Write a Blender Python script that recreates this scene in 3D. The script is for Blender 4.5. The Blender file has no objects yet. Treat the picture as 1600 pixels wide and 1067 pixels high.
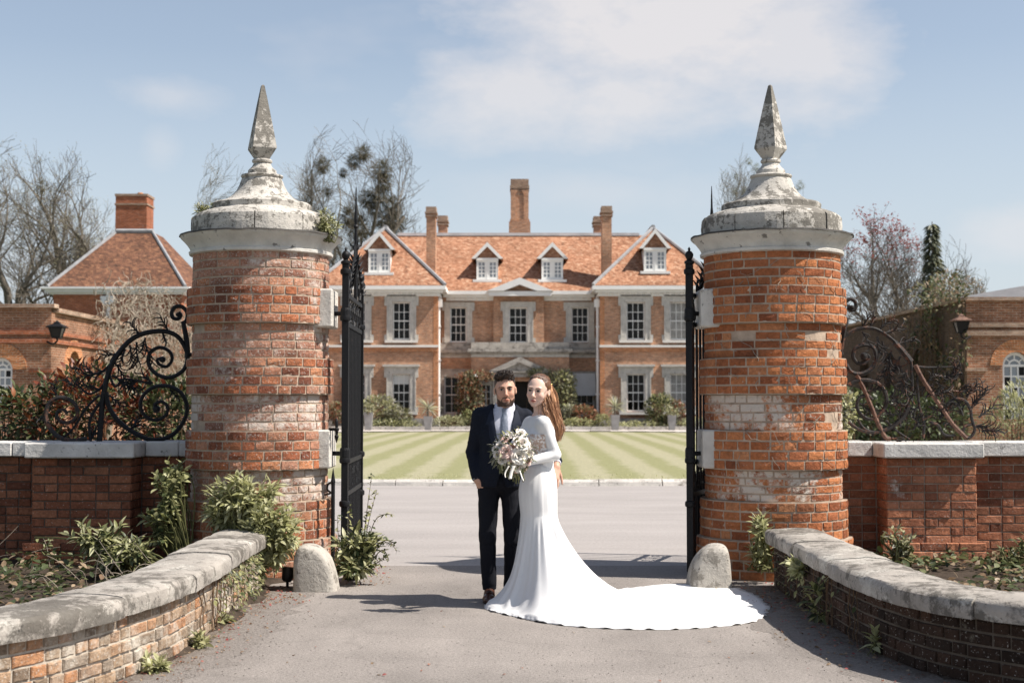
import bpy, math, random
import numpy as np
from mathutils import Vector, Matrix, noise
from mathutils.bvhtree import BVHTree

R = math.radians
SC = bpy.context.scene
COL = SC.collection
rnd = random.Random(11)
PI = math.pi

# ------------------------------------------------------------------ camera
FPX, CX, CY, CAMZ = 2222.2, 800.0, 533.5, 1.5      # photograph pixels (1600 x 1067), 50 mm lens
PITCH = math.atan(96.5 / FPX)
cam_d = bpy.data.cameras.new('camera')
cam = bpy.data.objects.new('camera', cam_d)
COL.objects.link(cam)
cam.location = (0, 0, CAMZ)
cam.rotation_euler = (PI / 2 + PITCH, 0, 0)
cam_d.sensor_width = 36.0
cam_d.lens = 50.0
cam_d.clip_start = 0.1
cam_d.clip_end = 3000
cam_d.dof.use_dof = True
cam_d.dof.focus_distance = 10.75
cam_d.dof.aperture_fstop = 3.6
SC.camera = cam

# ------------------------------------------------------------------ light
SUN_TO = Vector((3.33, -0.80, 4.35)).normalized()          # towards the sun
EL = math.asin(SUN_TO.z)
AZ = math.atan2(SUN_TO.x, SUN_TO.y)
sun_d = bpy.data.lights.new('sun', 'SUN')
sun = bpy.data.objects.new('sun', sun_d)
COL.objects.link(sun)
sun.location = (30, -10, 40)
sun_d.energy = 5.0
sun_d.angle = R(0.5)
sun_d.color = (1.0, 0.94, 0.86)
sun.rotation_euler = (-SUN_TO).to_track_quat('-Z', 'Y').to_euler()
SC.view_settings.view_transform = 'Standard'
SC.view_settings.look = 'None'
SC.view_settings.gamma = 1.0
SC.view_settings.use_curve_mapping = False
SC.view_settings.exposure = 0.68
SC.cycles.max_bounces = 6
SC.cycles.diffuse_bounces = 3
SC.cycles.glossy_bounces = 2
SC.cycles.transmission_bounces = 2
SC.cycles.transparent_max_bounces = 4
try:
    SC.cycles.use_denoising = True
except Exception:
    pass


# ------------------------------------------------------------------ node helper
class NT:
    def __init__(s, tree):
        s.t = tree
        s.N = tree.nodes
        s.L = tree.links

    def n(s, typ, ins=None, **at):
        nd = s.N.new(typ)
        for k, v in at.items():
            setattr(nd, k, v)
        for k, v in (ins or {}).items():
            s.put(nd.inputs[k], v)
        return nd

    def put(s, sock, v):
        if isinstance(v, bpy.types.NodeSocket):
            s.L.new(v, sock)
        elif isinstance(v, (tuple, list)) and len(v) == 3 and sock.type == 'RGBA':
            sock.default_value = (*v, 1.0)
        else:
            sock.default_value = v

    def mix(s, fac, a, b, blend='MIX'):
        nd = s.N.new('ShaderNodeMix')
        nd.data_type = 'RGBA'
        nd.blend_type = blend
        for i, v in ((0, fac), (6, a), (7, b)):
            s.put(nd.inputs[i], v)
        return nd.outputs[2]

    def m(s, op, a, b=None, c=None, clamp=False):
        nd = s.N.new('ShaderNodeMath')
        nd.operation = op
        nd.use_clamp = clamp
        for i, v in enumerate((a, b, c)):
            if v is not None:
                s.put(nd.inputs[i], v)
        return nd.outputs[0]

    def ramp(s, fac, stops, interp='LINEAR'):
        nd = s.N.new('ShaderNodeValToRGB')
        nd.color_ramp.interpolation = interp
        e = nd.color_ramp.elements
        while len(e) < len(stops):
            e.new(0.5)
        for el, (p, c) in zip(e, stops):
            el.position = p
            el.color = (c, c, c, 1) if isinstance(c, (int, float)) else (*c, 1)
        s.put(nd.inputs[0], fac)
        return nd.outputs[0]

    def noise(s, vec, scale, detail=3.0, rough=0.55, dist=0.0):
        nd = s.n('ShaderNodeTexNoise', {'Scale': scale, 'Detail': detail, 'Roughness': rough, 'Distortion': dist})
        if vec is not None:
            s.L.new(vec, nd.inputs['Vector'])
        return nd.outputs['Fac']

    def pos(s):
        return s.n('ShaderNodeNewGeometry').outputs['Position']

    def scale(s, v, k):
        return s.n('ShaderNodeVectorMath', {0: v, 1: k}, operation='MULTIPLY').outputs[0]


# ------------------------------------------------------------------ world: Nishita sky and clouds
W = bpy.data.worlds.new('World')
SC.world = W
W.use_nodes = True
wt = NT(W.node_tree)
wt.N.clear()
sky = wt.n('ShaderNodeTexSky', sky_type='NISHITA')
sky.sun_disc = False
sky.sun_elevation = EL
sky.sun_rotation = AZ
sky.altitude = 50
sky.air_density = 1.0
sky.dust_density = 1.2
sky.ozone_density = 1.0
wdir = wt.n('ShaderNodeTexCoord').outputs['Generated']


def sky_dir(px, py):
    cx, cy = (px - CX) / FPX, (CY - py) / FPX
    return Vector((cx, math.cos(PITCH) - math.sin(PITCH) * cy, math.sin(PITCH) + math.cos(PITCH) * cy)).normalized()


flat_dir = wt.scale(wdir, (1.0, 1.0, 2.1))
warp = wt.n('ShaderNodeTexNoise', {'Vector': flat_dir, 'Scale': 7.0, 'Detail': 6.0, 'Roughness': 0.62})
big = wt.n('ShaderNodeTexNoise', {'Vector': flat_dir, 'Scale': 3.0, 'Detail': 5.0, 'Roughness': 0.55})


def cloud_blob(px, py, rx_px, ry_px, gain):
    d = sky_dir(px, py)
    dv = wt.n('ShaderNodeVectorMath', {0: wdir, 1: tuple(d)}, operation='SUBTRACT').outputs[0]
    sv = wt.scale(dv, (FPX / rx_px, FPX / rx_px, FPX / ry_px))
    ln = wt.n('ShaderNodeVectorMath', {0: sv}, operation='LENGTH').outputs['Value']
    a = wt.m('SUBTRACT', 1.0, ln)
    wob = wt.m('MULTIPLY', wt.m('SUBTRACT', warp.outputs['Fac'], 0.5), 2.3)
    return wt.m('MULTIPLY', wt.m('MULTIPLY_ADD', wt.m('ADD', a, wob), 1.3, 0.03, clamp=True), gain)


mask = cloud_blob(1060, 40, 330, 190, 0.92)
for b in ((800, 150, 190, 90, 0.8), (1010, 160, 200, 95, 0.85), (1230, 60, 170, 120, 0.8), (270, 150, 110, 42, 0.42), (250, 230, 36, 44, 0.3), (1610, 365, 120, 50, 0.8), (940, 300, 260, 50, 0.35)):
    mask = wt.m('MAXIMUM', mask, cloud_blob(*b))
gen = wt.ramp(big.outputs['Fac'], [(0.56, 0.0), (0.80, 0.55)])
mask = wt.m('MAXIMUM', mask, gen)
grey = wt.n('ShaderNodeHueSaturation', {'Saturation': 0.82, 'Value': 1.0, 'Color': sky.outputs[0]}).outputs[0]
cl = wt.mix(mask, grey, (5.95, 5.65, 5.65))
# a pale spring haze thickens the sky towards the horizon
zz_ = wt.n('ShaderNodeSeparateXYZ', {0: wdir}).outputs[2]
cl = wt.mix(wt.ramp(zz_, [(0.0, 0.9), (0.10, 0.66), (0.24, 0.16), (0.6, 0.0)]), cl, (4.75, 5.25, 5.75))
bg = wt.n('ShaderNodeBackground', {'Color': cl, 'Strength': 0.088})
wo = wt.n('ShaderNodeOutputWorld')
wt.L.new(bg.outputs[0], wo.inputs[0])


# ------------------------------------------------------------------ geometry helpers
def ray(px, py):
    cx, cy = (px - CX) / FPX, (CY - py) / FPX
    return cx, math.cos(PITCH) - math.sin(PITCH) * cy, math.sin(PITCH) + math.cos(PITCH) * cy


def P(px, py, Y):
    """world point at distance Y that the photograph shows at pixel (px, py)"""
    a, b, c = ray(px, py)
    t = Y / b
    return Vector((a * t, Y, CAMZ + c * t))


def G(px, py, z=0.0):
    a, b, c = ray(px, py)
    t = (z - CAMZ) / c
    return Vector((a * t, b * t, z))


def wx(px, Y): return P(px, 600, Y).x
def wz(py, Y): return P(800, py, Y).z


WLOC = {}


def link(o):
    COL.objects.link(o)
    return o


def tag(o, label=None, cat=None, group=None, kind=None):
    if label: o['label'] = label
    if cat: o['category'] = cat
    if group: o['group'] = group
    if kind: o['kind'] = kind
    return o


def thing(name, label, cat, loc, group=None):
    o = bpy.data.objects.new(name, None)
    o.empty_display_size = 0.1
    link(o)
    o.location = loc
    WLOC[o.name] = Vector(loc)
    return tag(o, label, cat, group)


class MB:
    def __init__(s):
        s.v, s.f = [], []

    def add(s, vs, fs):
        b = len(s.v)
        s.v.extend([tuple(p) for p in vs])
        s.f.extend([tuple(b + i for i in f) for f in fs])
        return s

    def box(s, x0, x1, y0, y1, z0, z1):
        return s.add([(x0, y0, z0), (x1, y0, z0), (x1, y1, z0), (x0, y1, z0), (x0, y0, z1), (x1, y0, z1), (x1, y1, z1), (x0, y1, z1)],
                     [(0, 3, 2, 1), (4, 5, 6, 7), (0, 1, 5, 4), (1, 2, 6, 5), (2, 3, 7, 6), (3, 0, 4, 7)])

    def bbox(s, x0, x1, y0, y1, z0, z1, b=0.01):
        """box with chamfered vertical and horizontal front edges all round"""
        V = []
        for (sx, sy, sz) in [(i, j, k) for i in (0, 1) for j in (0, 1) for k in (0, 1)]:
            x, y, z = (x1 if sx else x0), (y1 if sy else y0), (z1 if sz else z0)
            dx, dy, dz = (-b if sx else b), (-b if sy else b), (-b if sz else b)
            V += [(x, y + dy, z + dz), (x + dx, y, z + dz), (x + dx, y + dy, z)]
        bm_f = []
        idx = lambda i, j, k, a: ((i * 4 + j * 2 + k) * 3 + a)
        for i in (0, 1):
            q = [idx(i, 0, 0, 0), idx(i, 1, 0, 0), idx(i, 1, 1, 0), idx(i, 0, 1, 0)]
            bm_f.append(q if i else q[::-1])
            q = [idx(0, i, 0, 1), idx(0, i, 1, 1), idx(1, i, 1, 1), idx(1, i, 0, 1)]
            bm_f.append(q if i else q[::-1])
            q = [idx(0, 0, i, 2), idx(1, 0, i, 2), idx(1, 1, i, 2), idx(0, 1, i, 2)]
            bm_f.append(q if i else q[::-1])
        for i in (0, 1):
            for j in (0, 1):
                bm_f.append([idx(i, j, 0, 0), idx(i, j, 1, 0), idx(i, j, 1, 1), idx(i, j, 0, 1)])
                bm_f.append([idx(i, 0, j, 0), idx(i, 1, j, 0), idx(i, 1, j, 2), idx(i, 0, j, 2)])
                bm_f.append([idx(0, i, j, 1), idx(1, i, j, 1), idx(1, i, j, 2), idx(0, i, j, 2)])
                for k in (0, 1):
                    bm_f.append([idx(i, j, k, 0), idx(i, j, k, 1), idx(i, j, k, 2)])
        return s.add(V, bm_f)

    def tube(s, pts, rad, n=6, cap=True):
        pts = [Vector(p) for p in pts]
        m = len(pts)
        if not hasattr(rad, '__len__'):
            rad = [rad] * m
        t0 = (pts[1] - pts[0]).normalized()
        u = t0.orthogonal().normalized()
        b = len(s.v)
        for i, p in enumerate(pts):
            t = (pts[min(i + 1, m - 1)] - pts[max(i - 1, 0)])
            t = t.normalized() if t.length > 1e-9 else t0
            u = u - t * u.dot(t)
            u = u.normalized() if u.length > 1e-6 else t.orthogonal().normalized()
            w = t.cross(u)
            for k in range(n):
                a = 2 * PI * k / n
                s.v.append(tuple(p + (u * math.cos(a) + w * math.sin(a)) * rad[i]))
        for i in range(m - 1):
            for k in range(n):
                k2 = (k + 1) % n
                s.f.append((b + i * n + k, b + i * n + k2, b + (i + 1) * n + k2, b + (i + 1) * n + k))
        if cap:
            s.f.append(tuple(b + k for k in range(n))[::-1])
            s.f.append(tuple(b + (m - 1) * n + k for k in range(n)))
        return s

    def lathe(s, prof, n=32, c=(0, 0), a0=0.0, a1=2 * PI, cap=True, jit=0.0):
        full = abs(a1 - a0 - 2 * PI) < 1e-6
        cols = n if full else n + 1
        b = len(s.v)
        for (r, z) in prof:
            for k in range(cols):
                a = a0 + (a1 - a0) * k / n
                rr = r + (rnd.uniform(-jit, jit) if jit else 0)
                s.v.append((c[0] + rr * math.cos(a), c[1] + rr * math.sin(a), z))
        for i in range(len(prof) - 1):
            for k in range(n):
                k2 = (k + 1) % cols
                s.f.append((b + i * cols + k, b + i * cols + k2, b + (i + 1) * cols + k2, b + (i + 1) * cols + k))
        if cap and full:
            s.f.append(tuple(b + k for k in range(cols))[::-1])
            s.f.append(tuple(b + (len(prof) - 1) * cols + k for k in range(cols)))
        return s

    def prism(s, poly, y0, y1):
        """polygon in (x, z) extruded from y0 (front) to y1"""
        n = len(poly)
        vs = [(x, y0, z) for x, z in poly] + [(x, y1, z) for x, z in poly]
        fs = [tuple(range(n)), tuple(range(2 * n - 1, n - 1, -1))]
        for i in range(n):
            j = (i + 1) % n
            fs.append((i, n + i, n + j, j))
        return s.add(vs, fs)

    def slab(s, quad, th):
        """a flat quad given by 4 points, thickened by th against its normal"""
        q = [Vector(p) for p in quad]
        nn = (q[1] - q[0]).cross(q[-1] - q[0]).normalized() * th
        n = len(q)
        vs = q + [p - nn for p in q]
        fs = [tuple(range(n)), tuple(range(2 * n - 1, n - 1, -1))]
        for i in range(n):
            j = (i + 1) % n
            fs.append((i, n + i, n + j, j))
        return s.add(vs, fs)

    def mesh(s, name, origin=(0, 0, 0)):
        me = bpy.data.meshes.new(name)
        o = Vector(origin)
        vs = [(p[0] - o.x, p[1] - o.y, p[2] - o.z) for p in s.v] if o.length else s.v
        me.from_pydata(vs, [], s.f)
        me.update()
        return me

    def build(s, name, mat, parent=None, smooth=False, origin=None, fixn=False):
        base = WLOC[parent.name] if parent is not None else Vector(origin or (0, 0, 0))
        me = s.mesh(name, base)
        if mat: me.materials.append(mat)
        if fixn:
            import bmesh
            bm = bmesh.new(); bm.from_mesh(me)
            bmesh.ops.recalc_face_normals(bm, faces=bm.faces)
            bm.to_mesh(me); bm.free()
        if smooth:
            me.shade_smooth()
            if smooth == 'auto':
                try: me.set_sharp_from_angle(angle=R(38))
                except Exception: pass
        return place(name, me, parent, None if parent is not None else base)


def place(name, me, parent=None, loc=None, rot=None, mat4=None):
    o = bpy.data.objects.new(name, me)
    link(o)
    if parent is not None:
        o.parent = parent
    if mat4 is not None:
        o.matrix_local = mat4
    if loc is not None: o.location = loc
    if rot is not None: o.rotation_euler = rot
    WLOC[o.name] = (WLOC[parent.name] if parent is not None else Vector()) + (Vector(loc) if loc is not None else Vector())
    return o


def smoothpts(pts, k=4):
    """Catmull-Rom through the points"""
    pts = [Vector(p) for p in pts]
    out = []
    for i in range(len(pts) - 1):
        p0, p1, p2, p3 = pts[max(i - 1, 0)], pts[i], pts[i + 1], pts[min(i + 2, len(pts) - 1)]
        for j in range(k):
            t = j / k
            out.append(0.5 * ((2 * p1) + (p2 - p0) * t + (2 * p0 - 5 * p1 + 4 * p2 - p3) * t * t + (3 * p1 - p0 - 3 * p2 + p3) * t ** 3))
    out.append(pts[-1])
    return out


def n3(x, y, z=0.0):
    return noise.noise(Vector((x, y, z)))


# ------------------------------------------------------------------ materials
MATS = {}


def newmat(name, rough=0.8, spec=0.3):
    m = bpy.data.materials.new(name)
    m.use_nodes = True
    t = NT(m.node_tree)
    b = m.node_tree.nodes['Principled BSDF']
    b.inputs['Roughness'].default_value = rough
    b.inputs['Specular IOR Level'].default_value = spec
    MATS[name] = m
    return m, t, b


def bump(t, b, h, dist=0.01, strength=0.6):
    nd = t.n('ShaderNodeBump', {'Height': h, 'Distance': dist, 'Strength': strength})
    t.L.new(nd.outputs[0], b.inputs['Normal'])


def plain(name, col, rough=0.7, spec=0.3, var=0.15, scale=8.0, bmp=0.0, metal=0.0):
    m, t, b = newmat(name, rough, spec)
    p = t.pos()
    nz = t.noise(p, scale, 4.0)
    c = t.mix(1.0, col, t.ramp(nz, [(0.25, 1.0 - var), (0.75, 1.0 + var)]), 'MULTIPLY')
    t.put(b.inputs['Base Color'], c)
    b.inputs['Metallic'].default_value = metal
    if bmp:
        bump(t, b, t.noise(p, scale * 5, 3.0), bmp)
    return m


def idrand(t):
    a = t.n('ShaderNodeObjectInfo').outputs['Random']
    i = t.n('ShaderNodeNewGeometry').outputs['Random Per Island']
    return t.m('FRACT', t.m('ADD', t.m('MULTIPLY', i, 7.31), t.m('MULTIPLY', a, 5.17)))


def brick_mat(name, stops, lime=0.5, limew=0.08, lichen=0.62, limecol=(0.50, 0.45, 0.40), dark=0.55):
    m, t, b = newmat(name, 0.9, 0.15)
    p = t.pos()
    r = idrand(t)
    base = t.ramp(r, stops)
    base = t.mix(1.0, base, t.ramp(t.noise(p, 34.0, 5.0, 0.65), [(0.25, 0.62), (0.75, 1.32)]), 'MULTIPLY')
    base = t.mix(t.ramp(t.noise(p, 2.3, 4.0), [(0.5, 0.0), (0.72, dark)]), base, (0.055, 0.035, 0.026))
    lm = t.noise(p, 2.0, 6.0, 0.68, 0.4)
    lm2 = t.m('MULTIPLY_ADD', t.noise(p, 26.0, 4.0, 0.7), 0.30, t.m('SUBTRACT', lm, 0.15))
    base = t.mix(t.ramp(lm2, [(lime, 0.0), (lime + limew, 0.82)]), base, limecol)
    ln = t.noise(p, 60.0, 3.0, 0.6)
    base = t.mix(t.ramp(ln, [(lichen, 0.0), (lichen + 0.05, 0.55)]), base, (0.52, 0.49, 0.44))
    t.put(b.inputs['Base Color'], base)
    bump(t, b, t.m('ADD', t.noise(p, 90.0, 4.0, 0.7), t.m('MULTIPLY', t.noise(p, 22.0, 3.0), 1.6)), 0.012, 0.75)
    return m


RED = [(0.0, (0.17, 0.062, 0.038)), (0.3, (0.30, 0.105, 0.055)), (0.55, (0.40, 0.145, 0.068)), (0.8, (0.38, 0.195, 0.13)), (1.0, (0.46, 0.20, 0.10))]
ORANGE = [(0.0, (0.22, 0.072, 0.034)), (0.3, (0.36, 0.125, 0.052)), (0.6, (0.45, 0.175, 0.072)), (0.85, (0.33, 0.115, 0.052)), (1.0, (0.48, 0.21, 0.098))]
OLD = [(0.0, (0.17, 0.125, 0.09)), (0.25, (0.29, 0.215, 0.15)), (0.48, (0.36, 0.25, 0.165)), (0.66, (0.41, 0.205, 0.105)), (0.86, (0.33, 0.26, 0.195)), (1.0, (0.25, 0.20, 0.155))]
DARK = [(0.0, (0.13, 0.052, 0.032)), (0.5, (0.23, 0.088, 0.048)), (1.0, (0.31, 0.135, 0.075))]
PINK = [(0.0, (0.24, 0.115, 0.08)), (0.4, (0.36, 0.175, 0.115)), (0.7, (0.42, 0.235, 0.165)), (1.0, (0.44, 0.19, 0.10))]
brick_mat('brick_left', RED, 0.575, 0.10, 0.60)
brick_mat('brick_left_limed', PINK, 0.46, 0.10, 0.57, (0.58, 0.53, 0.47))
brick_mat('brick_left_top', PINK, 0.53, 0.10, 0.57, (0.56, 0.50, 0.44))
brick_mat('brick_right', ORANGE, 0.66, 0.08, 0.66)
brick_mat('brick_right_clean', ORANGE, 0.84, 0.08, 0.68)
brick_mat('brick_right_limed', ORANGE, 0.475, 0.09, 0.60, (0.60, 0.55, 0.48))
brick_mat('brick_shade_tone', [(0.0, (0.026, 0.017, 0.013)), (0.5, (0.045, 0.027, 0.019)), (1.0, (0.07, 0.038, 0.025))], 0.68, 0.10, 0.63, (0.20, 0.18, 0.14), dark=0.6)  # near-black brick: the right low wall's shade is put into this colour
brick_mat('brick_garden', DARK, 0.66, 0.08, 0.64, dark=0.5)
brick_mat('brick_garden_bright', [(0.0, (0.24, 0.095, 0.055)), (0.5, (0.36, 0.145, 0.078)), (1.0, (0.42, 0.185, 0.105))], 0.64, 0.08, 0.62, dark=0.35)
brick_mat('brick_old', OLD, 0.485, 0.14, 0.60, (0.52, 0.47, 0.40))
plain('mortar', (0.38, 0.295, 0.225), 0.95, 0.1, 0.3, 12, 0.006)
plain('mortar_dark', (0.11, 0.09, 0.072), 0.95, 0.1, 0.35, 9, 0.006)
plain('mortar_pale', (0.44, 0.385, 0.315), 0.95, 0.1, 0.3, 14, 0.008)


def wall_brick(name, c1, c2, c3, mort, stain=0.35):
    """laid brickwork too far away to tell the bricks apart: metres along the wall (x + y) and up"""
    m, t, b = newmat(name, 0.9, 0.15)
    p = t.pos()
    sx = t.n('ShaderNodeSeparateXYZ', {0: p})
    v = t.n('ShaderNodeCombineXYZ', {0: t.m('ADD', sx.outputs[0], sx.outputs[1]), 1: sx.outputs[2]}).outputs[0]
    br = t.n('ShaderNodeTexBrick', {'Vector': v, 'Color1': c1, 'Color2': c2, 'Mortar': mort, 'Scale': 1.0, 'Mortar Size': 0.010, 'Mortar Smooth': 0.2, 'Bias': 0.0, 'Brick Width': 0.225, 'Row Height': 0.075})
    col = t.mix(t.ramp(t.noise(v, 6.0, 5.0, 0.7), [(0.42, 0.0), (0.66, 0.8)]), br.outputs['Color'], c3)
    col = t.mix(1.0, col, t.ramp(t.noise(t.scale(v, (3.2, 9.0, 1.0)), 1.0, 4.0, 0.75), [(0.28, 0.55), (0.72, 1.4)]), 'MULTIPLY')
    col = t.mix(1.0, col, t.ramp(t.noise(p, 0.55, 5.0, 0.65), [(0.3, 1.0 - stain), (0.7, 1.0 + stain * 0.8)]), 'MULTIPLY')
    col = t.mix(t.ramp(t.noise(p, 3.0, 6.0, 0.7), [(0.6, 0.0), (0.75, 0.45)]), col, (0.10, 0.07, 0.055))
    col = t.mix(t.ramp(t.noise(p, 4.2, 6.0, 0.75, 0.5), [(0.60, 0.0), (0.72, 0.5)]), col, (0.46, 0.40, 0.34))
    t.put(b.inputs['Base Color'], col)
    bump(t, b, t.m('ADD', br.outputs['Fac'], t.m('MULTIPLY', t.noise(p, 30, 3.0), -0.6)), -0.012, 0.7)
    return m


wall_brick('house_brick', (0.54, 0.25, 0.125), (0.36, 0.15, 0.075), (0.44, 0.29, 0.20), (0.52, 0.43, 0.34))
wall_brick('bright_brick', (0.54, 0.205, 0.085), (0.42, 0.15, 0.06), (0.5, 0.24, 0.11), (0.5, 0.37, 0.26), 0.2)
wall_brick('lodge_brick', (0.36, 0.11, 0.05), (0.26, 0.075, 0.036), (0.33, 0.12, 0.06), (0.34, 0.22, 0.16))
wall_brick('yard_brick', (0.30, 0.125, 0.065), (0.20, 0.078, 0.043), (0.30, 0.17, 0.105), (0.36, 0.29, 0.22), 0.45)
wall_brick('shade_brick', (0.13, 0.08, 0.055), (0.09, 0.055, 0.04), (0.10, 0.075, 0.055), (0.13, 0.105, 0.085), 0.35)  # darkened yard brick, the long right wall's shade mixed into its colours
wall_brick('grey_brick', (0.34, 0.22, 0.15), (0.26, 0.15, 0.10), (0.36, 0.27, 0.20), (0.36, 0.30, 0.25), 0.35)


def tile_mat(name, stops, row=0.11, wid=0.17):
    m, t, b = newmat(name, 0.9, 0.15)
    p = t.pos()
    sx = t.n('ShaderNodeSeparateXYZ', {0: p})
    v = t.n('ShaderNodeCombineXYZ', {0: t.m('ADD', sx.outputs[0], t.m('MULTIPLY', sx.outputs[1], 0.31)), 1: sx.outputs[2]}).outputs[0]
    br = t.n('ShaderNodeTexBrick', {'Vector': v, 'Color1': (0, 0, 0), 'Color2': (1, 1, 1), 'Mortar': (0.5, 0.5, 0.5), 'Scale': 1.0, 'Mortar Size': 0.008, 'Mortar Smooth': 0.3, 'Brick Width': wid, 'Row Height': row})
    r2 = t.noise(t.scale(v, (3.4, 6.5, 1.0)), 1.0, 3.0, 0.85)
    f = t.m('ADD', t.m('MULTIPLY', br.outputs['Color'], 0.45), t.m('MULTIPLY_ADD', r2, 2.0, -0.72))
    col = t.ramp(f, stops)
    col = t.mix(1.0, col, t.ramp(t.noise(p, 0.8, 5.0, 0.7), [(0.3, 0.72), (0.7, 1.22)]), 'MULTIPLY')
    col = t.mix(t.ramp(t.noise(p, 2.6, 6.0, 0.75), [(0.58, 0.0), (0.72, 0.55)]), col, (0.12, 0.085, 0.06))
    t.put(b.inputs['Base Color'], col)
    saw = t.m('FRACT', t.m('DIVIDE', sx.outputs[2], row))
    bump(t, b, t.m('ADD', t.m('MULTIPLY', saw, -1.0), t.m('MULTIPLY', f, 0.8)), 0.035, 0.9)
    return m


tile_mat('house_tile', [(0.0, (0.13, 0.068, 0.045)), (0.35, (0.28, 0.13, 0.074)), (0.65, (0.38, 0.20, 0.122)), (1.0, (0.47, 0.315, 0.215))])
tile_mat('lodge_tile', [(0.0, (0.06, 0.036, 0.026)), (0.4, (0.125, 0.062, 0.041)), (0.7, (0.19, 0.092, 0.055)), (1.0, (0.28, 0.15, 0.085))])


def stone_mat(name, col, lich=0.58, lw=0.06, lcol=(0.075, 0.07, 0.06), sc=9.0, amount=0.85, white=0.7, streak=False):
    m, t, b = newmat(name, 0.9, 0.2)
    p = t.pos()
    c = t.mix(1.0, col, t.ramp(t.noise(p, 4.0, 5.0, 0.65), [(0.3, 0.78), (0.7, 1.15)]), 'MULTIPLY')
    big_ = t.noise(p, 1.7, 3.0, 0.5)
    spots = t.m('ADD', t.noise(p, sc, 7.0, 0.72, 0.2), t.m('MULTIPLY', t.m('SUBTRACT', big_, 0.5), 0.55))
    c = t.mix(t.ramp(t.noise(p, sc * 0.5, 6.0, 0.7), [(white - 0.12, 0.0), (white, 0.7)]), c, (0.58, 0.55, 0.49))
    c = t.mix(t.ramp(spots, [(lich, 0.0), (lich + lw, amount)]), c, lcol)
    c = t.mix(t.ramp(t.noise(p, sc * 3.1, 4.0, 0.6), [(0.63, 0.0), (0.68, 0.7)]), c, (0.06, 0.055, 0.05))
    t.put(b.inputs['Base Color'], c)
    bump(t, b, t.m('ADD', t.noise(p, 40.0, 5.0, 0.7), t.m('MULTIPLY', t.noise(p, 9.0, 4.0), 1.5)), 0.012, 0.7)
    return m


stone_mat('cap_stone', (0.46, 0.43, 0.385), 0.50, 0.06, (0.10, 0.09, 0.075), sc=15.0, amount=0.78, white=0.66)
stone_mat('cornice_paint', (0.56, 0.535, 0.49), 0.60, 0.12, (0.24, 0.21, 0.17), sc=4.0, amount=0.6)
stone_mat('coping_stone', (0.33, 0.30, 0.265), 0.455, 0.12, (0.085, 0.075, 0.063), sc=10.0, amount=0.85, white=0.62)
stone_mat('wall_coping', (0.55, 0.53, 0.50), 0.64, 0.08, (0.22, 0.2, 0.175), sc=6.0, amount=0.6)
stone_mat('guard_stone', (0.40, 0.37, 0.325), 0.545, 0.08, (0.13, 0.115, 0.095), sc=9.0, amount=0.7)
stone_mat('block_stone', (0.55, 0.52, 0.47), 0.64, 0.07, (0.2, 0.17, 0.14), sc=5.0)
stone_mat('house_stone', (0.50, 0.475, 0.43), 0.66, 0.12, (0.24, 0.22, 0.19), sc=2.2, amount=0.5)
stone_mat('house_stone_dirty', (0.40, 0.37, 0.33), 0.50, 0.15, (0.13, 0.115, 0.10), sc=3.2, amount=0.75)
stone_mat('kerb_stone', (0.50, 0.47, 0.43), 0.56, 0.12, (0.14, 0.12, 0.10), sc=5.0, amount=0.8)
plain('white_paint', (0.74, 0.73, 0.70), 0.55, 0.35, 0.06, 2.0)
plain('cream_paint', (0.70, 0.665, 0.61), 0.6, 0.3, 0.08, 3.0)
plain('lead', (0.27, 0.27, 0.275), 0.6, 0.4, 0.25, 3.0)
plain('lead_pale', (0.52, 0.52, 0.52), 0.7, 0.3, 0.25, 1.5)
plain('slate', (0.13, 0.125, 0.125), 0.7, 0.4, 0.3, 3.0)
plain('dark_lead', (0.055, 0.05, 0.045), 0.7, 0.3, 0.3, 6.0)
plain('interior', (0.03, 0.027, 0.024), 0.9, 0.1, 0.2, 1.0)
plain('blind_cloth', (0.62, 0.62, 0.60), 0.9, 0.1, 0.06, 2.0)
plain('curtain', (0.30, 0.29, 0.27), 0.9, 0.1, 0.3, 3.0)
plain('grit_stone', (0.22, 0.20, 0.18), 0.95, 0.1, 0.4, 60.0)
plain('planter_zinc', (0.26, 0.255, 0.25), 0.6, 0.4, 0.2, 4.0)
plain('soil', (0.055, 0.042, 0.032), 0.95, 0.1, 0.5, 9.0, 0.03)
plain('twig_pale', (0.29, 0.245, 0.195), 0.9, 0.1, 0.3, 20.0)
plain('bark', (0.15, 0.13, 0.105), 0.9, 0.1, 0.35, 3.0)
plain('bark_pale', (0.16, 0.135, 0.105), 0.9, 0.1, 0.35, 3.0)
plain('bark_far', (0.24, 0.215, 0.18), 0.9, 0.1, 0.3, 2.0)
plain('stem_green', (0.12, 0.12, 0.05), 0.8, 0.2, 0.3, 30.0)
plain('stem_brown', (0.14, 0.09, 0.055), 0.9, 0.1, 0.3, 30.0)
plain('black_plastic', (0.02, 0.02, 0.02), 0.45, 0.4, 0.2, 20.0)
plain('lamp_white', (0.75, 0.75, 0.73), 0.4, 0.4, 0.05, 5.0)

m, t, b = newmat('glass_dark', 0.04, 0.5)
t.put(b.inputs['Base Color'], t.mix(t.n('ShaderNodeObjectInfo').outputs['Random'], (0.006, 0.006, 0.006), (0.022, 0.020, 0.018)))
b.inputs['Roughness'].default_value = 0.12
b.inputs['Specular IOR Level'].default_value = 0.16

m, t, b = newmat('glass_sky', 0.08, 0.9)
t.put(b.inputs['Base Color'], t.mix(t.n('ShaderNodeObjectInfo').outputs['Random'], (0.16, 0.18, 0.20), (0.26, 0.28, 0.30)))

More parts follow.
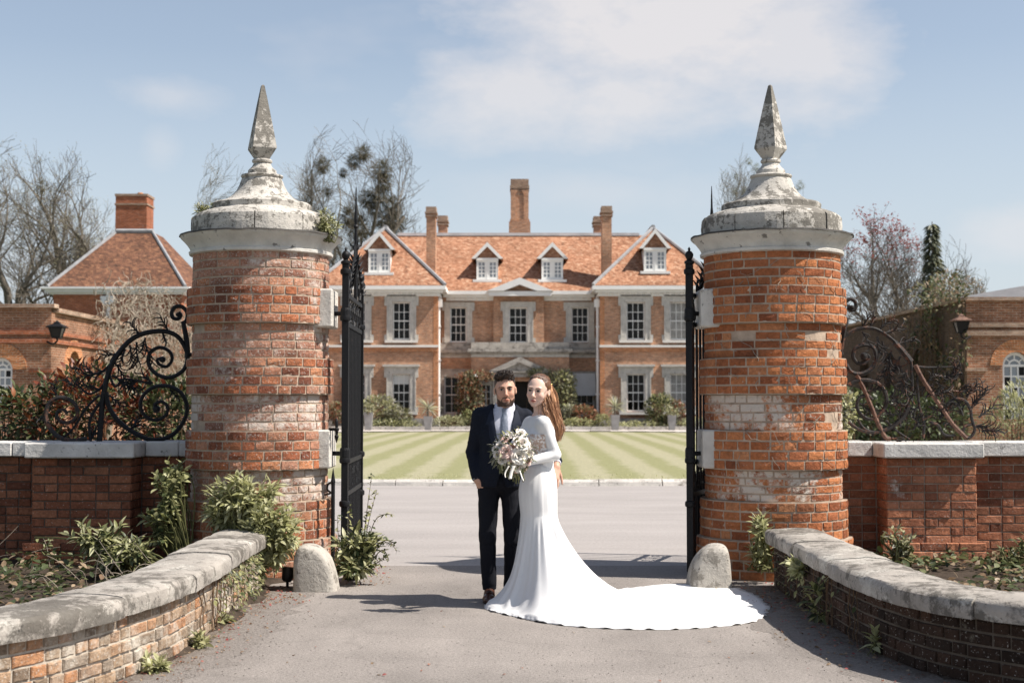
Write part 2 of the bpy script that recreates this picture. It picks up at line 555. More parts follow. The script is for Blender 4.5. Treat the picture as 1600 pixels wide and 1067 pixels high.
m, t, b = newmat('iron_black', 0.5, 0.22)
p = t.pos()
t.put(b.inputs['Base Color'], t.mix(t.ramp(t.noise(p, 30, 5.0, 0.7), [(0.62, 0.0), (0.72, 0.6)]), (0.008, 0.008, 0.009), (0.05, 0.035, 0.026)))
bump(t, b, t.noise(p, 60, 4.0, 0.7), 0.006, 0.6)
m, t, b = newmat('iron_rusty', 0.7, 0.4)
p = t.pos()
t.put(b.inputs['Base Color'], t.mix(t.ramp(t.noise(p, 16, 6.0, 0.7), [(0.52, 0.0), (0.70, 0.9)]), (0.016, 0.013, 0.012), (0.20, 0.075, 0.035)))
bump(t, b, t.noise(p, 70, 4.0, 0.7), 0.008, 0.7)
m, t, b = newmat('iron_brown', 0.7, 0.4)
p = t.pos()
t.put(b.inputs['Base Color'], t.mix(t.ramp(t.noise(p, 16, 6.0, 0.7), [(0.35, 0.0), (0.60, 1.0)]), (0.06, 0.028, 0.02), (0.19, 0.10, 0.068)))
bump(t, b, t.noise(p, 70, 4.0, 0.7), 0.008, 0.7)


def leaf_mat(name, c1, c2, c3=None, trans=0.42, rough=0.45):
    m, t, b = newmat(name, rough, 0.35)
    r = idrand(t)
    stops = [(0.0, c1), (0.6, c2), (1.0, c3 or c2)]
    c = t.ramp(r, stops)
    c = t.mix(1.0, c, t.ramp(t.noise(t.pos(), 30.0, 2.0), [(0.3, 0.8), (0.7, 1.2)]), 'MULTIPLY')
    t.put(b.inputs['Base Color'], c)
    tr = t.n('ShaderNodeBsdfTranslucent', {'Color': c})
    mx = t.n('ShaderNodeMixShader', {0: trans, 1: b.outputs[0], 2: tr.outputs[0]})
    out = [n for n in t.N if n.type == 'OUTPUT_MATERIAL'][0]
    t.L.new(mx.outputs[0], out.inputs[0])
    return m


leaf_mat('leaf_laurel', (0.25, 0.255, 0.10), (0.40, 0.40, 0.19), (0.52, 0.51, 0.29))
leaf_mat('leaf_pale', (0.34, 0.34, 0.17), (0.48, 0.475, 0.28), (0.56, 0.55, 0.36))
leaf_mat('leaf_dark', (0.03, 0.04, 0.016), (0.06, 0.08, 0.03), (0.12, 0.135, 0.06), 0.25)
leaf_mat('leaf_hedge', (0.05, 0.062, 0.024), (0.11, 0.125, 0.05), (0.20, 0.205, 0.095), 0.3)
leaf_mat('leaf_red', (0.09, 0.022, 0.014), (0.20, 0.055, 0.025), (0.30, 0.11, 0.04), 0.35)
leaf_mat('leaf_rust', (0.24, 0.09, 0.05), (0.34, 0.14, 0.08), (0.28, 0.17, 0.10), 0.3)
leaf_mat('leaf_olive', (0.13, 0.13, 0.06), (0.20, 0.195, 0.10), (0.27, 0.255, 0.15), 0.3)
leaf_mat('leaf_grey', (0.20, 0.20, 0.14), (0.29, 0.285, 0.21), (0.35, 0.34, 0.28), 0.3)
leaf_mat('bud_pale', (0.25, 0.235, 0.14), (0.35, 0.33, 0.21), (0.40, 0.38, 0.26), 0.5)
leaf_mat('bud_red', (0.20, 0.045, 0.038), (0.28, 0.07, 0.06), (0.26, 0.11, 0.085), 0.4)
leaf_mat('mistletoe', (0.085, 0.075, 0.045), (0.125, 0.11, 0.065), (0.16, 0.14, 0.085), 0.3)
leaf_mat('needle', (0.05, 0.058, 0.036), (0.085, 0.095, 0.058), (0.12, 0.125, 0.08), 0.2)
leaf_mat('petal_red', (0.30, 0.05, 0.05), (0.38, 0.12, 0.10), (0.30, 0.16, 0.10), 0.3)
leaf_mat('dead_leaf', (0.20, 0.13, 0.08), (0.30, 0.21, 0.13), (0.36, 0.28, 0.19), 0.3)
# ================================================================== SETTING: ground, drive, lawn, kerb, path
m, t, b = newmat('asphalt', 0.9, 0.2)
p = t.pos()
c = t.ramp(t.noise(p, 55.0, 5.0, 0.75), [(0.28, (0.135, 0.12, 0.108)), (0.5, (0.24, 0.214, 0.194)), (0.72, (0.335, 0.302, 0.275))])
c = t.mix(1.0, c, t.ramp(t.noise(p, 0.75, 6.0, 0.65), [(0.3, 0.78), (0.7, 1.18)]), 'MULTIPLY')
c = t.mix(t.ramp(t.noise(p, 150.0, 2.0, 0.5), [(0.62, 0.0), (0.70, 0.6)]), c, (0.45, 0.42, 0.39))
c = t.mix(t.ramp(t.noise(p, 120.0, 2.0, 0.5), [(0.64, 0.0), (0.70, 0.65)]), c, (0.06, 0.055, 0.05))
c = t.mix(1.0, c, t.ramp(t.noise(t.scale(p, (1.5, .14, 1.0)), 1.0, 4.0, 0.6), [(0.3, 0.87), (0.7, 1.1)]), 'MULTIPLY')
c = t.mix(t.ramp(t.noise(p, 1.3, 7.0, 0.75, 0.6), [(0.62, 0.0), (0.74, 0.35)]), c, (0.09, 0.08, 0.07))
# an old repair seam near the gate
crk = t.n('ShaderNodeTexVoronoi', {'Vector': t.n('ShaderNodeVectorMath', {0: p, 1: t.scale(t.n('ShaderNodeTexNoise', {'Vector': p, 'Scale': 2.0}).outputs['Color'], (0.5, 0.5, 0.0))}, operation='ADD').outputs[0], 'Scale': 0.42}, feature='DISTANCE_TO_EDGE').outputs['Distance']
c = t.mix(t.ramp(crk, [(0.0, 0.16), (0.006, 0.0)]), c, (0.07, 0.062, 0.055))
t.put(b.inputs['Base Color'], c)
bump(t, b, t.m('ADD', t.noise(p, 110.0, 3.0, 0.6), t.m('MULTIPLY', t.noise(p, 35.0, 3.0), 0.8)), 0.006, 0.8)

m, t, b = newmat('forecourt', 0.9, 0.2)
p = t.pos()
c = t.ramp(t.noise(p, 30.0, 5.0, 0.75), [(0.28, (0.235, 0.215, 0.203)), (0.5, (0.31, 0.284, 0.268)), (0.72, (0.365, 0.335, 0.316))])
c = t.mix(1.0, c, t.ramp(t.noise(t.scale(p, (.35, 1.2, 1)), 1.0, 5.0, 0.6), [(0.3, 0.88), (0.7, 1.08)]), 'MULTIPLY')
t.put(b.inputs['Base Color'], c)
bump(t, b, t.noise(p, 60.0, 3.0), 0.006, 0.6)
m, t, b = newmat('dirt_edge', 0.95, 0.1)
p = t.pos()
c = t.ramp(t.noise(p, 45.0, 6.0, 0.75), [(0.3, (0.075, 0.058, 0.045)), (0.52, (0.15, 0.12, 0.095)), (0.72, (0.27, 0.22, 0.18))])
road = t.ramp(t.noise(p, 55.0, 5.0, 0.75), [(0.28, (0.135, 0.12, 0.108)), (0.5, (0.24, 0.214, 0.194)), (0.72, (0.335, 0.302, 0.275))])
ed = t.n('ShaderNodeAttribute', attribute_name='edge').outputs['Fac']
ed = t.m('ADD', ed, t.m('MULTIPLY', t.m('SUBTRACT', t.noise(p, 9.0, 6.0, 0.75), 0.5), 1.5))
c = t.mix(t.ramp(ed, [(0.2, 0.0), (0.62, 1.0)]), c, road)
t.put(b.inputs['Base Color'], c)
bump(t, b, t.noise(p, 70.0, 5.0, 0.7), 0.02, 0.9)

m, t, b = newmat('mown_grass', 0.95, 0.1)
p = t.pos()
sx = t.n('ShaderNodeSeparateXYZ', {0: p})
xw = t.m('ADD', t.m('ADD', sx.outputs[0], t.m('MULTIPLY', sx.outputs[1], -0.012)), t.m('MULTIPLY', t.noise(p, 0.35, 2.0), 0.28))
st = t.m('SINE', t.m('MULTIPLY', xw, 2 * PI / 1.16))
st = t.m('ADD', st, t.m('MULTIPLY', t.m('SUBTRACT', t.noise(p, 1.6, 5.0, 0.7), 0.5), 3.4))
c = t.mix(t.ramp(t.m('MULTIPLY_ADD', st, 0.5, 0.5), [(0.25, 0.0), (0.75, 1.0)]), (0.232, 0.228, 0.118), (0.31, 0.290, 0.19))
c = t.mix(1.0, c, t.ramp(t.noise(t.scale(p, (14.0, 5.0, 1.0)), 1.0, 5.0, 0.7), [(0.25, 0.78), (0.75, 1.2)]), 'MULTIPLY')
t.put(b.inputs['Base Color'], c)
bump(t, b, t.noise(p, 45.0, 4.0, 0.7), 0.03, 0.5)
plain('field_grass', (0.10, 0.12, 0.045), 0.95, 0.1, 0.4, 1.2, 0.03)
plain('gravel', (0.50, 0.455, 0.42), 0.95, 0.1, 0.15, 9.0, 0.01)

MB().add([(-900, -60, -0.012), (900, -60, -0.012), (900, 1500, -0.012), (-900, 1500, -0.012)], [(0, 1, 2, 3)]).build('ground', MATS['field_grass'])
tag(bpy.data.objects['ground'], kind='structure')

# the low walls' street-side faces: x as a function of the way along the drive
LW_L = [(-2.02, 11.75), (-2.0, 10.6), (-1.98, 9.5), (-1.99, 8.6), (-2.09, 7.9), (-2.27, 7.25), (-2.56, 6.75), (-3.05, 6.25), (-3.75, 5.85), (-4.7, 5.6)]
LW_R = [(2.14, 11.75), (2.14, 10.5), (2.15, 9.4), (2.17, 8.75), (2.26, 8.15), (2.42, 7.75), (2.70, 7.38), (3.15, 7.0), (3.85, 6.65), (4.9, 6.4)]
CURVE_L = [Vector((x, y, 0)) for x, y in LW_L]
CURVE_R = [Vector((x, y, 0)) for x, y in LW_R]

# drive: a strip through the gate, then the forecourt round the lawn, as one subdivided sheet
dv = MB()
gl = [(-0.5, 1.2), (-60, 60)]
pts = [(-14, -12), (14, -12), (14, 4.5), (2.32, 8.6), (2.32, 13.25), (-2.2, 13.25), (-2.2, 8.6), (-14, 4.5)]
dv.add([(x, y, 0.0) for x, y in pts], [tuple(range(len(pts)))])
tag(dv.build('driveway', MATS['asphalt']), kind='structure')
pts = [(-2.2, 13.25), (2.32, 13.25), (2.4, 14.2), (22, 15.5), (24, 80), (-24, 80), (-22, 15.5), (-2.3, 14.2)]
tag(MB().add([(x, y, 0.0) for x, y in pts], [tuple(range(len(pts)))]).build('forecourt', MATS['forecourt']), kind='structure')

# dirt gathered along the feet of the low walls, inside the gate piers and in the beds behind
de = MB()


def dirt_strip(curve, side, w0, w1, z=0.004):
    pts = smoothpts(curve, 8)
    vs, fs, ed = [], [], []
    K = 6
    for i, q in enumerate(pts):
        tt = (pts[min(i + 1, len(pts) - 1)] - pts[max(i - 1, 0)]).normalized()
        nn = Vector((-tt.y, tt.x, 0)) * side
        wd = (w0 + (w1 - w0) * i / len(pts) + 0.09 * n3(q.x * 3, q.y * 5)) * 1.5
        for k in range(K + 1):
            vs.append(q + nn * (-0.12 + (wd + .12) * k / K) + Vector((0, 0, .0007 + z * (1 - k / K)))); ed.append(k / K)
            if i and k:
                b_ = i * (K + 1) + k
                fs.append((b_ - K - 2, b_ - 1, b_, b_ - K - 1))
    o = MB().add(vs, fs).build('dirt_verge', MATS['dirt_edge'])
    at_ = o.data.attributes.new('edge', 'FLOAT', 'POINT')
    at_.data.foreach_set('value', np.array(ed, np.float32))
    return tag(o, kind='structure')


dirt_strip(CURVE_L, 1, 0.30, 0.16)
dirt_strip(CURVE_R, -1, 0.36, 0.2)
for sx_, nm in ((-1, 'a'), (1, 'b')):
    bed = MB()
    n = 16
    vs, fs = [], []
    for i in range(n + 1):
        for j in range(n + 1):
            x = sx_ * (1.75 + 6.5 * i / n)
            y = 6.3 + 6.9 * j / n
            cv = LW_L if sx_ < 0 else LW_R
            # keep behind the low wall: distance from the curve decides the height
            d = min(math.hypot(x - cx_, y - cy_) for cx_, cy_ in cv)
            inside = 1 if abs(x) > abs(np.interp(-y, [-q[1] for q in cv], [q[0] for q in cv])) + 0.12 else 0
            z = (0.10 + 0.05 * n3(x * 2, y * 2)) * min(1, d / 0.5) if inside else -0.05
            vs.append((x, y, z))
    for i in range(n):
        for j in range(n):
            a = i * (n + 1) + j
            fs.append((a, a + n + 1, a + n + 2, a + 1) if sx_ > 0 else (a, a + 1, a + n + 2, a + n + 1))
    tag(bed.add(vs, fs).build('flower_bed_ground', MATS['soil'], smooth=True), kind='structure')

# lawn (superellipse) with its kerb
LC, LA, LB = Vector((0.35, 48.9, 0)), 15.0, 22.9


def lawn_pt(a, k=1.0):
    ca, sa = math.cos(a), math.sin(a)
    e = 2 / 2.5
    return Vector((LC.x + LA * k * math.copysign(abs(ca) ** e, ca), LC.y + LB * k * math.copysign(abs(sa) ** e, sa), 0))


N_ = 180
ring = [lawn_pt(2 * PI * i / N_) for i in range(N_)]
lw = MB()
lw.add([(LC.x, LC.y, 0.13)] + [(q.x, q.y, 0.075) for q in ring], [(0, 1 + i, 1 + (i + 1) % N_) for i in range(N_)])
tag(lw.build('lawn', MATS['mown_grass'], smooth=True), kind='structure')
kb = bpy.data.objects.new('lawn_kerb', None); link(kb); WLOC['lawn_kerb'] = Vector()
tag(kb, kind='structure')
# stones along the near arc, laid end to end
per = [lawn_pt(2 * PI * i / 1440) for i in range(1441)]
acc, start, stones = 0.0, 0, []
L_ = rnd.uniform(0.7, 1.1)
for i in range(1, 1441):
    acc += (per[i] - per[i - 1]).length
    if acc >= L_:
        stones.append((start, i)); start = i; acc = 0.0; L_ = rnd.uniform(0.7, 1.1)
rest = MB()
for (i0, i1) in stones:
    a, c = per[i0], per[i1]
    tt = (c - a).normalized()
    nn = Vector((tt.y, -tt.x, 0))          # outward
    a, c = a + tt * 0.006, c - tt * 0.006
    h = 0.115 + rnd.uniform(-0.012, 0.012)
    mid = (a + c) / 2
    vs = []
    for k in range(5):
        q = a.lerp(c, k / 4)
        o1 = 0.10 + 0.018 * n3(q.x * 5, q.y * 5)
        vs += [(q.x + nn.x * (o1 + 0.02), q.y + nn.y * (o1 + 0.02), -0.01), (q.x + nn.x * o1, q.y + nn.y * o1, h * 0.6 + 0.012 * n3(q.x * 7, q.y * 3)), (q.x + nn.x * (o1 - 0.05), q.y + nn.y * (o1 - 0.05), h + 0.012 * n3(q.x * 9, 3)), (q.x - nn.x * 0.10, q.y - nn.y * 0.10, h)]
    fs = [(4 * k + j, 4 * k + j + 1, 4 * k + j + 5, 4 * k + j + 4) for k in range(4) for j in range(3)] + [(0, 3, 2, 1), (16, 17, 18, 19)]
    near = mid.y < 30 and abs(mid.x) < 6
    if near:
        MB().add(vs, fs).build('kerb_stone', MATS['kerb_stone'], kb, fixn=True)
    else:
        rest.add(vs, fs)
tag(rest.build('far_kerb', MATS['kerb_stone'], kb, fixn=True), kind='stuff')
# pale gravel between lawn and house
tag(MB().add([(-24, 72.6, 0.006), (24, 72.6, 0.006), (24, 80.6, 0.006), (-24, 80.6, 0.006)], [(0, 1, 2, 3)]).build('gravel_path', MATS['gravel']), kind='structure')
gb = MB().box(-20, 20, 80.6, 88, -0.02, 0.12)
tag(gb.build('planting_bed', MATS['soil']), kind='structure')
edg = MB()
x = -14.0
while x < 14:
    w_ = rnd.uniform(0.8, 1.1)
    edg.box(x, x + w_ - 0.02, 80.35, 80.58, 0, 0.19 + rnd.uniform(-0.01, 0.015)); x += w_
tag(edg.build('bed_edging', MATS['kerb_stone']), kind='stuff')

# ================================================================== GATE PILLARS
YP = 12.7
ZB = [0.0, 0.33, 0.66, 0.93, 1.263, 1.577, 1.891, 2.189, 2.507, 2.815]       # band limits
RB, RS, RPL = 0.650, 0.604, 0.690
BRICK_CACHE = {}


def curved_brick(rad, dang, h, dep, seed):
    """one brick laid in a round pillar: the outer face has 3 columns and 2 rows of facets with a worn arris"""
    key = (round(rad, 3), round(dang, 3), round(h, 3), seed)
    if key in BRICK_CACHE: return BRICK_CACHE[key]
    rr = random.Random(seed * 77 + int(dang * 1000))
    mb = MB()
    cw, e = 3, 0.006
    vs = []
    for j in range(3):
        for i in range(cw + 1):
            a = -dang / 2 + dang * i / cw
            ed = (i in (0, cw)) or (j in (0, 2))
            # arris: pull the rim in, in angle and height, and back a little
            aa = a * (1 - (e / rad) / (dang / 2) * (1 if i in (0, cw) else 0))
            zz = (-h / 2 + h * j / 2) * (1 - 2 * e / h * (1 if j != 1 else 0))
            r_ = rad + rr.uniform(-0.002, 0.004) - (0.003 if ed else 0) - (rr.uniform(0, 0.008) if rr.random() < 0.10 else 0)
            vs.append((r_ * math.cos(aa), r_ * math.sin(aa), zz))
    nfront = len(vs)
    for j in range(3):
        for i in range(cw + 1):
            a = -dang / 2 + dang * i / cw
            vs.append(((rad - dep) * math.cos(a), (rad - dep) * math.sin(a), -h / 2 + h * j / 2))
    fs = []
    W_ = cw + 1
    for j in range(2):
        for i in range(cw):
            q = j * W_ + i
            fs.append((q, q + 1, q + W_ + 1, q + W_))
    rim = [i for i in range(W_)] + [W_ + cw, 2 * W_ + cw] + [2 * W_ + i for i in range(cw - 1, -1, -1)] + [W_]
    for a, c in zip(rim, rim[1:] + rim[:1]):
        fs.append((a, nfront + a, nfront + c, c))
    me = mb.add(vs, fs).mesh('brick')
    BRICK_CACHE[key] = me
    return me


def pillar(name_lab, cx, mats, seed, rotf):
    rr = random.Random(seed)
    T = thing('gate_pillar', name_lab, 'gate pillar', (cx, YP, 0), 'round brick gate pillars')
    c = (cx, YP)
    mband, mrec, mtop = mats
    # mortar body behind the bricks
    prof = []
    for i in range(9):
        r_ = RPL if i == 0 else (RB if i % 2 else RS)
        prof += [(r_ - 0.0075, ZB[i]), (r_ - 0.0075, ZB[i + 1])]
    MB().lathe(prof, 64, c).build('mortar_bed', MATS['mortar'], T)
    cells = []
    for i in range(9):
        r_ = RPL if i == 0 else (RB if i % 2 else RS)
        nc = 4
        h = (ZB[i + 1] - ZB[i]) / nc
        for k in range(nc):
            z = ZB[i] + h * (k + 0.5)
            a = rr.uniform(0, 0.3)
            end = a + 2 * PI
            short = k % 2
            while a < end - 0.02:
                ln = 0.222 if not short else 0.112
                if r_ < RB - 0.01: ln = 0.222 if rr.random() < 0.75 else 0.112
                elif rr.random() < 0.35: short = 1 - short
                if i % 2: ln = rr.choice((0.155, 0.175, 0.165, 0.115))
                da = ln / r_
                if end - a - da < 0.06 / r_: da = end - a
                cells.append((i, z, a + da / 2, da, h, r_))
                a += da
                short = 1 - short
    # nearest to the camera first: angle -pi/2 faces it
    def facing(cell):
        a = cell[2]
        return math.sin(a) * -1 + 0.15 * (cell[1] > 0.5)
    hb = (-PI / 2 + (0.55 * 1 if cx < 0 else -0.55))
    cells.sort(key=facing, reverse=True)
    back = {}
    for n_, (i, z, a, da, h, r_) in enumerate(cells):
        jw = 0.0050 / r_
        m_ = mtop if i in (6, 8) else (mband if i % 2 or i == 0 else mrec)
        dq = round((da - jw) / 0.02) * 0.02
        dq = max(dq, 0.06) if abs(dq - (da - jw)) < 0.012 else da - jw
        if n_ < 300:
            me = curved_brick(r_, da - jw if da > 0.4 else round(da - jw, 2), h - 0.0056, 0.04, rr.randint(0, 3))
            key = (me.name, m_)
            mc = BRICK_CACHE.get(key)
            if mc is None:
                mc = me.copy(); mc.name = 'brick'; mc.materials.append(MATS[m_]); BRICK_CACHE[key] = mc
            o = place('brick', mc, T, (0, 0, z), (0, 0, a))
            if rr.random() < 0.05 and i in (2, 4, 6):
                o.location = (-0.012 * math.cos(a), -0.012 * math.sin(a), z)
        else:
            me = curved_brick(r_, round(da - jw, 2), h - 0.0056, 0.04, rr.randint(0, 3))
            rot = Matrix.Rotation(a, 3, 'Z')
            back.setdefault(m_, MB()).add([rot @ v_.co + Vector((cx, YP, z)) for v_ in me.vertices], [tuple(q.vertices) for q in me.polygons])
    for m_, mb in back.items():
        tag(mb.build('rear_bricks', MATS[m_], T), kind='stuff')
    # painted cornice, a deep hollow under a thin lead lip
    MB().lathe([(0.60, 2.80), (0.634, 2.81), (0.637, 2.832), (0.622, 2.842), (0.630, 2.868), (0.650, 2.90), (0.680, 2.932), (0.706, 2.955), (0.712, 2.972), (0.60, 2.974)], 72, c, jit=0.003).build('cornice', MATS['cornice_paint'], T, smooth='auto')
    lp = MB()
    n = 96
    vs, fs = [], []
    for k in range(n):
        a = 2 * PI * k / n
        r2 = 0.722 + 0.010 * n3(math.cos(a) * 4, math.sin(a) * 4, seed) + 0.006 * n3(math.cos(a) * 11, math.sin(a) * 11, seed)
        dz = 0.010 * n3(math.cos(a) * 5, math.sin(a) * 5, seed + 3)
        for (q, zz) in ((0.60, 2.978), (r2 - 0.01, 2.975 + dz), (r2, 2.970 + dz), (r2 - 0.004, 2.985 + dz), (0.60, 2.993)):
            vs.append((cx + q * math.cos(a), YP + q * math.sin(a), zz))
    for k in range(n):
        k2 = (k + 1) % n
        for j in range(4):
            fs.append((k * 5 + j, k2 * 5 + j, k2 * 5 + j + 1, k * 5 + j + 1))
    lp.add(vs, fs).build('lead_lip', MATS['dark_lead'], T)
    # drum of separate stone blocks
    nb = 9
    for k in range(nb):
        a0 = rotf + 2 * PI * k / nb
        a1 = rotf + 2 * PI * (k + 1) / nb - 0.016
        ro = 0.615 + rr.uniform(-0.006, 0.006)
        mb = MB()
        segs = 8
        vs, fs = [], []
        for s_ in range(segs + 1):
            a = a0 + (a1 - a0) * s_ / segs
            for (q, zz) in ((0.35, 2.985), (ro, 2.985), (ro + 0.003, 3.06), (ro - 0.002, 3.135), (ro - 0.014, 3.152), (0.35, 3.17)):
                jr = 0.004 * n3(a * 9, zz * 9, seed) if q > 0.4 else 0
                vs.append((cx + (q + jr) * math.cos(a), YP + (q + jr) * math.sin(a), zz))
        for s_ in range(segs):
            for j in range(6):
                j2 = (j + 1) % 6
                fs.append((s_ * 6 + j, (s_ + 1) * 6 + j, (s_ + 1) * 6 + j2, s_ * 6 + j2))
        fs += [tuple(range(6)), tuple(segs * 6 + j for j in range(5, -1, -1))]
        mb.add(vs, fs).build('drum_block', MATS['cap_stone'], T, fixn=True)
    capz = [(0.30, 3.14), (0.595, 3.148), (0.575, 3.172), (0.515, 3.197), (0.447, 3.215), (0.440, 3.222), (0.443, 3.268), (0.425, 3.282), (0.37, 3.292), (0.318, 3.312), (0.272, 3.345), (0.232, 3.39), (0.203, 3.44), (0.184, 3.49), (0.172, 3.512), (0.182, 3.518), (0.188, 3.53), (0.182, 3.541), (0.15, 3.548), (0.128, 3.553), (0.126, 3.582), (0.112, 3.597), (0.09, 3.618), (0.077, 3.642), (0.074, 3.652), (0.086, 3.657), (0.09, 3.672), (0.083, 3.684), (0.06, 3.692)]
    MB().lathe(capz, 56, c, jit=0.0025).build('moulded_cap', MATS['cap_stone'], T, smooth='auto')
    ob = MB()
    th = R(23) if cx < 0 else R(50)
    def sq(s_, z, wob=0):
        return [(cx + s_ * math.cos(th + PI / 4 + PI / 2 * k), YP + s_ * math.sin(th + PI / 4 + PI / 2 * k), z) for k in range(4)]
    zs = [(0.078, 3.688), (0.150, 3.780), (0.150, 3.797), (0.105, 4.00), (0.058, 4.20), (0.020, 4.352), (0.009, 4.362)]
    vs = []
    for s_, z in zs: vs += sq(s_, z)
    fs = [(4 * i + k, 4 * i + (k + 1) % 4, 4 * i + 4 + (k + 1) % 4, 4 * i + 4 + k) for i in range(len(zs) - 1) for k in range(4)] + [(3, 2, 1, 0), tuple(4 * (len(zs) - 1) + k for k in range(4))]
    ob.add(vs, fs).build('obelisk_finial', MATS['cap_stone'], T)
    # two pale stone blocks let into the gate side to carry the hinges
    s_ = 1 if cx < 0 else -1
    for (z0, z1) in ((2.165, 2.50), (0.935, 1.268)):
        a = cx + s_ * 0.50
        bx = MB()
        x_out = cx + s_ * (0.675 if z0 > 2 else 0.665)
        bx.bbox(min(a, x_out), max(a, x_out), YP - 0.31, YP + 0.12, z0, z1, 0.012)
        bx.build('hinge_block', MATS['block_stone'], T)
    return T


XL, XR = wx(407, YP), wx(1207, YP)
pillar('round red brick gate pillar with flaking lime patches and leafy weeds on its cap', XL, ('brick_left', 'brick_left_limed', 'brick_left_top'), 3, R(-90 + 5))
pillar('round orange brick gate pillar with bare twigs clinging to it beside the bridal train', XR, ('brick_right', 'brick_right_limed', 'brick_right_clean'), 8, R(-90 + 40))
for o in list(COL.objects):
    if o.name.startswith('brick') and o.parent and o.parent.location.x > 0 and o.parent.name.startswith('gate_pillar') and 1.9 < o.location.z < 2.2:
        pass

# ================================================================== LOW CURVED WALLS


def curve_frames(curve, k=10):
    pts = smoothpts(curve, k)
    L = [0.0]
    for a, c in zip(pts, pts[1:]): L.append(L[-1] + (c - a).length)
    def at(s):
        s = max(0, min(L[-1] - 1e-6, s))
        i = int(np.searchsorted(L, s, 'right')) - 1
        i = max(0, min(i, len(pts) - 2))
        f = (s - L[i]) / max(1e-9, L[i + 1] - L[i])
        q = pts[i].lerp(pts[i + 1], f)
        t0 = (pts[min(i + 2, len(pts) - 1)] - pts[max(i - 1, 0)]).normalized()
        return q, t0
    return at, L[-1]


def flat_brick_mesh(l, h, d, seed, mat_):
    key = ('fb', round(l, 3), round(h, 3), seed, mat_)
    if key in BRICK_CACHE: return BRICK_CACHE[key]
    rr = random.Random(seed)
    e = 0.005
    j = lambda: rr.uniform(-0.003, 0.003)
    # front face at y = 0 looking to -y, body to +d ; 3 x 1 facets
    vs = [(-l / 2 + e + j(), 0 + j(), -h / 2 + e + j()), (-l / 6, j(), -h / 2 + e + j()), (l / 6, j(), -h / 2 + e + j()), (l / 2 - e + j(), j(), -h / 2 + e + j()),
          (-l / 2 + e + j(), 0 + j(), h / 2 - e + j()), (-l / 6, j(), h / 2 - e + j()), (l / 6, j(), h / 2 - e + j()), (l / 2 - e + j(), j(), h / 2 - e + j())]
    rim = [0, 1, 2, 3, 7, 6, 5, 4]
    fs = [(0, 1, 5, 4), (1, 2, 6, 5), (2, 3, 7, 6)]
    for k in rim:
        x, y, z = vs[k]
        sx_ = -l / 2 if k in (0, 4) else (l / 2 if k in (3, 7) else x)
        sz_ = -h / 2 if k < 4 else h / 2
        vs.append((sx_, 0.007, sz_)); vs.append((sx_, d, sz_))
    for a in range(8):
        c_ = (a + 1) % 8
        fs.append((rim[a], 8 + 2 * a, 8 + 2 * c_, rim[c_]))
        fs.append((8 + 2 * a, 9 + 2 * a, 9 + 2 * c_, 8 + 2 * c_))
    mb = MB().add(vs, [f[::-1] if i > 2 else f for i, f in enumerate(fs)])
    me = mb.mesh('brick')
    me.materials.append(MATS[mat_])
    BRICK_CACHE[key] = me
    return me


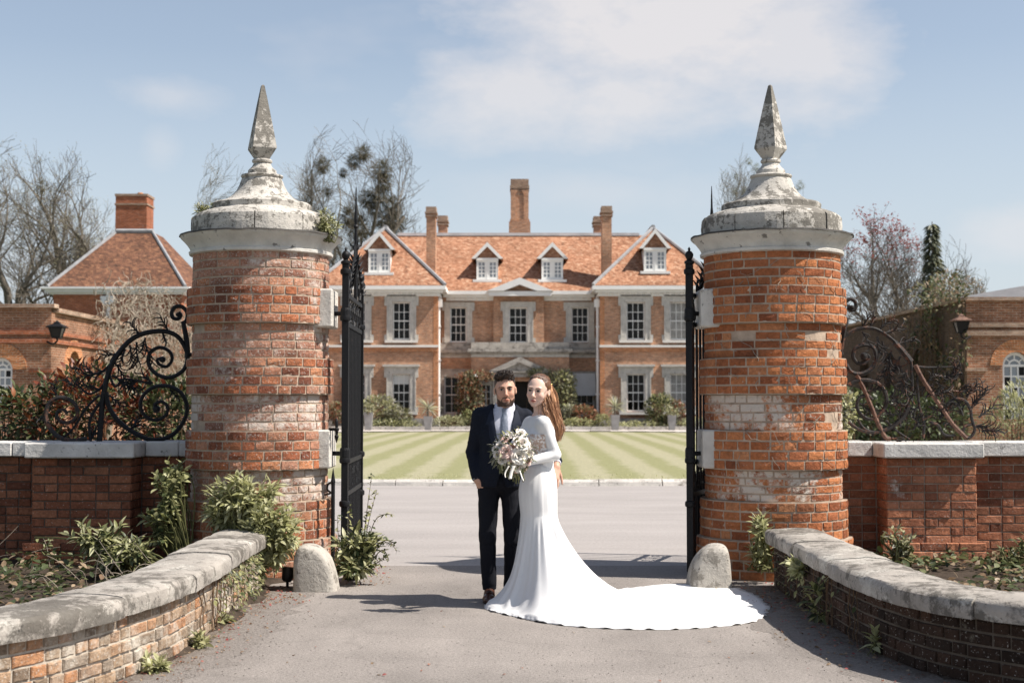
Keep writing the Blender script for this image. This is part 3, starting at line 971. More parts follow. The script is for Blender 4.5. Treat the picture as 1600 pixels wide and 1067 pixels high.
def low_wall(label, curve, side, mat_b, seed, first_s):
    """side = +1: street lies to the +x side of the curve when walking from gate to street"""
    rr = random.Random(seed)
    at, L = curve_frames(curve)
    T = thing('low_curved_wall', label, 'low wall', tuple(curve[3]), 'low curved walls beside the drive')
    def fr(s):
        q, t0 = at(s)
        nn = Vector((-t0.y, t0.x, 0)) * side       # towards the street
        return q, t0, nn
    ZT, ZC = 0.352, 0.465
    core = MB()
    vs, fs = [], []
    K = 60
    for i in range(K + 1):
        q, t0, nn = fr(L * i / K)
        f_, k_ = q - nn * 0.012, q - nn * 0.33
        vs += [(f_.x, f_.y, -0.05), (f_.x, f_.y, ZT), (k_.x, k_.y, ZT), (k_.x, k_.y, -0.05)]
        if i:
            b_ = 4 * i
            fs += [(b_ - 4 + j, b_ - 4 + (j + 1) % 4, b_ + (j + 1) % 4, b_ + j) for j in range(4)]
    fs += [(0, 1, 2, 3), tuple(4 * K + j for j in (3, 2, 1, 0))]
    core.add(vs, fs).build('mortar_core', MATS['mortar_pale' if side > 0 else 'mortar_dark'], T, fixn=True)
    rows = 5
    hh = ZT / rows
    cells = []
    for r_ in range(rows):
        s = rr.uniform(0, 0.1)
        while s < L - 0.05:
            l_ = rr.choice((0.108, 0.112, 0.115, 0.105, 0.215) if mat_b == 'brick_old' else (0.108, 0.215, 0.215, 0.112))
            cells.append((s + l_ / 2, r_, l_)); s += l_
    cells.sort(key=lambda q: abs(q[0] - first_s))
    rest_ = MB()
    for n_, (s, r_, l_) in enumerate(cells):
        q, t0, nn = fr(s)
        ang = math.atan2(nn.y, nn.x) + PI / 2
        me = flat_brick_mesh(l_ - 0.013, hh - 0.013, 0.05, rr.randint(0, 5), mat_b)
        loc = q + Vector((0, 0, hh * (r_ + 0.5))) + nn * rr.uniform(-0.007, 0.003)
        if n_ < 300:
            place('brick', me, T, loc - WLOC[T.name], (rr.uniform(-.02, .02), rr.uniform(-.02, .02), ang))
        else:
            M_ = Matrix.Translation(loc) @ Matrix.Rotation(ang, 4, 'Z')
            rest_.add([M_ @ v_.co for v_ in me.vertices], [tuple(q_.vertices) for q_ in me.polygons])
    if rest_.v:
        tag(rest_.build('far_bricks', MATS[mat_b], T), kind='stuff')
    # coping stones, each a rough-topped block following the curve
    s = 0.0
    while s < L - 0.1:
        l_ = min(rr.uniform(0.72, 1.25), L - s)
        if L - s - l_ < 0.35: l_ = L - s
        k_, w_ = 12, 6
        vs, fs = [], []
        dz0, dn0 = rr.uniform(-0.006, 0.006), rr.uniform(-0.008, 0.008)
        for i in range(k_ + 1):
            q, t0, nn = fr(s + 0.006 + (l_ - 0.012) * i / k_)
            sec = [(0.055, ZT + 0.002), (0.062, ZT + 0.05), (0.056, ZC - 0.022), (0.036, ZC - 0.004), (-0.06, ZC + 0.006), (-0.20, ZC + 0.010), (-0.33, ZC + 0.004), (-0.385, ZC - 0.012), (-0.395, ZT + 0.05), (-0.39, ZT + 0.002)]
            for (o_, z) in sec:
                g = q + nn * (o_ + dn0 + 0.010 * n3(q.x * 6, q.y * 6, z * 8) * (1 if abs(o_ + 0.16) > 0.18 else 0))
                vs.append((g.x, g.y, z + dz0 + 0.007 * n3(g.x * 7, g.y * 7, 2) + 0.004 * n3(g.x * 23, g.y * 23, 5)))
        ns = 10
        for i in range(k_):
            for j in range(ns):
                j2 = (j + 1) % ns
                fs.append((i * ns + j, (i + 1) * ns + j, (i + 1) * ns + j2, i * ns + j2))
        fs += [tuple(range(ns)), tuple(k_ * ns + j for j in range(ns - 1, -1, -1))]
        MB().add(vs, fs).build('coping_stone', MATS['coping_stone'], T, fixn=True, smooth='auto')
        s += l_
    return T


low_wall('low curved wall of weathered yellow brick under lichened stone coping, sunlit face towards the drive', CURVE_L, 1, 'brick_old', 21, 4.0)
low_wall('low curved wall with dark shaded brick face under lichened coping, beside the train', CURVE_R, -1, 'brick_shade_tone', 22, 3.2)

# ================================================================== GARDEN WALLS WITH PIERS


def brick_course_panel(T, x0, x1, z0, z1, y, mats_, rr, parts, side_x=None):
    """Flemish-ish courses of separate bricks on a face looking to -y; returns what is past the limit"""
    hh = 0.0755
    rows = int(math.ceil((z1 - z0) / hh - 0.05))
    for r_ in range(rows):
        z = z1 - hh * (r_ + 0.5)
        x = x0
        k = r_ % 2
        first = True
        while x < x1 - 0.03:
            l_ = 0.225 if (k + (0 if rr.random() < 0.8 else 1)) % 2 == 0 else 0.1125
            if first and r_ % 2: l_ = 0.1125
            first = False
            l_ = min(l_, x1 - x)
            if x1 - x - l_ < 0.05: l_ = x1 - x
            l_ = round(l_, 3)
            m_ = rr.choice(mats_)
            yield x + l_ / 2, z, l_, hh, m_
            x += l_; k += 1


def garden_wall(label, sgn, seed, bm_p, bm_w):
    rr = random.Random(seed)
    xp = XL if sgn < 0 else XR
    px0, px1 = (wx(52, 12.55), wx(207, 12.55)) if sgn < 0 else (wx(1383, 12.55), wx(1524, 12.55))
    xe = -6.6 if sgn < 0 else 6.6
    xi = xp + sgn * 0.5
    T = thing('garden_wall', label, 'garden wall', ((px0 + px1) / 2, 12.7, 0), 'garden walls running off from the gate pillars')
    lo, hi = min(xe, xi), max(xe, xi)
    ztop = 1.02
    core = MB().box(lo, hi, 12.912, 13.22, -0.05, ztop).box(px0 + 0.012, px1 - 0.012, 12.562, 12.92, -0.05, ztop - 0.002).box(px0 - 0.05, px1 + 0.05, 12.50, 12.56, -0.05, 0.262)
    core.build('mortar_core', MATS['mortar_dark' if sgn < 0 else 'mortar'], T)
    cells = []
    for c_ in brick_course_panel(T, px0, px1, 0.28, ztop, 12.55, bm_p, rr, 0): cells.append((*c_, 12.55, 0))
    for c_ in brick_course_panel(T, px0 - 0.06, px1 + 0.06, -0.02, 0.285, 12.485, bm_p, rr, 0): cells.append((*c_, 12.485, 0))
    a, c = (px1 + 0.0, xi) if sgn < 0 else (xi, px0)
    for c_ in brick_course_panel(T, a, c, 0.0, ztop, 12.90, bm_w, rr, 0): cells.append((*c_, 12.90, 0))
    a, c = (lo, px0) if sgn < 0 else (px1, hi)
    for c_ in brick_course_panel(T, a, c, 0.0, ztop, 12.90, bm_w, rr, 0): cells.append((*c_, 12.90, 0))
    # cheeks of the pier
    for r_ in range(12):
        z = ztop - 0.0755 * (r_ + 0.5)
        for (xx, rz) in ((px0, -PI / 2), (px1, PI / 2)):
            y = 12.555
            for l_ in ((0.225, 0.1125) if r_ % 2 else (0.1125, 0.225)):
                cells.append((xx, z, l_, 0.0755, rr.choice(bm_p), y + l_ / 2, rz)); y += l_
    cells.sort(key=lambda q: (0 if abs(q[0] - (px0 + px1) / 2) < 0.6 else 1, abs(q[0])))
    rest_ = {}
    for n_, (x, z, l_, h_, m_, y, rz) in enumerate(cells):
        me = flat_brick_mesh(l_ - 0.009, h_ - 0.009, 0.05, rr.randint(0, 5), m_)
        dy = rr.uniform(-0.004, 0.004)
        loc = Vector((x + (dy if rz else 0), y + (0 if rz else dy), z))
        if n_ < 300:
            place('brick', me, T, loc - WLOC[T.name], (0, 0, rz))
        else:
            M_ = Matrix.Translation(loc) @ Matrix.Rotation(rz, 4, 'Z')
            rest_.setdefault(m_, MB()).add([M_ @ v_.co for v_ in me.vertices], [tuple(q_.vertices) for q_ in me.polygons])
    for m_, mb in rest_.items():
        tag(mb.build('far_bricks', MATS[m_], T), kind='stuff')
    # coping slabs
    edges = [lo, px0 - 0.045, px1 + 0.045, hi]
    def slabs(x0, x1, y0, joints):
        xs = [x0] + [q for q in joints if x0 + 0.1 < q < x1 - 0.1] + [x1]
        for u, v_ in zip(xs, xs[1:]):
            MB().bbox(u + 0.003, v_ - 0.003, y0 + rr.uniform(-.006, .006), 13.29, 1.022, 1.155 + rr.uniform(-.006, .004), 0.010).build('coping_slab', MATS['wall_coping'], T)
    slabs(edges[0], edges[1], 12.82, [lo + 1.2, lo + 2.1] if sgn < 0 else [px0 - 0.45])
    slabs(edges[1], edges[2], 12.455, [])
    slabs(edges[2], edges[3], 12.82, [px1 + 0.35] if sgn < 0 else [px1 + 0.9, px1 + 1.8])
    return T


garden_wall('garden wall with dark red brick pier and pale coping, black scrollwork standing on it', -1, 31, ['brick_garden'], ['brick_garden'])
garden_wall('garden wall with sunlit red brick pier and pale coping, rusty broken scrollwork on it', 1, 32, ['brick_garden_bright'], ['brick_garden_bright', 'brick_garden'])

# ================================================================== GUARD STONES and SPOTLIGHT


def guard_stone(label, pxa, pxb, pyt, pyb, Yc, flip, seed):
    w = (wx(pxb, Yc) - wx(pxa, Yc))
    x0 = wx(pxa, Yc)
    H = wz(pyt, Yc)
    mb = MB()
    nx, nz, ny = 10, 10, 7
    # profile: straight back edge towards the pillar, rounded shoulder towards the drive
    vs, fs = [], []
    D = 0.36
    prof = [(0.0, 0.0), (0.02, 0.25), (0.03, 0.6), (0.06, 0.86), (0.14, 0.98), (0.30, 1.0), (0.46, 0.985), (0.62, 0.90), (0.76, 0.76), (0.87, 0.56), (0.95, 0.32), (1.0, 0.0)]
    for j in range(ny):
        f = j / (ny - 1)
        sc = 1 - 0.10 * abs(2 * f - 1) ** 3
        for (u, v_) in prof:
            uu = 0.5 + (u - 0.5) * sc
            if flip: uu = 1 - uu
            x = x0 + uu * w
            y = Yc - D / 2 + D * f
            z = v_ * H * (0.5 + 0.5 * sc)
            q = 0.016
            vs.append((x + q * n3(x * 9, y * 9, z * 9 + seed), y + q * n3(x * 9 + 7, y * 9, z * 9 + seed), z + (q * n3(x * 9, y * 9 + 5, z * 9 + seed) if v_ > 0.01 else -0.02)))
    n = len(prof)
    for j in range(ny - 1):
        for i in range(n - 1):
            fs.append((j * n + i, j * n + i + 1, (j + 1) * n + i + 1, (j + 1) * n + i))
    fs += [tuple(range(n)), tuple((ny - 1) * n + i for i in range(n - 1, -1, -1))]
    o = mb.add(vs, fs).build('guard_stone', MATS['guard_stone'], smooth='auto', origin=(x0 + w / 2, Yc, 0), fixn=True)
    sub = o.modifiers.new('sub', 'SUBSURF'); sub.levels = 2; sub.render_levels = 2
    return tag(o, label, 'guard stone', 'guard stones at the feet of the pillars')


guard_stone('rounded pale guard stone in full sun beside a shrub and small black spotlight', 461, 531, 849, 926, 11.55, False, 1)
guard_stone('worn guard stone with dappled shade, just behind the end of the bridal train', 1071, 1140, 849, 921, 11.75, True, 5)

g = G(449, 918)
T = thing('garden_spotlight', 'small black garden spotlight on the ground beside the guard stone', 'spotlight', (g.x, g.y, 0))
MB().tube([(g.x, g.y, 0.0), (g.x, g.y, 0.06)], 0.012, 8).build('spike', MATS['black_plastic'], T)
dr = Vector((0.12, 0.05, 1)).normalized()
q = Vector((g.x - 0.004, g.y, 0.05))
MB().tube([q, q + dr * 0.02, q + dr * 0.075, q + dr * 0.12], [0.03, 0.046, 0.05, 0.052], 18).build('housing', MATS['black_plastic'], T, smooth='auto')

# ================================================================== IRON GATES


def bars_gate(label, hinge, far, seed, sgn):
    T = thing('iron_gate', label, 'gate', (hinge[0], hinge[1], 0), 'black iron gates standing open')
    hv = Vector((hinge[0], hinge[1], 0)); fv = Vector((far[0], far[1], 0))
    L = (fv - hv).length
    u = (fv - hv).normalized()
    w = Vector((-u.y, u.x, 0))
    I = MATS['iron_black']
    def at(s, z, o=0): return hv + u * s + w * o + Vector((0, 0, z))
    def bar(s0, s1, z0, z1, th, name, n=4, mat=I):
        a, c = at(s0, z0), at(s1, z1)
        return MB().tube([a, c], th, n).build(name, mat, T)
    def sqbar(s, z0, z1, h, name):
        mb = MB()
        vs = [at(s + i * h, z, j * h) for z in (z0, z1) for (i, j) in ((-1, -1), (1, -1), (1, 1), (-1, 1))]
        mb.add(vs, [(0, 3, 2, 1), (4, 5, 6, 7)] + [(k, (k + 1) % 4, 4 + (k + 1) % 4, 4 + k) for k in range(4)])
        return mb.build(name, I, T)
    # posts with collars and finials
    for s, zt, h in ((0.0, 2.72, 0.029), (L, 2.66, 0.026)):
        sqbar(s, 0.03, zt, h, 'post')
        for zc in (0.62, 1.0, 2.25, 2.66):
            kn = MB().lathe([(h * 1.1, zc - .03), (h * 1.6, zc - .02), (h * 1.7, zc), (h * 1.6, zc + .02), (h * 1.1, zc + .03)], 12, tuple(at(s, 0).xy))
            kn.build('collar', I, T, smooth='auto')
        f = MB().lathe([(h, zt), (h * 1.5, zt + .012), (h * 1.5, zt + .03), (h * .7, zt + .045), (h * 1.25, zt + .075), (h * 1.3, zt + .095), (h * .8, zt + .118), (h * .3, zt + .125), (h * .45, zt + .14), (0.002, zt + .16)], 12, tuple(at(s, 0).xy))
        f.build('finial', I, T, smooth='auto')
    # rails
    for z, h in ((0.10, 0.022), (0.70, 0.02), (0.98, 0.02), (2.20, 0.02), (2.46, 0.018)):
        mb = MB()
        vs = [at(s, z + k * h, j * 0.016) for s in (0.03, L - 0.03) for (j, k) in ((-1, -1), (1, -1), (1, 1), (-1, 1))]
        mb.add(vs, [(0, 1, 2, 3), (7, 6, 5, 4)] + [(k, 4 + k, 4 + (k + 1) % 4, (k + 1) % 4) for k in range(4)])
        mb.build('rail', I, T)
    nb = 11
    for k in range(1, nb):
        s = L * k / nb
        top = 2.20
        bar(s, s, 0.10, top, 0.0125, 'bar', 8)
    # dog bars below, with spikes
    for k in range(nb):
        s = L * (k + 0.5) / nb
        MB().tube([at(s, 0.1), at(s, 0.80), at(s, 0.90)], [0.009, 0.009, 0.001], 6).build('dog_bar', I, T)
    # two ornamental bands: scrolls between the rails
    for (z0, z1, nm) in ((0.72, 0.96, 'lower_scroll_band'), (2.22, 2.44, 'upper_scroll_band')):
        mb = MB()
        n = 8
        for k in range(n):
            s = L * (k + 0.5) / n
            zc = (z0 + z1) / 2
            rr_ = (z1 - z0) / 2 - 0.012
            pts = [at(s + rr_ * 0.9 * (1 - a / 12) * math.cos(a * 0.75 + (k % 2) * PI), zc + rr_ * (1 - a / 14) * math.sin(a * 0.75 + (k % 2) * PI)) for a in range(13)]
            mb.tube(pts, 0.009, 5)
            mb.tube([at(s - L / n / 2, z0), at(s + L / n / 2, z1)], 0.006, 4)
        mb.build(nm, I, T)
    # crest: scrolls and leaves climbing to a tall spear at mid leaf
    ms = 0.62 * L
    mb = MB()
    for sg in (-1, 1):
        for lv in range(3):
            b0 = Vector((ms + sg * (0.62 - lv * 0.17) * 1.0, 2.48 + lv * 0.10))
            pts = []
            for a in range(16):
                ang = a * 0.5
                r_ = (0.13 - lv * 0.02) * (1 - a / 18)
                pts.append(at(b0.x + sg * -0.02 - sg * r_ * math.cos(ang), b0.y + 0.03 + r_ * math.sin(ang), 0.0))
            mb.tube(pts, [0.013 * (1 - a / 24) for a in range(16)], 5)
        pts = smoothpts([at(ms + sg * 0.66, 2.47), at(ms + sg * 0.45, 2.62), at(ms + sg * 0.2, 2.72), at(ms + sg * 0.06, 3.0)], 5)
        mb.tube(pts, 0.013, 5)
        for k in range(7):
            q = at(ms + sg * (0.6 - k * 0.085), 2.52 + k * 0.05)
            for ww in (-1, 1):
                mb.tube([q, q + u * sg * -0.03 + w * ww * 0.02 + Vector((0, 0, .05)), q + u * sg * 0.02 + w * ww * 0.05 + Vector((0, 0, .10))], [0.011, 0.015, 0.002], 5)
    mb.build('crest', I, T)
    sp = MB()
    c = tuple(at(ms, 0).xy)
    sp.lathe([(0.018, 2.46), (0.018, 2.95), (0.034, 2.97), (0.034, 2.99), (0.016, 3.01), (0.014, 3.16), (0.024, 3.18), (0.014, 3.20), (0.020, 3.25), (0.010, 3.36), (0.008, 3.44), (0.003, 3.56)], 10, c)
    for k in range(4):
        q = at(ms, 2.98)
        a = k * PI / 2 + 0.4
        d = Vector((math.cos(a), math.sin(a), 0))
        sp.tube([q, q + d * 0.05 + Vector((0, 0, .02)), q + d * 0.07 + Vector((0, 0, .07))], [0.010, 0.009, 0.002], 5)
    sp.build('spear', I, T)
    # hinge straps reaching to the pillar
    for z in (2.29, 1.06):
        hg = MB()
        q = hv + Vector((0, 0, z))
        e = Vector((hv.x + (-0.17 if sgn < 0 else 0.17), hv.y + 0.06, z))
        hg.tube([q, e], 0.020, 8)
        hg.lathe([(0.04, z - .05), (0.045, z - .03), (0.045, z + .03), (0.04, z + .05)], 12, tuple(hv.xy))
        hg.build('hinge', I, T)
    return T


bars_gate('tall black iron gate folded back beside the red pillar, seen almost edge on', (-1.468, 12.52), (-1.50, 14.1), 1, -1)
bars_gate('tall black iron gate folded back behind the orange pillar, seen almost edge on', (1.565, 12.52), (2.10, 14.0), 2, 1)

# spike stay and drop pin on the red pillar's inner side
pq = P(520, 836, 12.35)
T = thing('iron_stay', 'upright black iron spike standing close to the red pillar by the shrub', 'iron spike', (pq.x, 12.35, 0))
z1 = wz(731, 12.35)
MB().tube([(pq.x, 12.35, 0.0), (pq.x, 12.35, z1 - 0.14), (pq.x, 12.35, z1 - 0.12), (pq.x, 12.35, z1)], [0.017, 0.017, 0.021, 0.002], 8).build('spike', MATS['iron_black'], T)
MB().tube(smoothpts([(pq.x, 12.35, z1 - .12), (pq.x - .045, 12.38, z1 - .14), (pq.x - .055, 12.4, z1 - .19), (pq.x - .03, 12.44, z1 - .22), (pq.x - .09, 12.5, z1 - .24)], 4), 0.009, 6).build('scroll_arm', MATS['iron_black'], T)
a, c = P(526, 653, 12.4), P(526, 692, 12.4)
T = thing('gate_pin', 'short black turned iron pin fixed to the lower hinge block of red pillar', 'iron pin', (a.x, 12.4, c.z))
h = a.z - c.z
MB().lathe([(0.002, c.z), (0.012, c.z + .03), (0.02, c.z + .06), (0.012, c.z + .07), (0.014, c.z + .10), (0.022, c.z + .11), (0.022, c.z + .125), (0.012, c.z + .135), (0.017, c.z + .18), (0.010, c.z + .2), (0.002, a.z)], 12, (a.x, 12.4)).build('pin', MATS['iron_black'], T, smooth='auto')
MB().tube([(a.x, 12.4, c.z + .118), (a.x - 0.07, 12.44, c.z + .118)], 0.013, 8).build('bracket', MATS['iron_black'], T)

# ================================================================== SCROLLWORK ON THE GARDEN WALLS
YS = 12.98


def iron_curve(mb, pts, r0, r1, conv, k=5, n=7, r_fn=None):
    w_ = smoothpts([conv(*q) for q in pts], k)
    m_ = len(w_)
    mb.tube(w_, [r0 + (r1 - r0) * i / (m_ - 1) for i in range(m_)], n)


def spray(mb, conv, x, y, ang, size, rr, n=5):
    """a tuft of iron tendrils curling off a stem (photograph-zoom units)"""
    main = []
    px_, py_, aa = x, y, ang
    for s in range(9):
        main.append((px_, py_, aa))
        px_ += math.cos(aa) * size / 9; py_ += math.sin(aa) * size / 9
        aa += rr.uniform(-.12, .12)
    mb.tube([conv(u, v_) for u, v_, _ in main], [.011 - .001 * q for q in range(9)], 5)
    for k in range(n + 2):
        u, v_, a0 = main[min(8, 1 + k * 7 // (n + 1))]
        sg = 1 if k % 2 else -1
        a = a0 + sg * rr.uniform(.35, .8)
        curl = sg * rr.uniform(1.5, 4.2) * (1 if rr.random() < .7 else -1)
        L = size * rr.uniform(0.4, 0.75)
        pts = []
        px_, py_ = u, v_
        aa = a
        yo = rr.uniform(-0.05, 0.05)
        for s in range(7):
            pts.append(conv(px_, py_) + Vector((0, yo * s / 6, 0)))
            px_ += math.cos(aa) * L / 6; py_ += math.sin(aa) * L / 6
            aa += curl * 0.16 * (s / 3)
        mb.tube(pts, [0.0085, 0.0072, 0.0064, 0.0056, 0.0046, 0.0034, 0.0012], 5)


rr = random.Random(5)
cl = lambda x, y: P(x / 4.445, 460 + y / 4.445, YS)
T = thing('iron_scrollwork', 'black wrought iron scrollwork with leaf tendrils beside the red pillar', 'ironwork', (wx(190, YS), YS, 1.15), 'wrought iron scrolls on the garden walls')
mb = MB()
iron_curve(mb, [(690, 1030), (700, 900), (712, 760), (735, 620), (770, 500), (830, 400), (910, 315), (1010, 268), (1130, 255), (1225, 285), (1285, 365), (1302, 450), (1270, 530), (1180, 578), (1090, 555), (1035, 490), (1040, 410), (1105, 368), (1175, 395), (1195, 450), (1160, 500), (1110, 488), (1092, 455), (1128, 440)], 0.027, 0.014, cl)
q = cl(1128, 452)
mb.lathe([(0.002, q.z - .03), (0.026, q.z - .02), (0.032, q.z), (0.026, q.z + .02), (0.002, q.z + .03)], 10, (q.x, q.y))
mb.build('upper_scroll', MATS['iron_black'], T, smooth='auto')
mb = MB()
iron_curve(mb, [(735, 680), (760, 790), (830, 885), (930, 960), (1050, 1008), (1180, 985), (1268, 895), (1300, 790), (1262, 690), (1180, 640), (1080, 640), (1005, 690), (975, 765), (1005, 840), (1080, 872), (1148, 842), (1165, 785), (1125, 745), (1075, 765), (1085, 795)], 0.023, 0.014, cl)
q = cl(1088, 795)
mb.lathe([(0.002, q.z - .04), (0.032, q.z - .02), (0.038, q.z), (0.032, q.z + .02), (0.002, q.z + .04)], 10, (q.x, q.y))
mb.build('lower_scroll', MATS['iron_black'], T, smooth='auto')
mb = MB()
iron_curve(mb, [(1345, 418), (1300, 418)], 0.020, 0.020, cl, 1)
iron_curve(mb, [(1302, 440), (1300, 340), (1275, 205)], 0.026, 0.022, cl)
iron_curve(mb, [(1262, 205), (1296, 180), (1300, 125), (1262, 85), (1215, 90), (1192, 130), (1205, 165), (1240, 168), (1255, 145), (1240, 125)], 0.020, 0.018, cl)
q = cl(1238, 140)
mb.lathe([(0.002, q.z - .022), (0.022, q.z - .012), (0.024, q.z), (0.022, q.z + .012), (0.002, q.z + .022)], 10, (q.x, q.y))
mb.build('wall_post', MATS['iron_black'], T, smooth='auto')
mb = MB()
iron_curve(mb, [(800, 440), (760, 490), (700, 540), (620, 560), (560, 545)], 0.014, 0.006, cl)
iron_curve(mb, [(735, 600), (690, 660), (620, 690), (560, 650), (505, 600)], 0.014, 0.006, cl)
iron_curve(mb, [(720, 720), (660, 800), (620, 900), (632, 1025)], 0.016, 0.014, cl)
iron_curve(mb, [(760, 560), (800, 640), (860, 590), (960, 600), (1050, 625)], 0.012, 0.010, cl)
iron_curve(mb, [(690, 700), (640, 745), (590, 800), (560, 850), (500, 940), (430, 1000)], 0.013, 0.008, cl)
mb.build('side_stems', MATS['iron_black'], T, smooth='auto')
mb = MB()
iron_curve(mb, [(600, 1000), (500, 1015), (400, 985), (330, 900), (318, 830), (345, 750), (420, 715), (505, 745), (540, 810), (515, 870), (450, 890), (400, 860), (400, 815), (445, 800), (465, 830)], 0.022, 0.014, cl)
mb.build('outer_scroll', MATS['iron_rusty'], T, smooth='auto')
mb = MB()
for (x, y, a, s, n) in ((975, 275, -2.5, 120, 5), (1165, 250, -1.9, 115, 5), (810, 415, 3.05, 125, 5), (735, 530, 2.9, 215, 7), (640, 545, -2.4, 90, 4), (560, 520, -2.9, 70, 4), (700, 660, -2.9, 150, 6), (520, 640, -2.6, 90, 5), (1010, 300, 1.9, 120, 5), (900, 350, 1.4, 150, 6), (950, 330, 1.7, 150, 6), (1130, 270, 1.3, 80, 4), (800, 480, 0.9, 160, 6), (780, 560, 0.6, 170, 6), (1060, 620, -2.4, 120, 5), (960, 600, 2.8, 130, 5), (760, 700, 0.7, 130, 5), (640, 1000, -1.2, 130, 5), (400, 720, -1.9, 110, 5), (330, 850, 2.8, 60, 3), (1180, 660, 0.9, 90, 4), (900, 950, -0.8, 120, 5), (1010, 340, 1.4, 160, 6), (870, 380, 2.0, 130, 6), (850, 620, 0.3, 140, 5)):
    mb = MB()
    spray(mb, cl, x, y, a, s, rr, n)
    mb.build('tendril', MATS['iron_black'], T)

cr = lambda x, y: P(1300 + x / 4.103, 440 + y / 4.103, YS)
T = thing('iron_scrollwork', 'rusty broken wrought iron scrollwork with two slanting bars beside the orange pillar', 'ironwork', (wx(1430, YS), YS, 1.15), 'wrought iron scrolls on the garden walls')
mb = MB()
iron_curve(mb, [(60, 470), (55, 420), (80, 355), (160, 305), (260, 300), (350, 345), (435, 420), (500, 505), (512, 600), (515, 700)], 0.022, 0.014, cr)
iron_curve(mb, [(400, 390), (450, 445), (505, 515)], 0.030, 0.034, cr)
iron_curve(mb, [(90, 235), (75, 330), (60, 420), (50, 465)], 0.026, 0.022, cr)
iron_curve(mb, [(72, 165), (85, 130), (118, 112), (148, 130), (152, 165), (130, 185), (108, 172), (118, 155)], 0.019, 0.017, cr)
q = cr(126, 165)
mb.lathe([(0.002, q.z - .022), (0.024, q.z - .012), (0.028, q.z), (0.024, q.z + .012), (0.002, q.z + .022)], 10, (q.x, q.y))
mb.build('main_arch', MATS['iron_rusty'], T, smooth='auto')
mb = MB()
iron_curve(mb, [(90, 530), (125, 580), (185, 592), (250, 560), (282, 500), (270, 430), (215, 405), (155, 425), (135, 480), (165, 522), (215, 520), (238, 485), (212, 462)], 0.022, 0.017, cr)
q = cr(206, 480)
mb.lathe([(0.002, q.z - .04), (0.03, q.z - .025), (0.036, q.z), (0.03, q.z + .025), (0.002, q.z + .04)], 10, (q.x, q.y))
iron_curve(mb, [(105, 665), (150, 637), (215, 632), (290, 652), (340, 710), (345, 790), (300, 855), (240, 880), (185, 850), (160, 800), (175, 748), (225, 730), (260, 755)], 0.022, 0.015, cr)
mb.build('rusty_spirals', MATS['iron_rusty'], T, smooth='auto')
for pts in ([(155, 585), (205, 690), (255, 810), (300, 920), (345, 1000), (375, 1005)], [(535, 535), (590, 640), (700, 805), (775, 915), (862, 1002)]):
    mb = MB()
    iron_curve(mb, pts, 0.021, 0.021, cr, 3)
    mb.build('slanting_bar', MATS['iron_brown'], T, smooth='auto')
mb = MB()
iron_curve(mb, [(105, 900), (170, 945), (250, 965), (330, 955), (405, 915), (462, 860), (495, 785)], 0.016, 0.024, cr)
iron_curve(mb, [(165, 880), (200, 935), (270, 968), (310, 960)], 0.014, 0.014, cr)
iron_curve(mb, [(735, 795), (785, 752), (845, 760), (885, 815), (895, 880), (915, 950), (880, 1000), (840, 980), (850, 930), (895, 915)], 0.016, 0.013, cr)
iron_curve(mb, [(620, 900), (680, 920), (720, 980), (790, 985)], 0.014, 0.012, cr)
iron_curve(mb, [(585, 1003), (588, 900), (560, 800), (550, 690), (545, 620)], 0.013, 0.012, cr)
iron_curve(mb, [(545, 545), (610, 550), (700, 548), (790, 545)], 0.012, 0.006, cr)
iron_curve(mb, [(345, 890), (420, 960), (500, 1010)], 0.012, 0.006, cr)
mb.build('lower_curves', MATS['iron_rusty'], T, smooth='auto')
mb = MB()
rr = random.Random(6)
for (x, y, a, s, n) in ((195, 300, -1.2, 110, 4), (190, 320, 0.9, 100, 4), (310, 305, -0.9, 120, 6), (340, 330, -0.2, 120, 5), (420, 400, -0.3, 130, 6), (320, 380, 1.3, 130, 6), (380, 440, 1.7, 150, 6), (440, 480, 2.1, 150, 6), (480, 560, 1.9, 120, 5), (500, 620, 2.5, 130, 5), (480, 690, 2.7, 110, 4), (350, 590, -0.5, 80, 4), (650, 660, 2.9, 90, 4), (760, 650, -1.0, 110, 5), (820, 690, -0.5, 90, 5), (890, 820, -1.1, 180, 7), (920, 780, -0.8, 120, 6), (900, 920, 0.2, 170, 7), (960, 960, -0.2, 120, 6), (780, 600, -1.3, 110, 5), (700, 780, -1.3, 120, 5), (600, 740, -0.6, 110, 5), (470, 800, -2.6, 110, 5), (400, 860, -2.7, 110, 5), (560, 930, -2.0, 110, 5), (800, 950, -2.2, 100, 5), (380, 1000, 0.3, 130, 4), (660, 600, 0.2, 90, 4), (750, 850, -2.0, 100, 4), (250, 300, -1.4, 90, 5), (290, 350, 1.5, 130, 6), (410, 500, 2.4, 150, 6), (350, 500, 0.6, 110, 5), (300, 620, -0.4, 130, 6), (450, 620, 1.2, 150, 6), (540, 700, 2.2, 130, 6), (560, 800, 2.6, 140, 6), (620, 800, 0.4, 120, 5), (660, 720, -0.2, 130, 6), (840, 860, -1.9, 130, 6), (860, 740, -0.9, 130, 6), (790, 700, 0.2, 120, 5), (690, 880, -0.9, 130, 6), (520, 950, -1.0, 140, 6), (440, 930, -1.6, 120, 5), (230, 700, -0.2, 110, 5), (180, 780, 0.6, 100, 5), (940, 870, -0.7, 150, 6), (720, 640, -0.8, 120, 5), (610, 650, -0.9, 110, 5)):
    mb = MB()
    spray(mb, cr, x, y, a, s, rr, n)
    mb.build('tendril', MATS['iron_rusty'], T)
# ================================================================== THE HOUSE
YW, YC = 84.0, 86.6                     # wing fronts, centre front


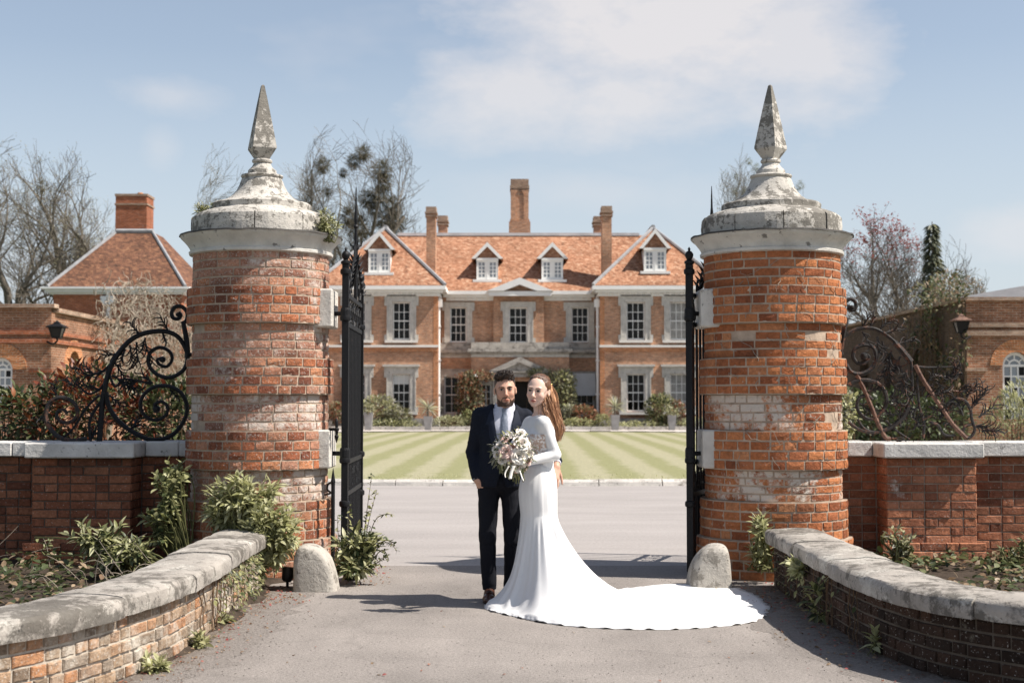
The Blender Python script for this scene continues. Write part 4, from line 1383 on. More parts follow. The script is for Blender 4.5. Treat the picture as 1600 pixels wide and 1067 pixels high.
def wall_open(mb, x0, x1, z0, z1, y, ops, depth=0.28, back=None):
    """a wall face looking to -y with real openings and their reveals"""
    xs = sorted({x0, x1, *[q for o in ops for q in (o[0], o[1])]})
    zs = sorted({z0, z1, *[q for o in ops for q in (o[2], o[3])]})
    xs = [q for q in xs if x0 <= q <= x1]; zs = [q for q in zs if z0 <= q <= z1]
    for a, c in zip(xs, xs[1:]):
        for d, e in zip(zs, zs[1:]):
            mx, mz = (a + c) / 2, (d + e) / 2
            if any(o[0] < mx < o[1] and o[2] < mz < o[3] for o in ops): continue
            mb.add([(a, y, d), (c, y, d), (c, y, e), (a, y, e)], [(0, 1, 2, 3)])
    for (a, c, d, e) in ops:
        mb.add([(a, y, d), (c, y, d), (c, y, e), (a, y, e), (a, y + depth, d), (c, y + depth, d), (c, y + depth, e), (a, y + depth, e)],
               [(0, 4, 5, 1), (1, 5, 6, 2), (2, 6, 7, 3), (3, 7, 4, 0)])
    return mb


PANE = {}


def pane_mesh(w, h, mat_):
    key = (round(w, 3), round(h, 3), mat_)
    if key not in PANE:
        me = MB().box(-w / 2, w / 2, -0.004, 0.004, -h / 2, h / 2).mesh('pane')
        me.materials.append(MATS[mat_])
        PANE[key] = me
    return PANE[key]


def sash(parent, x0, x1, z0, z1, y, cols, rows, fr=0.075, br=0.035, mid=None, glass='glass_dark', paint='white_paint', pale_rows=(), name='sash', skip_rows=()):
    """glazing bars (a sub-part) and one pane object for each light"""
    mb = MB()
    mb.box(x0, x0 + fr, y, y + .07, z0, z1).box(x1 - fr, x1, y, y + .07, z0, z1)
    mb.box(x0 + fr, x1 - fr, y, y + .068, z0, z0 + fr * 1.2).box(x0 + fr, x1 - fr, y, y + .068, z1 - fr, z1)
    ix0, ix1, iz0, iz1 = x0 + fr, x1 - fr, z0 + fr * 1.2, z1 - fr
    pw, ph = (ix1 - ix0) / cols, (iz1 - iz0) / rows
    for k in range(1, cols):
        wd = br if not (mid == 'v' and k == cols // 2) else br * 3
        mb.box(ix0 + pw * k - wd / 2, ix0 + pw * k + wd / 2, y + .008, y + .06, iz0, iz1)
    for k in range(1, rows):
        wd = br if not (mid == 'h' and k == rows // 2) else br * 1.9
        mb.box(ix0, ix1, y + .012, y + .056, iz0 + ph * k - wd / 2, iz0 + ph * k + wd / 2)
    s = mb.build(name, MATS[paint], parent)
    for i in range(cols):
        for j in range(rows):
            if rows - 1 - j in skip_rows: continue
            g_ = 'blind_cloth' if (rows - 1 - j) in pale_rows else glass
            place('pane', pane_mesh(pw - br * .6, ph - br * .6, g_), parent,
                  Vector((ix0 + pw * (i + .5), y + .036, iz0 + ph * (j + .5))) - WLOC[parent.name], (rnd.uniform(-.012, .012), 0, rnd.uniform(-.012, .012)))
    return s


def stone_window(T, x0, x1, z0, z1, y, sur=0.34, cols=3, rows=4, lug=True, mat_='house_stone', sill=True, head=0.42, ears=0.14, proud=0.09, label=None, crown=False, **kw):
    """window > stone surround with ears, sash, sill, panes"""
    mb = MB()
    yf = y - proud
    mb.box(x0 - sur, x0, yf, y + .04, z0 - .02, z1).box(x1, x1 + sur, yf, y + .04, z0 - .02, z1)
    mb.box(x0 - sur, x1 + sur, yf - .012, y + .04, z1, z1 + head)
    if ears:
        mb.box(x0 - sur - ears, x0 - sur, yf + .004, y + .04, z1 - .22, z1 + head - .003).box(x1 + sur, x1 + sur + ears, yf + .004, y + .04, z1 - .22, z1 + head - .003)
        mb.box(x0 - sur - ears, x0 - sur, yf + .004, y + .04, z0 - .02, z0 + .30).box(x1 + sur, x1 + sur + ears, yf + .004, y + .04, z0 - .02, z0 + .30)
    # a raised outer fillet gives the frame its moulded edge
    mb.box(x0 - sur, x0 - sur + .07, yf - .035, yf, z0, z1 + head - .07).box(x1 + sur - .07, x1 + sur, yf - .035, yf, z0, z1 + head - .07)
    mb.box(x0 - sur - .0, x1 + sur, yf - .05, yf - .012, z1 + head - .07, z1 + head)
    if crown:
        mb.box(x0 - sur - .22, x1 + sur + .22, yf - .16, y + .03, z1 + head + .002, z1 + head + .13)
    W_ = mb.build('window', MATS[mat_], T)
    if label: W_['label'] = label
    if sill:
        MB().box(x0 - sur - .1, x1 + sur + .1, yf - .10, y + .05, z0 - .17, z0 - .022).build('sill', MATS['cream_paint'], W_)
    sash(W_, x0 + .002, x1 - .002, z0 - .0, z1, y + .10, cols, rows, **kw)
    return W_


H = thing('country_house', 'large red brick country house with tiled roof and white dormers behind the lawn', 'house', (0.2, 86.6, 0))
xw = lambda p: wx(p, YW)
zw = lambda p: wz(p, YW)
xc = lambda p: wx(p, YC)
zc = lambda p: wz(p, YC)
LWX0, LWX1 = xw(500), xw(684)
RWX0, RWX1 = xw(938), xw(1122)
ZEW = zw(458)
win_l = [(xw(544), xw(571)), (xw(613), xw(641))]
win_r = [(xw(979), xw(1008)), (xw(1047), xw(1076))]
UP = (zw(531), zw(472)); LO = (zw(643), zw(584))
for (xa, xb, ws) in ((LWX0, LWX1, win_l), (RWX0, RWX1, win_r)):
    mbw = MB()
    ops = [(a, c, UP[0], UP[1]) for a, c in ws] + [(a, c, LO[0], LO[1]) for a, c in ws]
    wall_open(mbw, xa, xb, 0, ZEW, YW, ops)
    # sides and rear of the wing
    mbw.add([(xa, YW, 0), (xa, 98, 0), (xa, 98, ZEW), (xa, YW, ZEW)], [(0, 3, 2, 1)][::1])
    mbw.add([(xb, YW, 0), (xb, 98, 0), (xb, 98, ZEW), (xb, YW, ZEW)], [(0, 1, 2, 3)])
    mbw.add([(xa, 98, 0), (xb, 98, 0), (xb, 98, ZEW), (xa, 98, ZEW)], [(0, 3, 2, 1)])
    mbw.build('wing_wall', MATS['house_brick'], H)
for (xa, xb) in ((LWX0, LWX1), (RWX0, RWX1), ):
    MB().box(xa + .3, xb - .3, YW + .75, YW + .8, 0.1, ZEW - .1).build('dark_room', MATS['interior'], H)
MB().box(LWX1 + .1, RWX0 - .1, YC + .75, YC + .8, 0.1, ZEW - .2).build('dark_room', MATS['interior'], H)
# quoin strips of brighter rubbed brick at the wing corners and under the first floor
for (xa, xb) in ((LWX1 - .26, LWX1 + .012), (RWX0 - .012, RWX0 + .26)):
    MB().box(xa, xb, YW - .014, YW + .3, .7, ZEW - .02).build('brick_quoin', MATS['bright_brick'], H)
for (xa, xb) in ((LWX0, LWX1), (RWX0, RWX1)):
    MB().box(xa - .02, xb + .02, YW - .11, YW + .02, zw(549), zw(543)).build('rubbed_brick_band', MATS['bright_brick'], H)
    MB().box(xa - .05, xb + .05, YW - .16, YW + .02, zw(542.7), zw(539)).build('string_course', MATS['cream_paint'], H)
    MB().box(xa - .05, xb + .05, YW - .07, YW + .02, 0, .62).build('plinth', MATS['house_stone_dirty'], H)

for i, (a, c) in enumerate(win_l):
    stone_window(H, a, c, *UP, YW, rows=4, mid='h')
    stone_window(H, a, c, *LO, YW, rows=4, mid='h', pale_rows=(0,) if i == 1 else (), crown=True, label='window with a white blind half lowered' if i == 1 else None)
for i, (a, c) in enumerate(win_r):
    stone_window(H, a, c, *UP, YW, rows=4, mid='h', glass='glass_dark' if i == 0 else 'curtain')
    stone_window(H, a, c, *LO, YW, rows=4, mid='h', crown=True, glass='glass_dark' if i == 0 else 'curtain', skip_rows=(3,) if i == 0 else ())

# eaves cornices: frieze, bed mould, dentils, gutter
def cornice(xa, xb, y, ztop, zbot, ret=None):
    c_ = MB(); h = ztop - zbot
    c_.box(xa - .12, xb + .12, y - .14, y + .1, zbot, zbot + h * .35)
    c_.box(xa - .30, xb + .30, y - .34, y + .1, zbot + h * .352, zbot + h * .62)
    c_.box(xa - .48, xb + .48, y - .56, y + .1, zbot + h * .622, ztop)
    d_ = MB()
    x = xa
    while x < xb:
        d_.box(x, x + .12, y - .28, y - .12, zbot + h * .12, zbot + h * .35); x += .34
    return c_, d_


dn = MB()
for (xa, xb) in ((LWX0, LWX1), (RWX0, RWX1)):
    c_, d_ = cornice(xa, xb, YW, zw(447.5), zw(463))
    # returns along the inner sides
    for xs_, sg in ((xa, -1), (xb, 1)):
        c_.box(min(xs_, xs_ + sg * .12), max(xs_, xs_ + sg * .12), YW + .1, YC, zw(463), zw(458))
        c_.box(min(xs_, xs_ + sg * .48), max(xs_, xs_ + sg * .48), YW + .1, YC - .3, zw(455), zw(447.5))
    c_.build('eaves_cornice', MATS['white_paint'], H)
    dn.add(d_.v, d_.f)
c_, d_ = cornice(LWX1 + .5, RWX0 - .5, YC, zc(455.5), zc(470))
c_.build('eaves_cornice', MATS['white_paint'], H)
dn.add(d_.v, d_.f)
tag(dn.build('dentils', MATS['cream_paint'], H), kind='stuff')

# centre block: upper floor with a slightly advanced middle bay, porch storey below
ZF1 = zc(536)
yb = YC - .35
ups = [(xc(703), xc(729), zc(535), zc(480)), (xc(893), xc(920), zc(535), zc(480))]
grd = [(xc(694), xc(727), zc(646), zc(588)), (xc(897), xc(928), zc(646), zc(588))]
bx0, bx1 = xc(771), xc(850)
wall_open(MB(), LWX1 - .1, bx0, 0, zc(462), YC, [ups[0], grd[0]]).build('centre_wall', MATS['house_brick'], H)
wall_open(MB(), bx1, RWX0 + .1, 0, zc(462), YC, [ups[1], grd[1]]).build('centre_wall', MATS['house_brick'], H)
mid_w = (xc(795), xc(824), zc(536), zc(481))
bw = MB()
wall_open(bw, bx0, bx1, ZF1 - .3, zc(462), yb, [mid_w])
for xx, fl in ((bx0, 0), (bx1, 1)):
    f_ = (0, 1, 2, 3) if fl else (0, 3, 2, 1)
    bw.add([(xx, yb, ZF1 - .3), (xx, YC, ZF1 - .3), (xx, YC, zc(462)), (xx, yb, zc(462))], [f_])
bw.build('middle_bay', MATS['house_brick'], H)
MB().box(bx0 + .1, bx1 - .1, YC + .2, YC + .25, ZF1, zc(466)).build('dark_room', MATS['interior'], H)
for (a, c, d, e) in ups:
    stone_window(H, a, c, d, e, YC, rows=4, mid='h', sill=False, head=.30)
stone_window(H, *mid_w, yb, rows=4, mid='h', sill=False, head=.34, sur=.36)
stone_window(H, *grd[0], YC, rows=4, mid='h', head=.45, sur=.30, mat_='house_stone_dirty')
Wb = stone_window(H, *grd[1], YC, rows=4, mid='h', head=.3, sur=.30, mat_='house_stone_dirty', label='window behind a lowered white awning blind')
bl = MB()
a, c = grd[1][0] - .08, grd[1][1] + .08
n = 10
vs, fs = [], []
for i in range(n + 1):
    f = i / n
    z = zc(583) + (zc(618) - zc(583)) * f
    y = YC - .14 - .55 * f ** 1.1
    vs += [(a, y, z), (c, y, z), (c, y + .02, z), (a, y + .02, z)]
    if i:
        b_ = 4 * i
        fs += [(b_ - 4 + k, b_ - 4 + (k + 1) % 4, b_ + (k + 1) % 4, b_ + k) for k in range(4)]
fs += [(0, 1, 2, 3), (4 * n + 3, 4 * n + 2, 4 * n + 1, 4 * n)]
bl.add(vs, fs).build('awning_blind', MATS['blind_cloth'], Wb)

# balustrade band over the ground floor, advanced over the porch
px0, px1 = xc(737), xc(888)
yp = YC - 1.15
for (xa, xb, y) in ((LWX1, px0 - .02, YC), (px1 + .02, RWX0, YC), (px0, px1, yp)):
    e = .2 if y < YC else 0
    MB().box(xa, xb, y - .10, YC - .005 if y < YC else y + .2, zc(546), zc(536)).build('parapet', MATS['house_stone_dirty'], H)
    MB().box(xa - e, xb + e, y - .34, y + .15, zc(551), zc(546.3)).box(xa - e / 2, xb + e / 2, y - .22, y + .15, zc(553.5), zc(551.2)).build('porch_cornice', MATS['house_stone_dirty'], H)
    MB().box(xa, xb, y - .08, y + .15, zc(559), zc(553.8)).build('porch_frieze', MATS['house_stone'], H)
pw_ = MB()
door = (xc(781), xc(843), 0, zc(596))
sw = (xc(752), xc(768), zc(646), zc(600))
sw2 = (xc(856), xc(872), zc(646), zc(600))
wall_open(pw_, px0, px1, 0, zc(559), yp, [door, sw, sw2], .5)
for xx, fl in ((px0, 0), (px1, 1)):
    f_ = (0, 1, 2, 3) if fl else (0, 3, 2, 1)
    pw_.add([(xx, yp, 0), (xx, YC, 0), (xx, YC, zc(559)), (xx, yp, zc(559))], [f_])
pw_.build('porch_wall', MATS['house_brick'], H)
MB().box(px0 + .1, px1 - .1, yp + .6, yp + .65, 0, zc(560)).build('dark_hall', MATS['interior'], H)
for s_ in (sw, sw2):
    stone_window(H, *s_, yp, rows=4, cols=2, head=.3, sur=.26, ears=0, mat_='house_stone_dirty')
# doorcase: pilasters, entablature and pediment
dc = MB()
for xa, xb in ((xc(771), xc(780)), (xc(844), xc(853))):
    dc.box(xa, xb, yp - .22, yp + .02, 0, zc(592)).box(xa - .06, xb + .06, yp - .28, yp + .02, zc(592), zc(590))
dc.box(xc(768), xc(856), yp - .26, yp + .02, zc(590) + .005, zc(583))
dc.box(xc(765), xc(859), yp - .40, yp + .02, zc(583) + .005, zc(580.5))
dc.build('doorcase', MATS['house_stone_dirty'], H)
pd = MB()
A, B_, C_ = (xc(765), zc(580)), (xc(859), zc(580)), (xc(812), zc(558.5))
t_ = .28
pd.prism([A, (A[0] + .75, A[1]), (C_[0], C_[1] - .34), (B_[0] - .75, B_[1]), B_, C_], yp - .42, yp + .02)
pd.prism([(A[0] + .5, A[1] + .003), (B_[0] - .5, A[1] + .003), (C_[0], C_[1] - .2)], yp - .24, yp + .02)
pd.build('door_pediment', MATS['house_stone_dirty'], H)
# pediment over the middle bay at the eaves
pm = MB()
A, B_, C_ = (xc(761), zc(456.5)), (xc(864), zc(456.5)), (xc(812), zc(436))
pm.prism([A, (A[0] + 1.0, A[1]), (C_[0], C_[1] - .42), (B_[0] - 1.0, B_[1]), B_, C_], yb - .72, yb + 1.5)
pm.build('eaves_pediment', MATS['white_paint'], H)
MB().prism([(A[0] + .6, A[1] + .003), (B_[0] - .6, A[1] + .003), (C_[0], C_[1] - .25)], yb - .30, yb + .9).build('tympanum', MATS['house_brick'], H)
MB().box(xc(764), xc(861), yb - .62, YC - .57, zc(464), zc(457)).build('pediment_base', MATS['white_paint'], H)

# ---------------------------------------------------------------- roofs
ZEM = zc(456) ; YEM = YC - .5
YRM = 91.2
ZRM = wz(368, YRM)
xl_, xr_ = (LWX0 + LWX1) / 2, (RWX0 + RWX1) / 2
rf = MB()
sub = 8
rf.slab([(xl_, YEM, ZEM), (xr_, YEM, ZEM), (xr_, YRM, ZRM), (xl_, YRM, ZRM)], .15)
rf.slab([(xr_, 96, ZEM), (xl_, 96, ZEM), (xl_, YRM + .01, ZRM), (xr_, YRM + .01, ZRM)], .15)
rf.build('main_roof', MATS['house_tile'], H)
YA = YW + 3.6
apex = {}
for (xa, xb, pa) in ((LWX0, LWX1, 601), (RWX0, RWX1, 1021)):
    x0, x1 = xa - .45, xb + .45
    xm = wx(pa, YA)
    za = wz(357, YA)
    ze = zw(447)
    y0 = YW - .5
    w_ = MB()
    w_.add([(x0, y0, ze), (x1, y0, ze), (xm, YA, za)], [(0, 1, 2)])
    w_.add([(x1, y0, ze), (x1, 99, ze), (xm, 95, za), (xm, YA, za)], [(0, 1, 2, 3)])
    w_.add([(x0, y0, ze), (x0, 99, ze), (xm, 95, za), (xm, YA, za)], [(0, 3, 2, 1)])
    w_.add([(x0, 99, ze), (x1, 99, ze), (xm, 95, za)], [(0, 2, 1)])
    w_.build('wing_roof', MATS['house_tile'], H)
    hp = MB()
    for xe in (x0, x1):
        hp.tube([(xe, y0, ze + .04), (xm, YA, za + .03)], .11, 6)
    hp.tube([(xm, YA - .1, za + .06), (xm, 95, za + .06)], .17, 6)
    hp.build('lead_hips', MATS['lead'], H)
    apex[pa] = (xm, za)
rg = MB()
rg.box(xl_ + .5, xr_ - .5, YRM - .16, YRM + .16, ZRM - .04, ZRM + .15)
rg.build('ridge_lead', MATS['lead_pale'], H)


def dormer(cx_px, x0px, x1px, ytop, ybot, yapex, yeave, yfront, slope, e0):
    """slope: (y0, z0, dz/dy) of the roof it sits on"""
    x0, x1 = wx(x0px, yfront), wx(x1px, yfront)
    zb, zt = wz(ybot, yfront), wz(yeave, yfront)
    za = wz(yapex, yfront)
    xm = (x0 + x1) / 2
    back = lambda z: slope[0] + (z - slope[1]) / slope[2] + .15
    D = MB()
    # cheeks
    for xx, sg in ((x0, -1), (x1, 1)):
        D.add([(xx, yfront, zb), (xx, back(zb), zb), (xx, back(zt), zt), (xx, yfront, zt)], [(0, 1, 2, 3) if sg > 0 else (0, 3, 2, 1)])
    d = D.build('dormer', MATS['white_paint'], H)
    # tile hung gable
    MB().prism([(x0 + .02, zt + .002), (x1 - .02, zt + .002), (xm, za - .12)], yfront + .02, yfront + .2).build('gable', MATS['house_tile'], d)
    o = e0
    f = MB()
    for sg in (-1, 1):
        xe = xm + sg * ((x1 - x0) / 2 + o)
        f.prism([(xe, zt - .02), (xe - sg * .24, zt - .02), (xm, za - .22), (xm, za + .05)] if sg > 0 else [(xm, za + .05), (xm, za - .22), (xe - sg * .24, zt - .02), (xe, zt - .02)], yfront - .16, yfront + .02)
    f.box(x0 - .02, x1 + .02, yfront - .05, yfront + .05, zt - .11, zt + .03)
    f.build('bargeboard', MATS['white_paint'], d)
    r_ = MB()
    for sg in (-1, 1):
        xe = xm + sg * ((x1 - x0) / 2 + o)
        q = [(xe, yfront - .12, zt - .02), (xe, back(zt), zt - .02), (xm, back(za), za + .05), (xm, yfront - .12, za + .05)]
        r_.slab(q if sg < 0 else q[::-1], -.09)
    r_.build('dormer_roof', MATS['house_tile'], d)
    MB().box(x0 - .22, x1 + .22, yfront - .18, yfront + .3, zb - .16, zb - .002).build('lead_apron', MATS['white_paint'], d)
    # two casements
    sash(d, x0, xm - .03, zb, zt - .11, yfront + .02, 2, 4, .13, .05, glass='glass_sky', name='casement')
    sash(d, xm + .03, x1, zb, zt - .11, yfront + .02, 2, 4, .13, .05, glass='glass_sky', name='casement')
    MB().box(xm - .032, xm + .032, yfront, yfront + .1, zb, zt - .11).build('mullion', MATS['white_paint'], d)
    return d


sl_m = (YEM, ZEM, (ZRM - ZEM) / (YRM - YEM))
za_w = apex[601][1]
sl_w = (YW - .5, zw(447), (za_w - zw(447)) / (YA - YW + .5))
dormer(760, 744.5, 778, 380, 437, 380, 404, 87.05, sl_m, .32)
dormer(862, 846.5, 880, 380, 437, 380, 404, 87.05, sl_m, .32)
dormer(592, 575, 609, 362, 426, 363, 390, 84.35, sl_w, .30)
dormer(1024, 1007, 1042, 358, 424, 359, 388, 84.35, sl_w, .30)


def chimney(xa, xb, ytop, zbase, Y, dep, caps, bmat='house_brick', parent=None, pots=0):
    x0, x1 = wx(xa, Y), wx(xb, Y)
    zt = wz(ytop, Y)
    mb = MB()
    mb.box(x0, x1, Y, Y + dep, zbase, zt - .25)
    ch = mb.build('chimney', MATS[bmat], parent)
    cp = MB()
    for (dz, o, h) in caps:
        cp.box(x0 - o, x1 + o, Y - o, Y + dep + o, zt - dz, zt - dz + h)
    cp.build('chimney_cap', MATS['grey_brick'], ch)
    return ch, x0, x1, zt


capsA = ((.30, .03, .30), (.62, .07, .10), (.42, .09, .115))
chimney(665.5, 680, 323, 7.5, 86.2, 1.1, capsA, parent=H)
chimney(684, 698, 337, 11.0, 92.5, 1.1, capsA, parent=H)
chimney(941.5, 956.5, 322, 7.5, 86.2, 1.1, capsA, parent=H)
chimney(929, 941, 338, 11.0, 92.5, 1.1, capsA, parent=H)
ch, x0, x1, zt = chimney(799, 825, 280, 11.4, 92.0, 1.5, ((.40, .05, .40), (.62, .09, .21), (1.05, .03, .09), (.82, .06, .19)), parent=H)
fl = MB()
fl.box(x0 - .16, x1 + .16, 91.84, 93.6, 11.4, wz(347, 92)).box(x0 - .10, x1 + .10, 91.9, 93.55, wz(347, 92) + .002, wz(343, 92))
w3 = (x1 - x0) / 4
fl.box(x0 - .045, x0 + w3, 91.93, 92.1, wz(343, 92), wz(304, 92)).box(x1 - w3, x1 + .045, 91.93, 92.1, wz(343, 92), wz(304, 92))
n = 10
arc = [(x0 + w3 + (x1 - x0 - 2 * w3) * i / n, wz(304, 92) + .32 * math.sin(PI * i / n)) for i in range(n + 1)]
fl.prism([(x0 - .045, wz(304, 92) + .002), *[(a, c) for a, c in arc], (x1 + .045, wz(304, 92) + .002), (x1 + .045, wz(297, 92)), (x0 - .045, wz(297, 92))], 91.93, 92.1)
fl.build('arched_panel', MATS['house_brick'], ch)

# drainpipes, hoppers and the wall lamps by the porch
for px_, y in ((685.5, YW + .35), (934, YW + .35)):
    X = wx(px_, y)
    d = MB()
    d.tube([(X, y, .1), (X, y, wz(466, y))], .085, 10)
    d.box(X - .2, X + .2, y - .12, y + .12, wz(480, y), wz(468, y))
    for zz in (2.0, 4.0, 6.0): d.box(X - .13, X + .13, y - .1, y + .1, zz, zz + .08)
    d.build('drainpipe', MATS['white_paint'], H)
for px_ in (741, 887):
    X = wx(px_, yp); z = wz(585, yp)
    lm_ = MB().tube([(X, yp + .02, z + .2), (X, yp - .35, z + .25), (X, yp - .38, z + .1)], .03, 6).build('wall_lamp', MATS['black_plastic'], H)
    MB().lathe([(.06, z + .12), (.16, z), (.22, z - .12), (.20, z - .16), (.02, z - .16)], 14, (X, yp - .38)).build('lamp_shade', MATS['lamp_white'], lm_, smooth='auto')

# ================================================================== LODGE with the hipped roof (left)
YL = 70.0
lx = lambda p: wx(p, YL)
lz = lambda p: wz(p, YL)
x0, x1 = lx(62), lx(293)
LD = thing('hipped_lodge', 'brick lodge with steep hipped tile roof and one broad central chimney', 'lodge', ((x0 + x1) / 2, YL, 0))
ze = lz(448)
MB().box(x0 + .45, x1 - .45, YL + .5, YL + 8.5, 0, ze - .05).build('wall', MATS['lodge_brick'], LD)
cn = MB()
cn.box(x0 - .05, x1 + .05, YL - .05, YL + 9, lz(451), ze).box(x0 + .15, x1 - .15, YL + .15, YL + 8.8, lz(456), lz(451) - .003).box(x0 + .33, x1 - .33, YL + .36, YL + 8.6, lz(459), lz(456) - .003)
cn.build('eaves_cornice', MATS['white_paint'], LD)
ya = YL + 3.4
ax0, ax1 = wx(179, ya), wx(236, ya)
za = wz(363, ya)
rf = MB()
e0, e1 = lx(72), lx(288)
yr = YL + 9
rf.add([(e0, YL, ze), (e1, YL, ze), (ax1, ya, za), (ax0, ya, za)], [(0, 1, 2, 3)])
rf.add([(e1, YL, ze), (e1 + .0, yr, ze), (ax1, yr - 3.4, za), (ax1, ya, za)], [(0, 1, 2, 3)])
rf.add([(e0, YL, ze), (e0, yr, ze), (ax0, yr - 3.4, za), (ax0, ya, za)], [(0, 3, 2, 1)])
rf.add([(e0, yr, ze), (e1, yr, ze), (ax1, yr - 3.4, za), (ax0, yr - 3.4, za)], [(0, 3, 2, 1)])
rf.add([(ax0, ya, za), (ax1, ya, za), (ax1, yr - 3.4, za), (ax0, yr - 3.4, za)], [(0, 1, 2, 3)])
rf.build('roof', MATS['lodge_tile'], LD)
hp = MB()
hp.tube([(e0, YL, ze + .03), (ax0, ya, za + .02)], .085, 6).tube([(e1, YL, ze + .03), (ax1, ya, za + .02)], .085, 6)
hp.tube([(ax0, ya, za + .05), (ax1, ya, za + .05)], .13, 6)
hp.build('lead_hips', MATS['lead'], LD)
cx0, cx1 = wx(178, ya + .4), wx(227, ya + .4)
zt = wz(304, ya + .4)
ch = MB().box(cx0, cx1, ya + .3, ya + 1.7, za - .3, zt).build('chimney', MATS['lodge_brick'], LD)
cp = MB()
zz = wz(321, ya + .4)
cp.box(cx0 - .05, cx1 + .05, ya + .25, ya + 1.75, zz, zz + .09).box(cx0 - .04, cx1 + .04, ya + .26, ya + 1.74, zt - .1, zt + .02)
cp.build('chimney_cap', MATS['grey_brick'], ch)
MB().lathe([(.14, zt), (.16, zt + .1), (.14, zt + .16), (.10, zt + .17)], 12, (cx1 - .5, ya + .9)).build('chimney_pot', MATS['bright_brick'], ch)
X = wx(168, YL + .4)
hpp = MB()
hpp.box(X - .36, X + .36, YL + .2, YL + .5, wz(471, YL), wz(462, YL)).prism([(X - .36, wz(471, YL) - .002), (X - .12, wz(476, YL)), (X + .12, wz(476, YL)), (X + .36, wz(471, YL) - .002)], YL + .2, YL + .5)
hpp.tube([(X, YL + .35, .1), (X, YL + .35, wz(474, YL))], .1, 10).tube([(X, YL + .35, wz(463, YL)), (X, YL + .2, lz(455))], .1, 8)
hpp.build('drainpipe', MATS['white_paint'], LD)

# ================================================================== FLAT ROOFED YARD WINGS with arched windows


def arch_panel(mb, cx, r, zs, z1, xa, xb, y, n=14, depth=.35):
    """wall above a springing line with a half-round opening, looking to -y"""
    arc = [(cx - r * math.cos(PI * i / n), zs + r * math.sin(PI * i / n)) for i in range(n + 1)]
    for (u, v_) in zip(arc, arc[1:]):
        mb.add([(u[0], y, u[1]), (v_[0], y, v_[1]), (v_[0], y, z1), (u[0], y, z1)], [(0, 1, 2, 3)])
        mb.add([(u[0], y, u[1]), (v_[0], y, v_[1]), (v_[0], y + depth, v_[1]), (u[0], y + depth, u[1])], [(0, 3, 2, 1)])
    mb.add([(xa, y, zs), (cx - r, y, zs), (cx - r, y, z1), (xa, y, z1)], [(0, 1, 2, 3)])
    mb.add([(cx + r, y, zs), (xb, y, zs), (xb, y, z1), (cx + r, y, z1)], [(0, 1, 2, 3)])
    return arc


def arched_window(T, cx, r, z0, zs, y, bars=3):
    """arch-headed window: outer frame, fan of glazing bars, square lights below"""
    fr = MB()
    n = 16
    o_ = [(cx - r * math.cos(PI * i / n), zs + r * math.sin(PI * i / n)) for i in range(n + 1)]
    i_ = [(cx - (r - .09) * math.cos(PI * i / n), zs + (r - .09) * math.sin(PI * i / n)) for i in range(n + 1)]
    for k in range(n):
        fr.prism([o_[k], i_[k], i_[k + 1], o_[k + 1]], y, y + .08)
    fr.box(cx - r, cx - r + .09, y, y + .08, z0, zs).box(cx + r - .09, cx + r, y, y + .08, z0, zs).box(cx - r, cx + r, y, y + .079, z0 - .1, z0)
    W_ = fr.build('arched_window', MATS['white_paint'], T, fixn=True)
    gb_ = MB()
    gb_.box(cx - r + .09, cx + r - .09, y + .01, y + .065, zs - .035, zs + .035)
    w3 = 2 * (r - .09) / 3
    for k in (1, 2):
        gb_.box(cx - r + .09 + w3 * k - .022, cx - r + .09 + w3 * k + .022, y + .014, y + .06, z0, zs - .036)
    rows = max(2, int((zs - z0) / (w3 * 1.35)))
    for k in range(1, rows):
        z = z0 + (zs - z0) * k / rows
        gb_.box(cx - r + .09, cx + r - .09, y + .018, y + .056, z - .022, z + .022)
    rin = r * .42
    for k in range(12):
        a, c = PI * k / 12, PI * (k + 1) / 12
        gb_.prism([(cx + (rin + .025) * math.cos(a), zs + (rin + .025) * math.sin(a)), (cx + (rin + .025) * math.cos(c), zs + (rin + .025) * math.sin(c)), (cx + (rin - .025) * math.cos(c), zs + (rin - .025) * math.sin(c)), (cx + (rin - .025) * math.cos(a), zs + (rin - .025) * math.sin(a))], y + .02, y + .06)
    for a in (PI * .22, PI * .5, PI * .78):
        d = (math.cos(a), math.sin(a))
        gb_.tube([(cx + rin * d[0], y + .04, zs + rin * d[1]), (cx + (r - .07) * d[0], y + .04, zs + (r - .07) * d[1])], .024, 4)
    gb_.build('glazing_bars', MATS['white_paint'], W_, fixn=True)
    for i in range(3):
        for j in range(rows):
            ph = (zs - z0) / rows
            place('pane', pane_mesh(w3 - .03, ph - .03, 'glass_sky' if (i + j) % 3 else 'glass_dark'), W_, Vector((cx - r + .09 + w3 * (i + .5), y + .045, z0 + ph * (j + .5))) - WLOC[W_.name], (rnd.uniform(-.01, .01), 0, 0))
    fan = MB()
    fan.add([(cx, y + .045, zs)] + [(cx + (r - .08) * math.cos(PI * i / 16), y + .045, zs + (r - .08) * math.sin(PI * i / 16)) for i in range(17)], [(0, i + 1, i + 2) for i in range(16)])
    fan.build('fan_pane', MATS['glass_sky'], W_)
    return W_


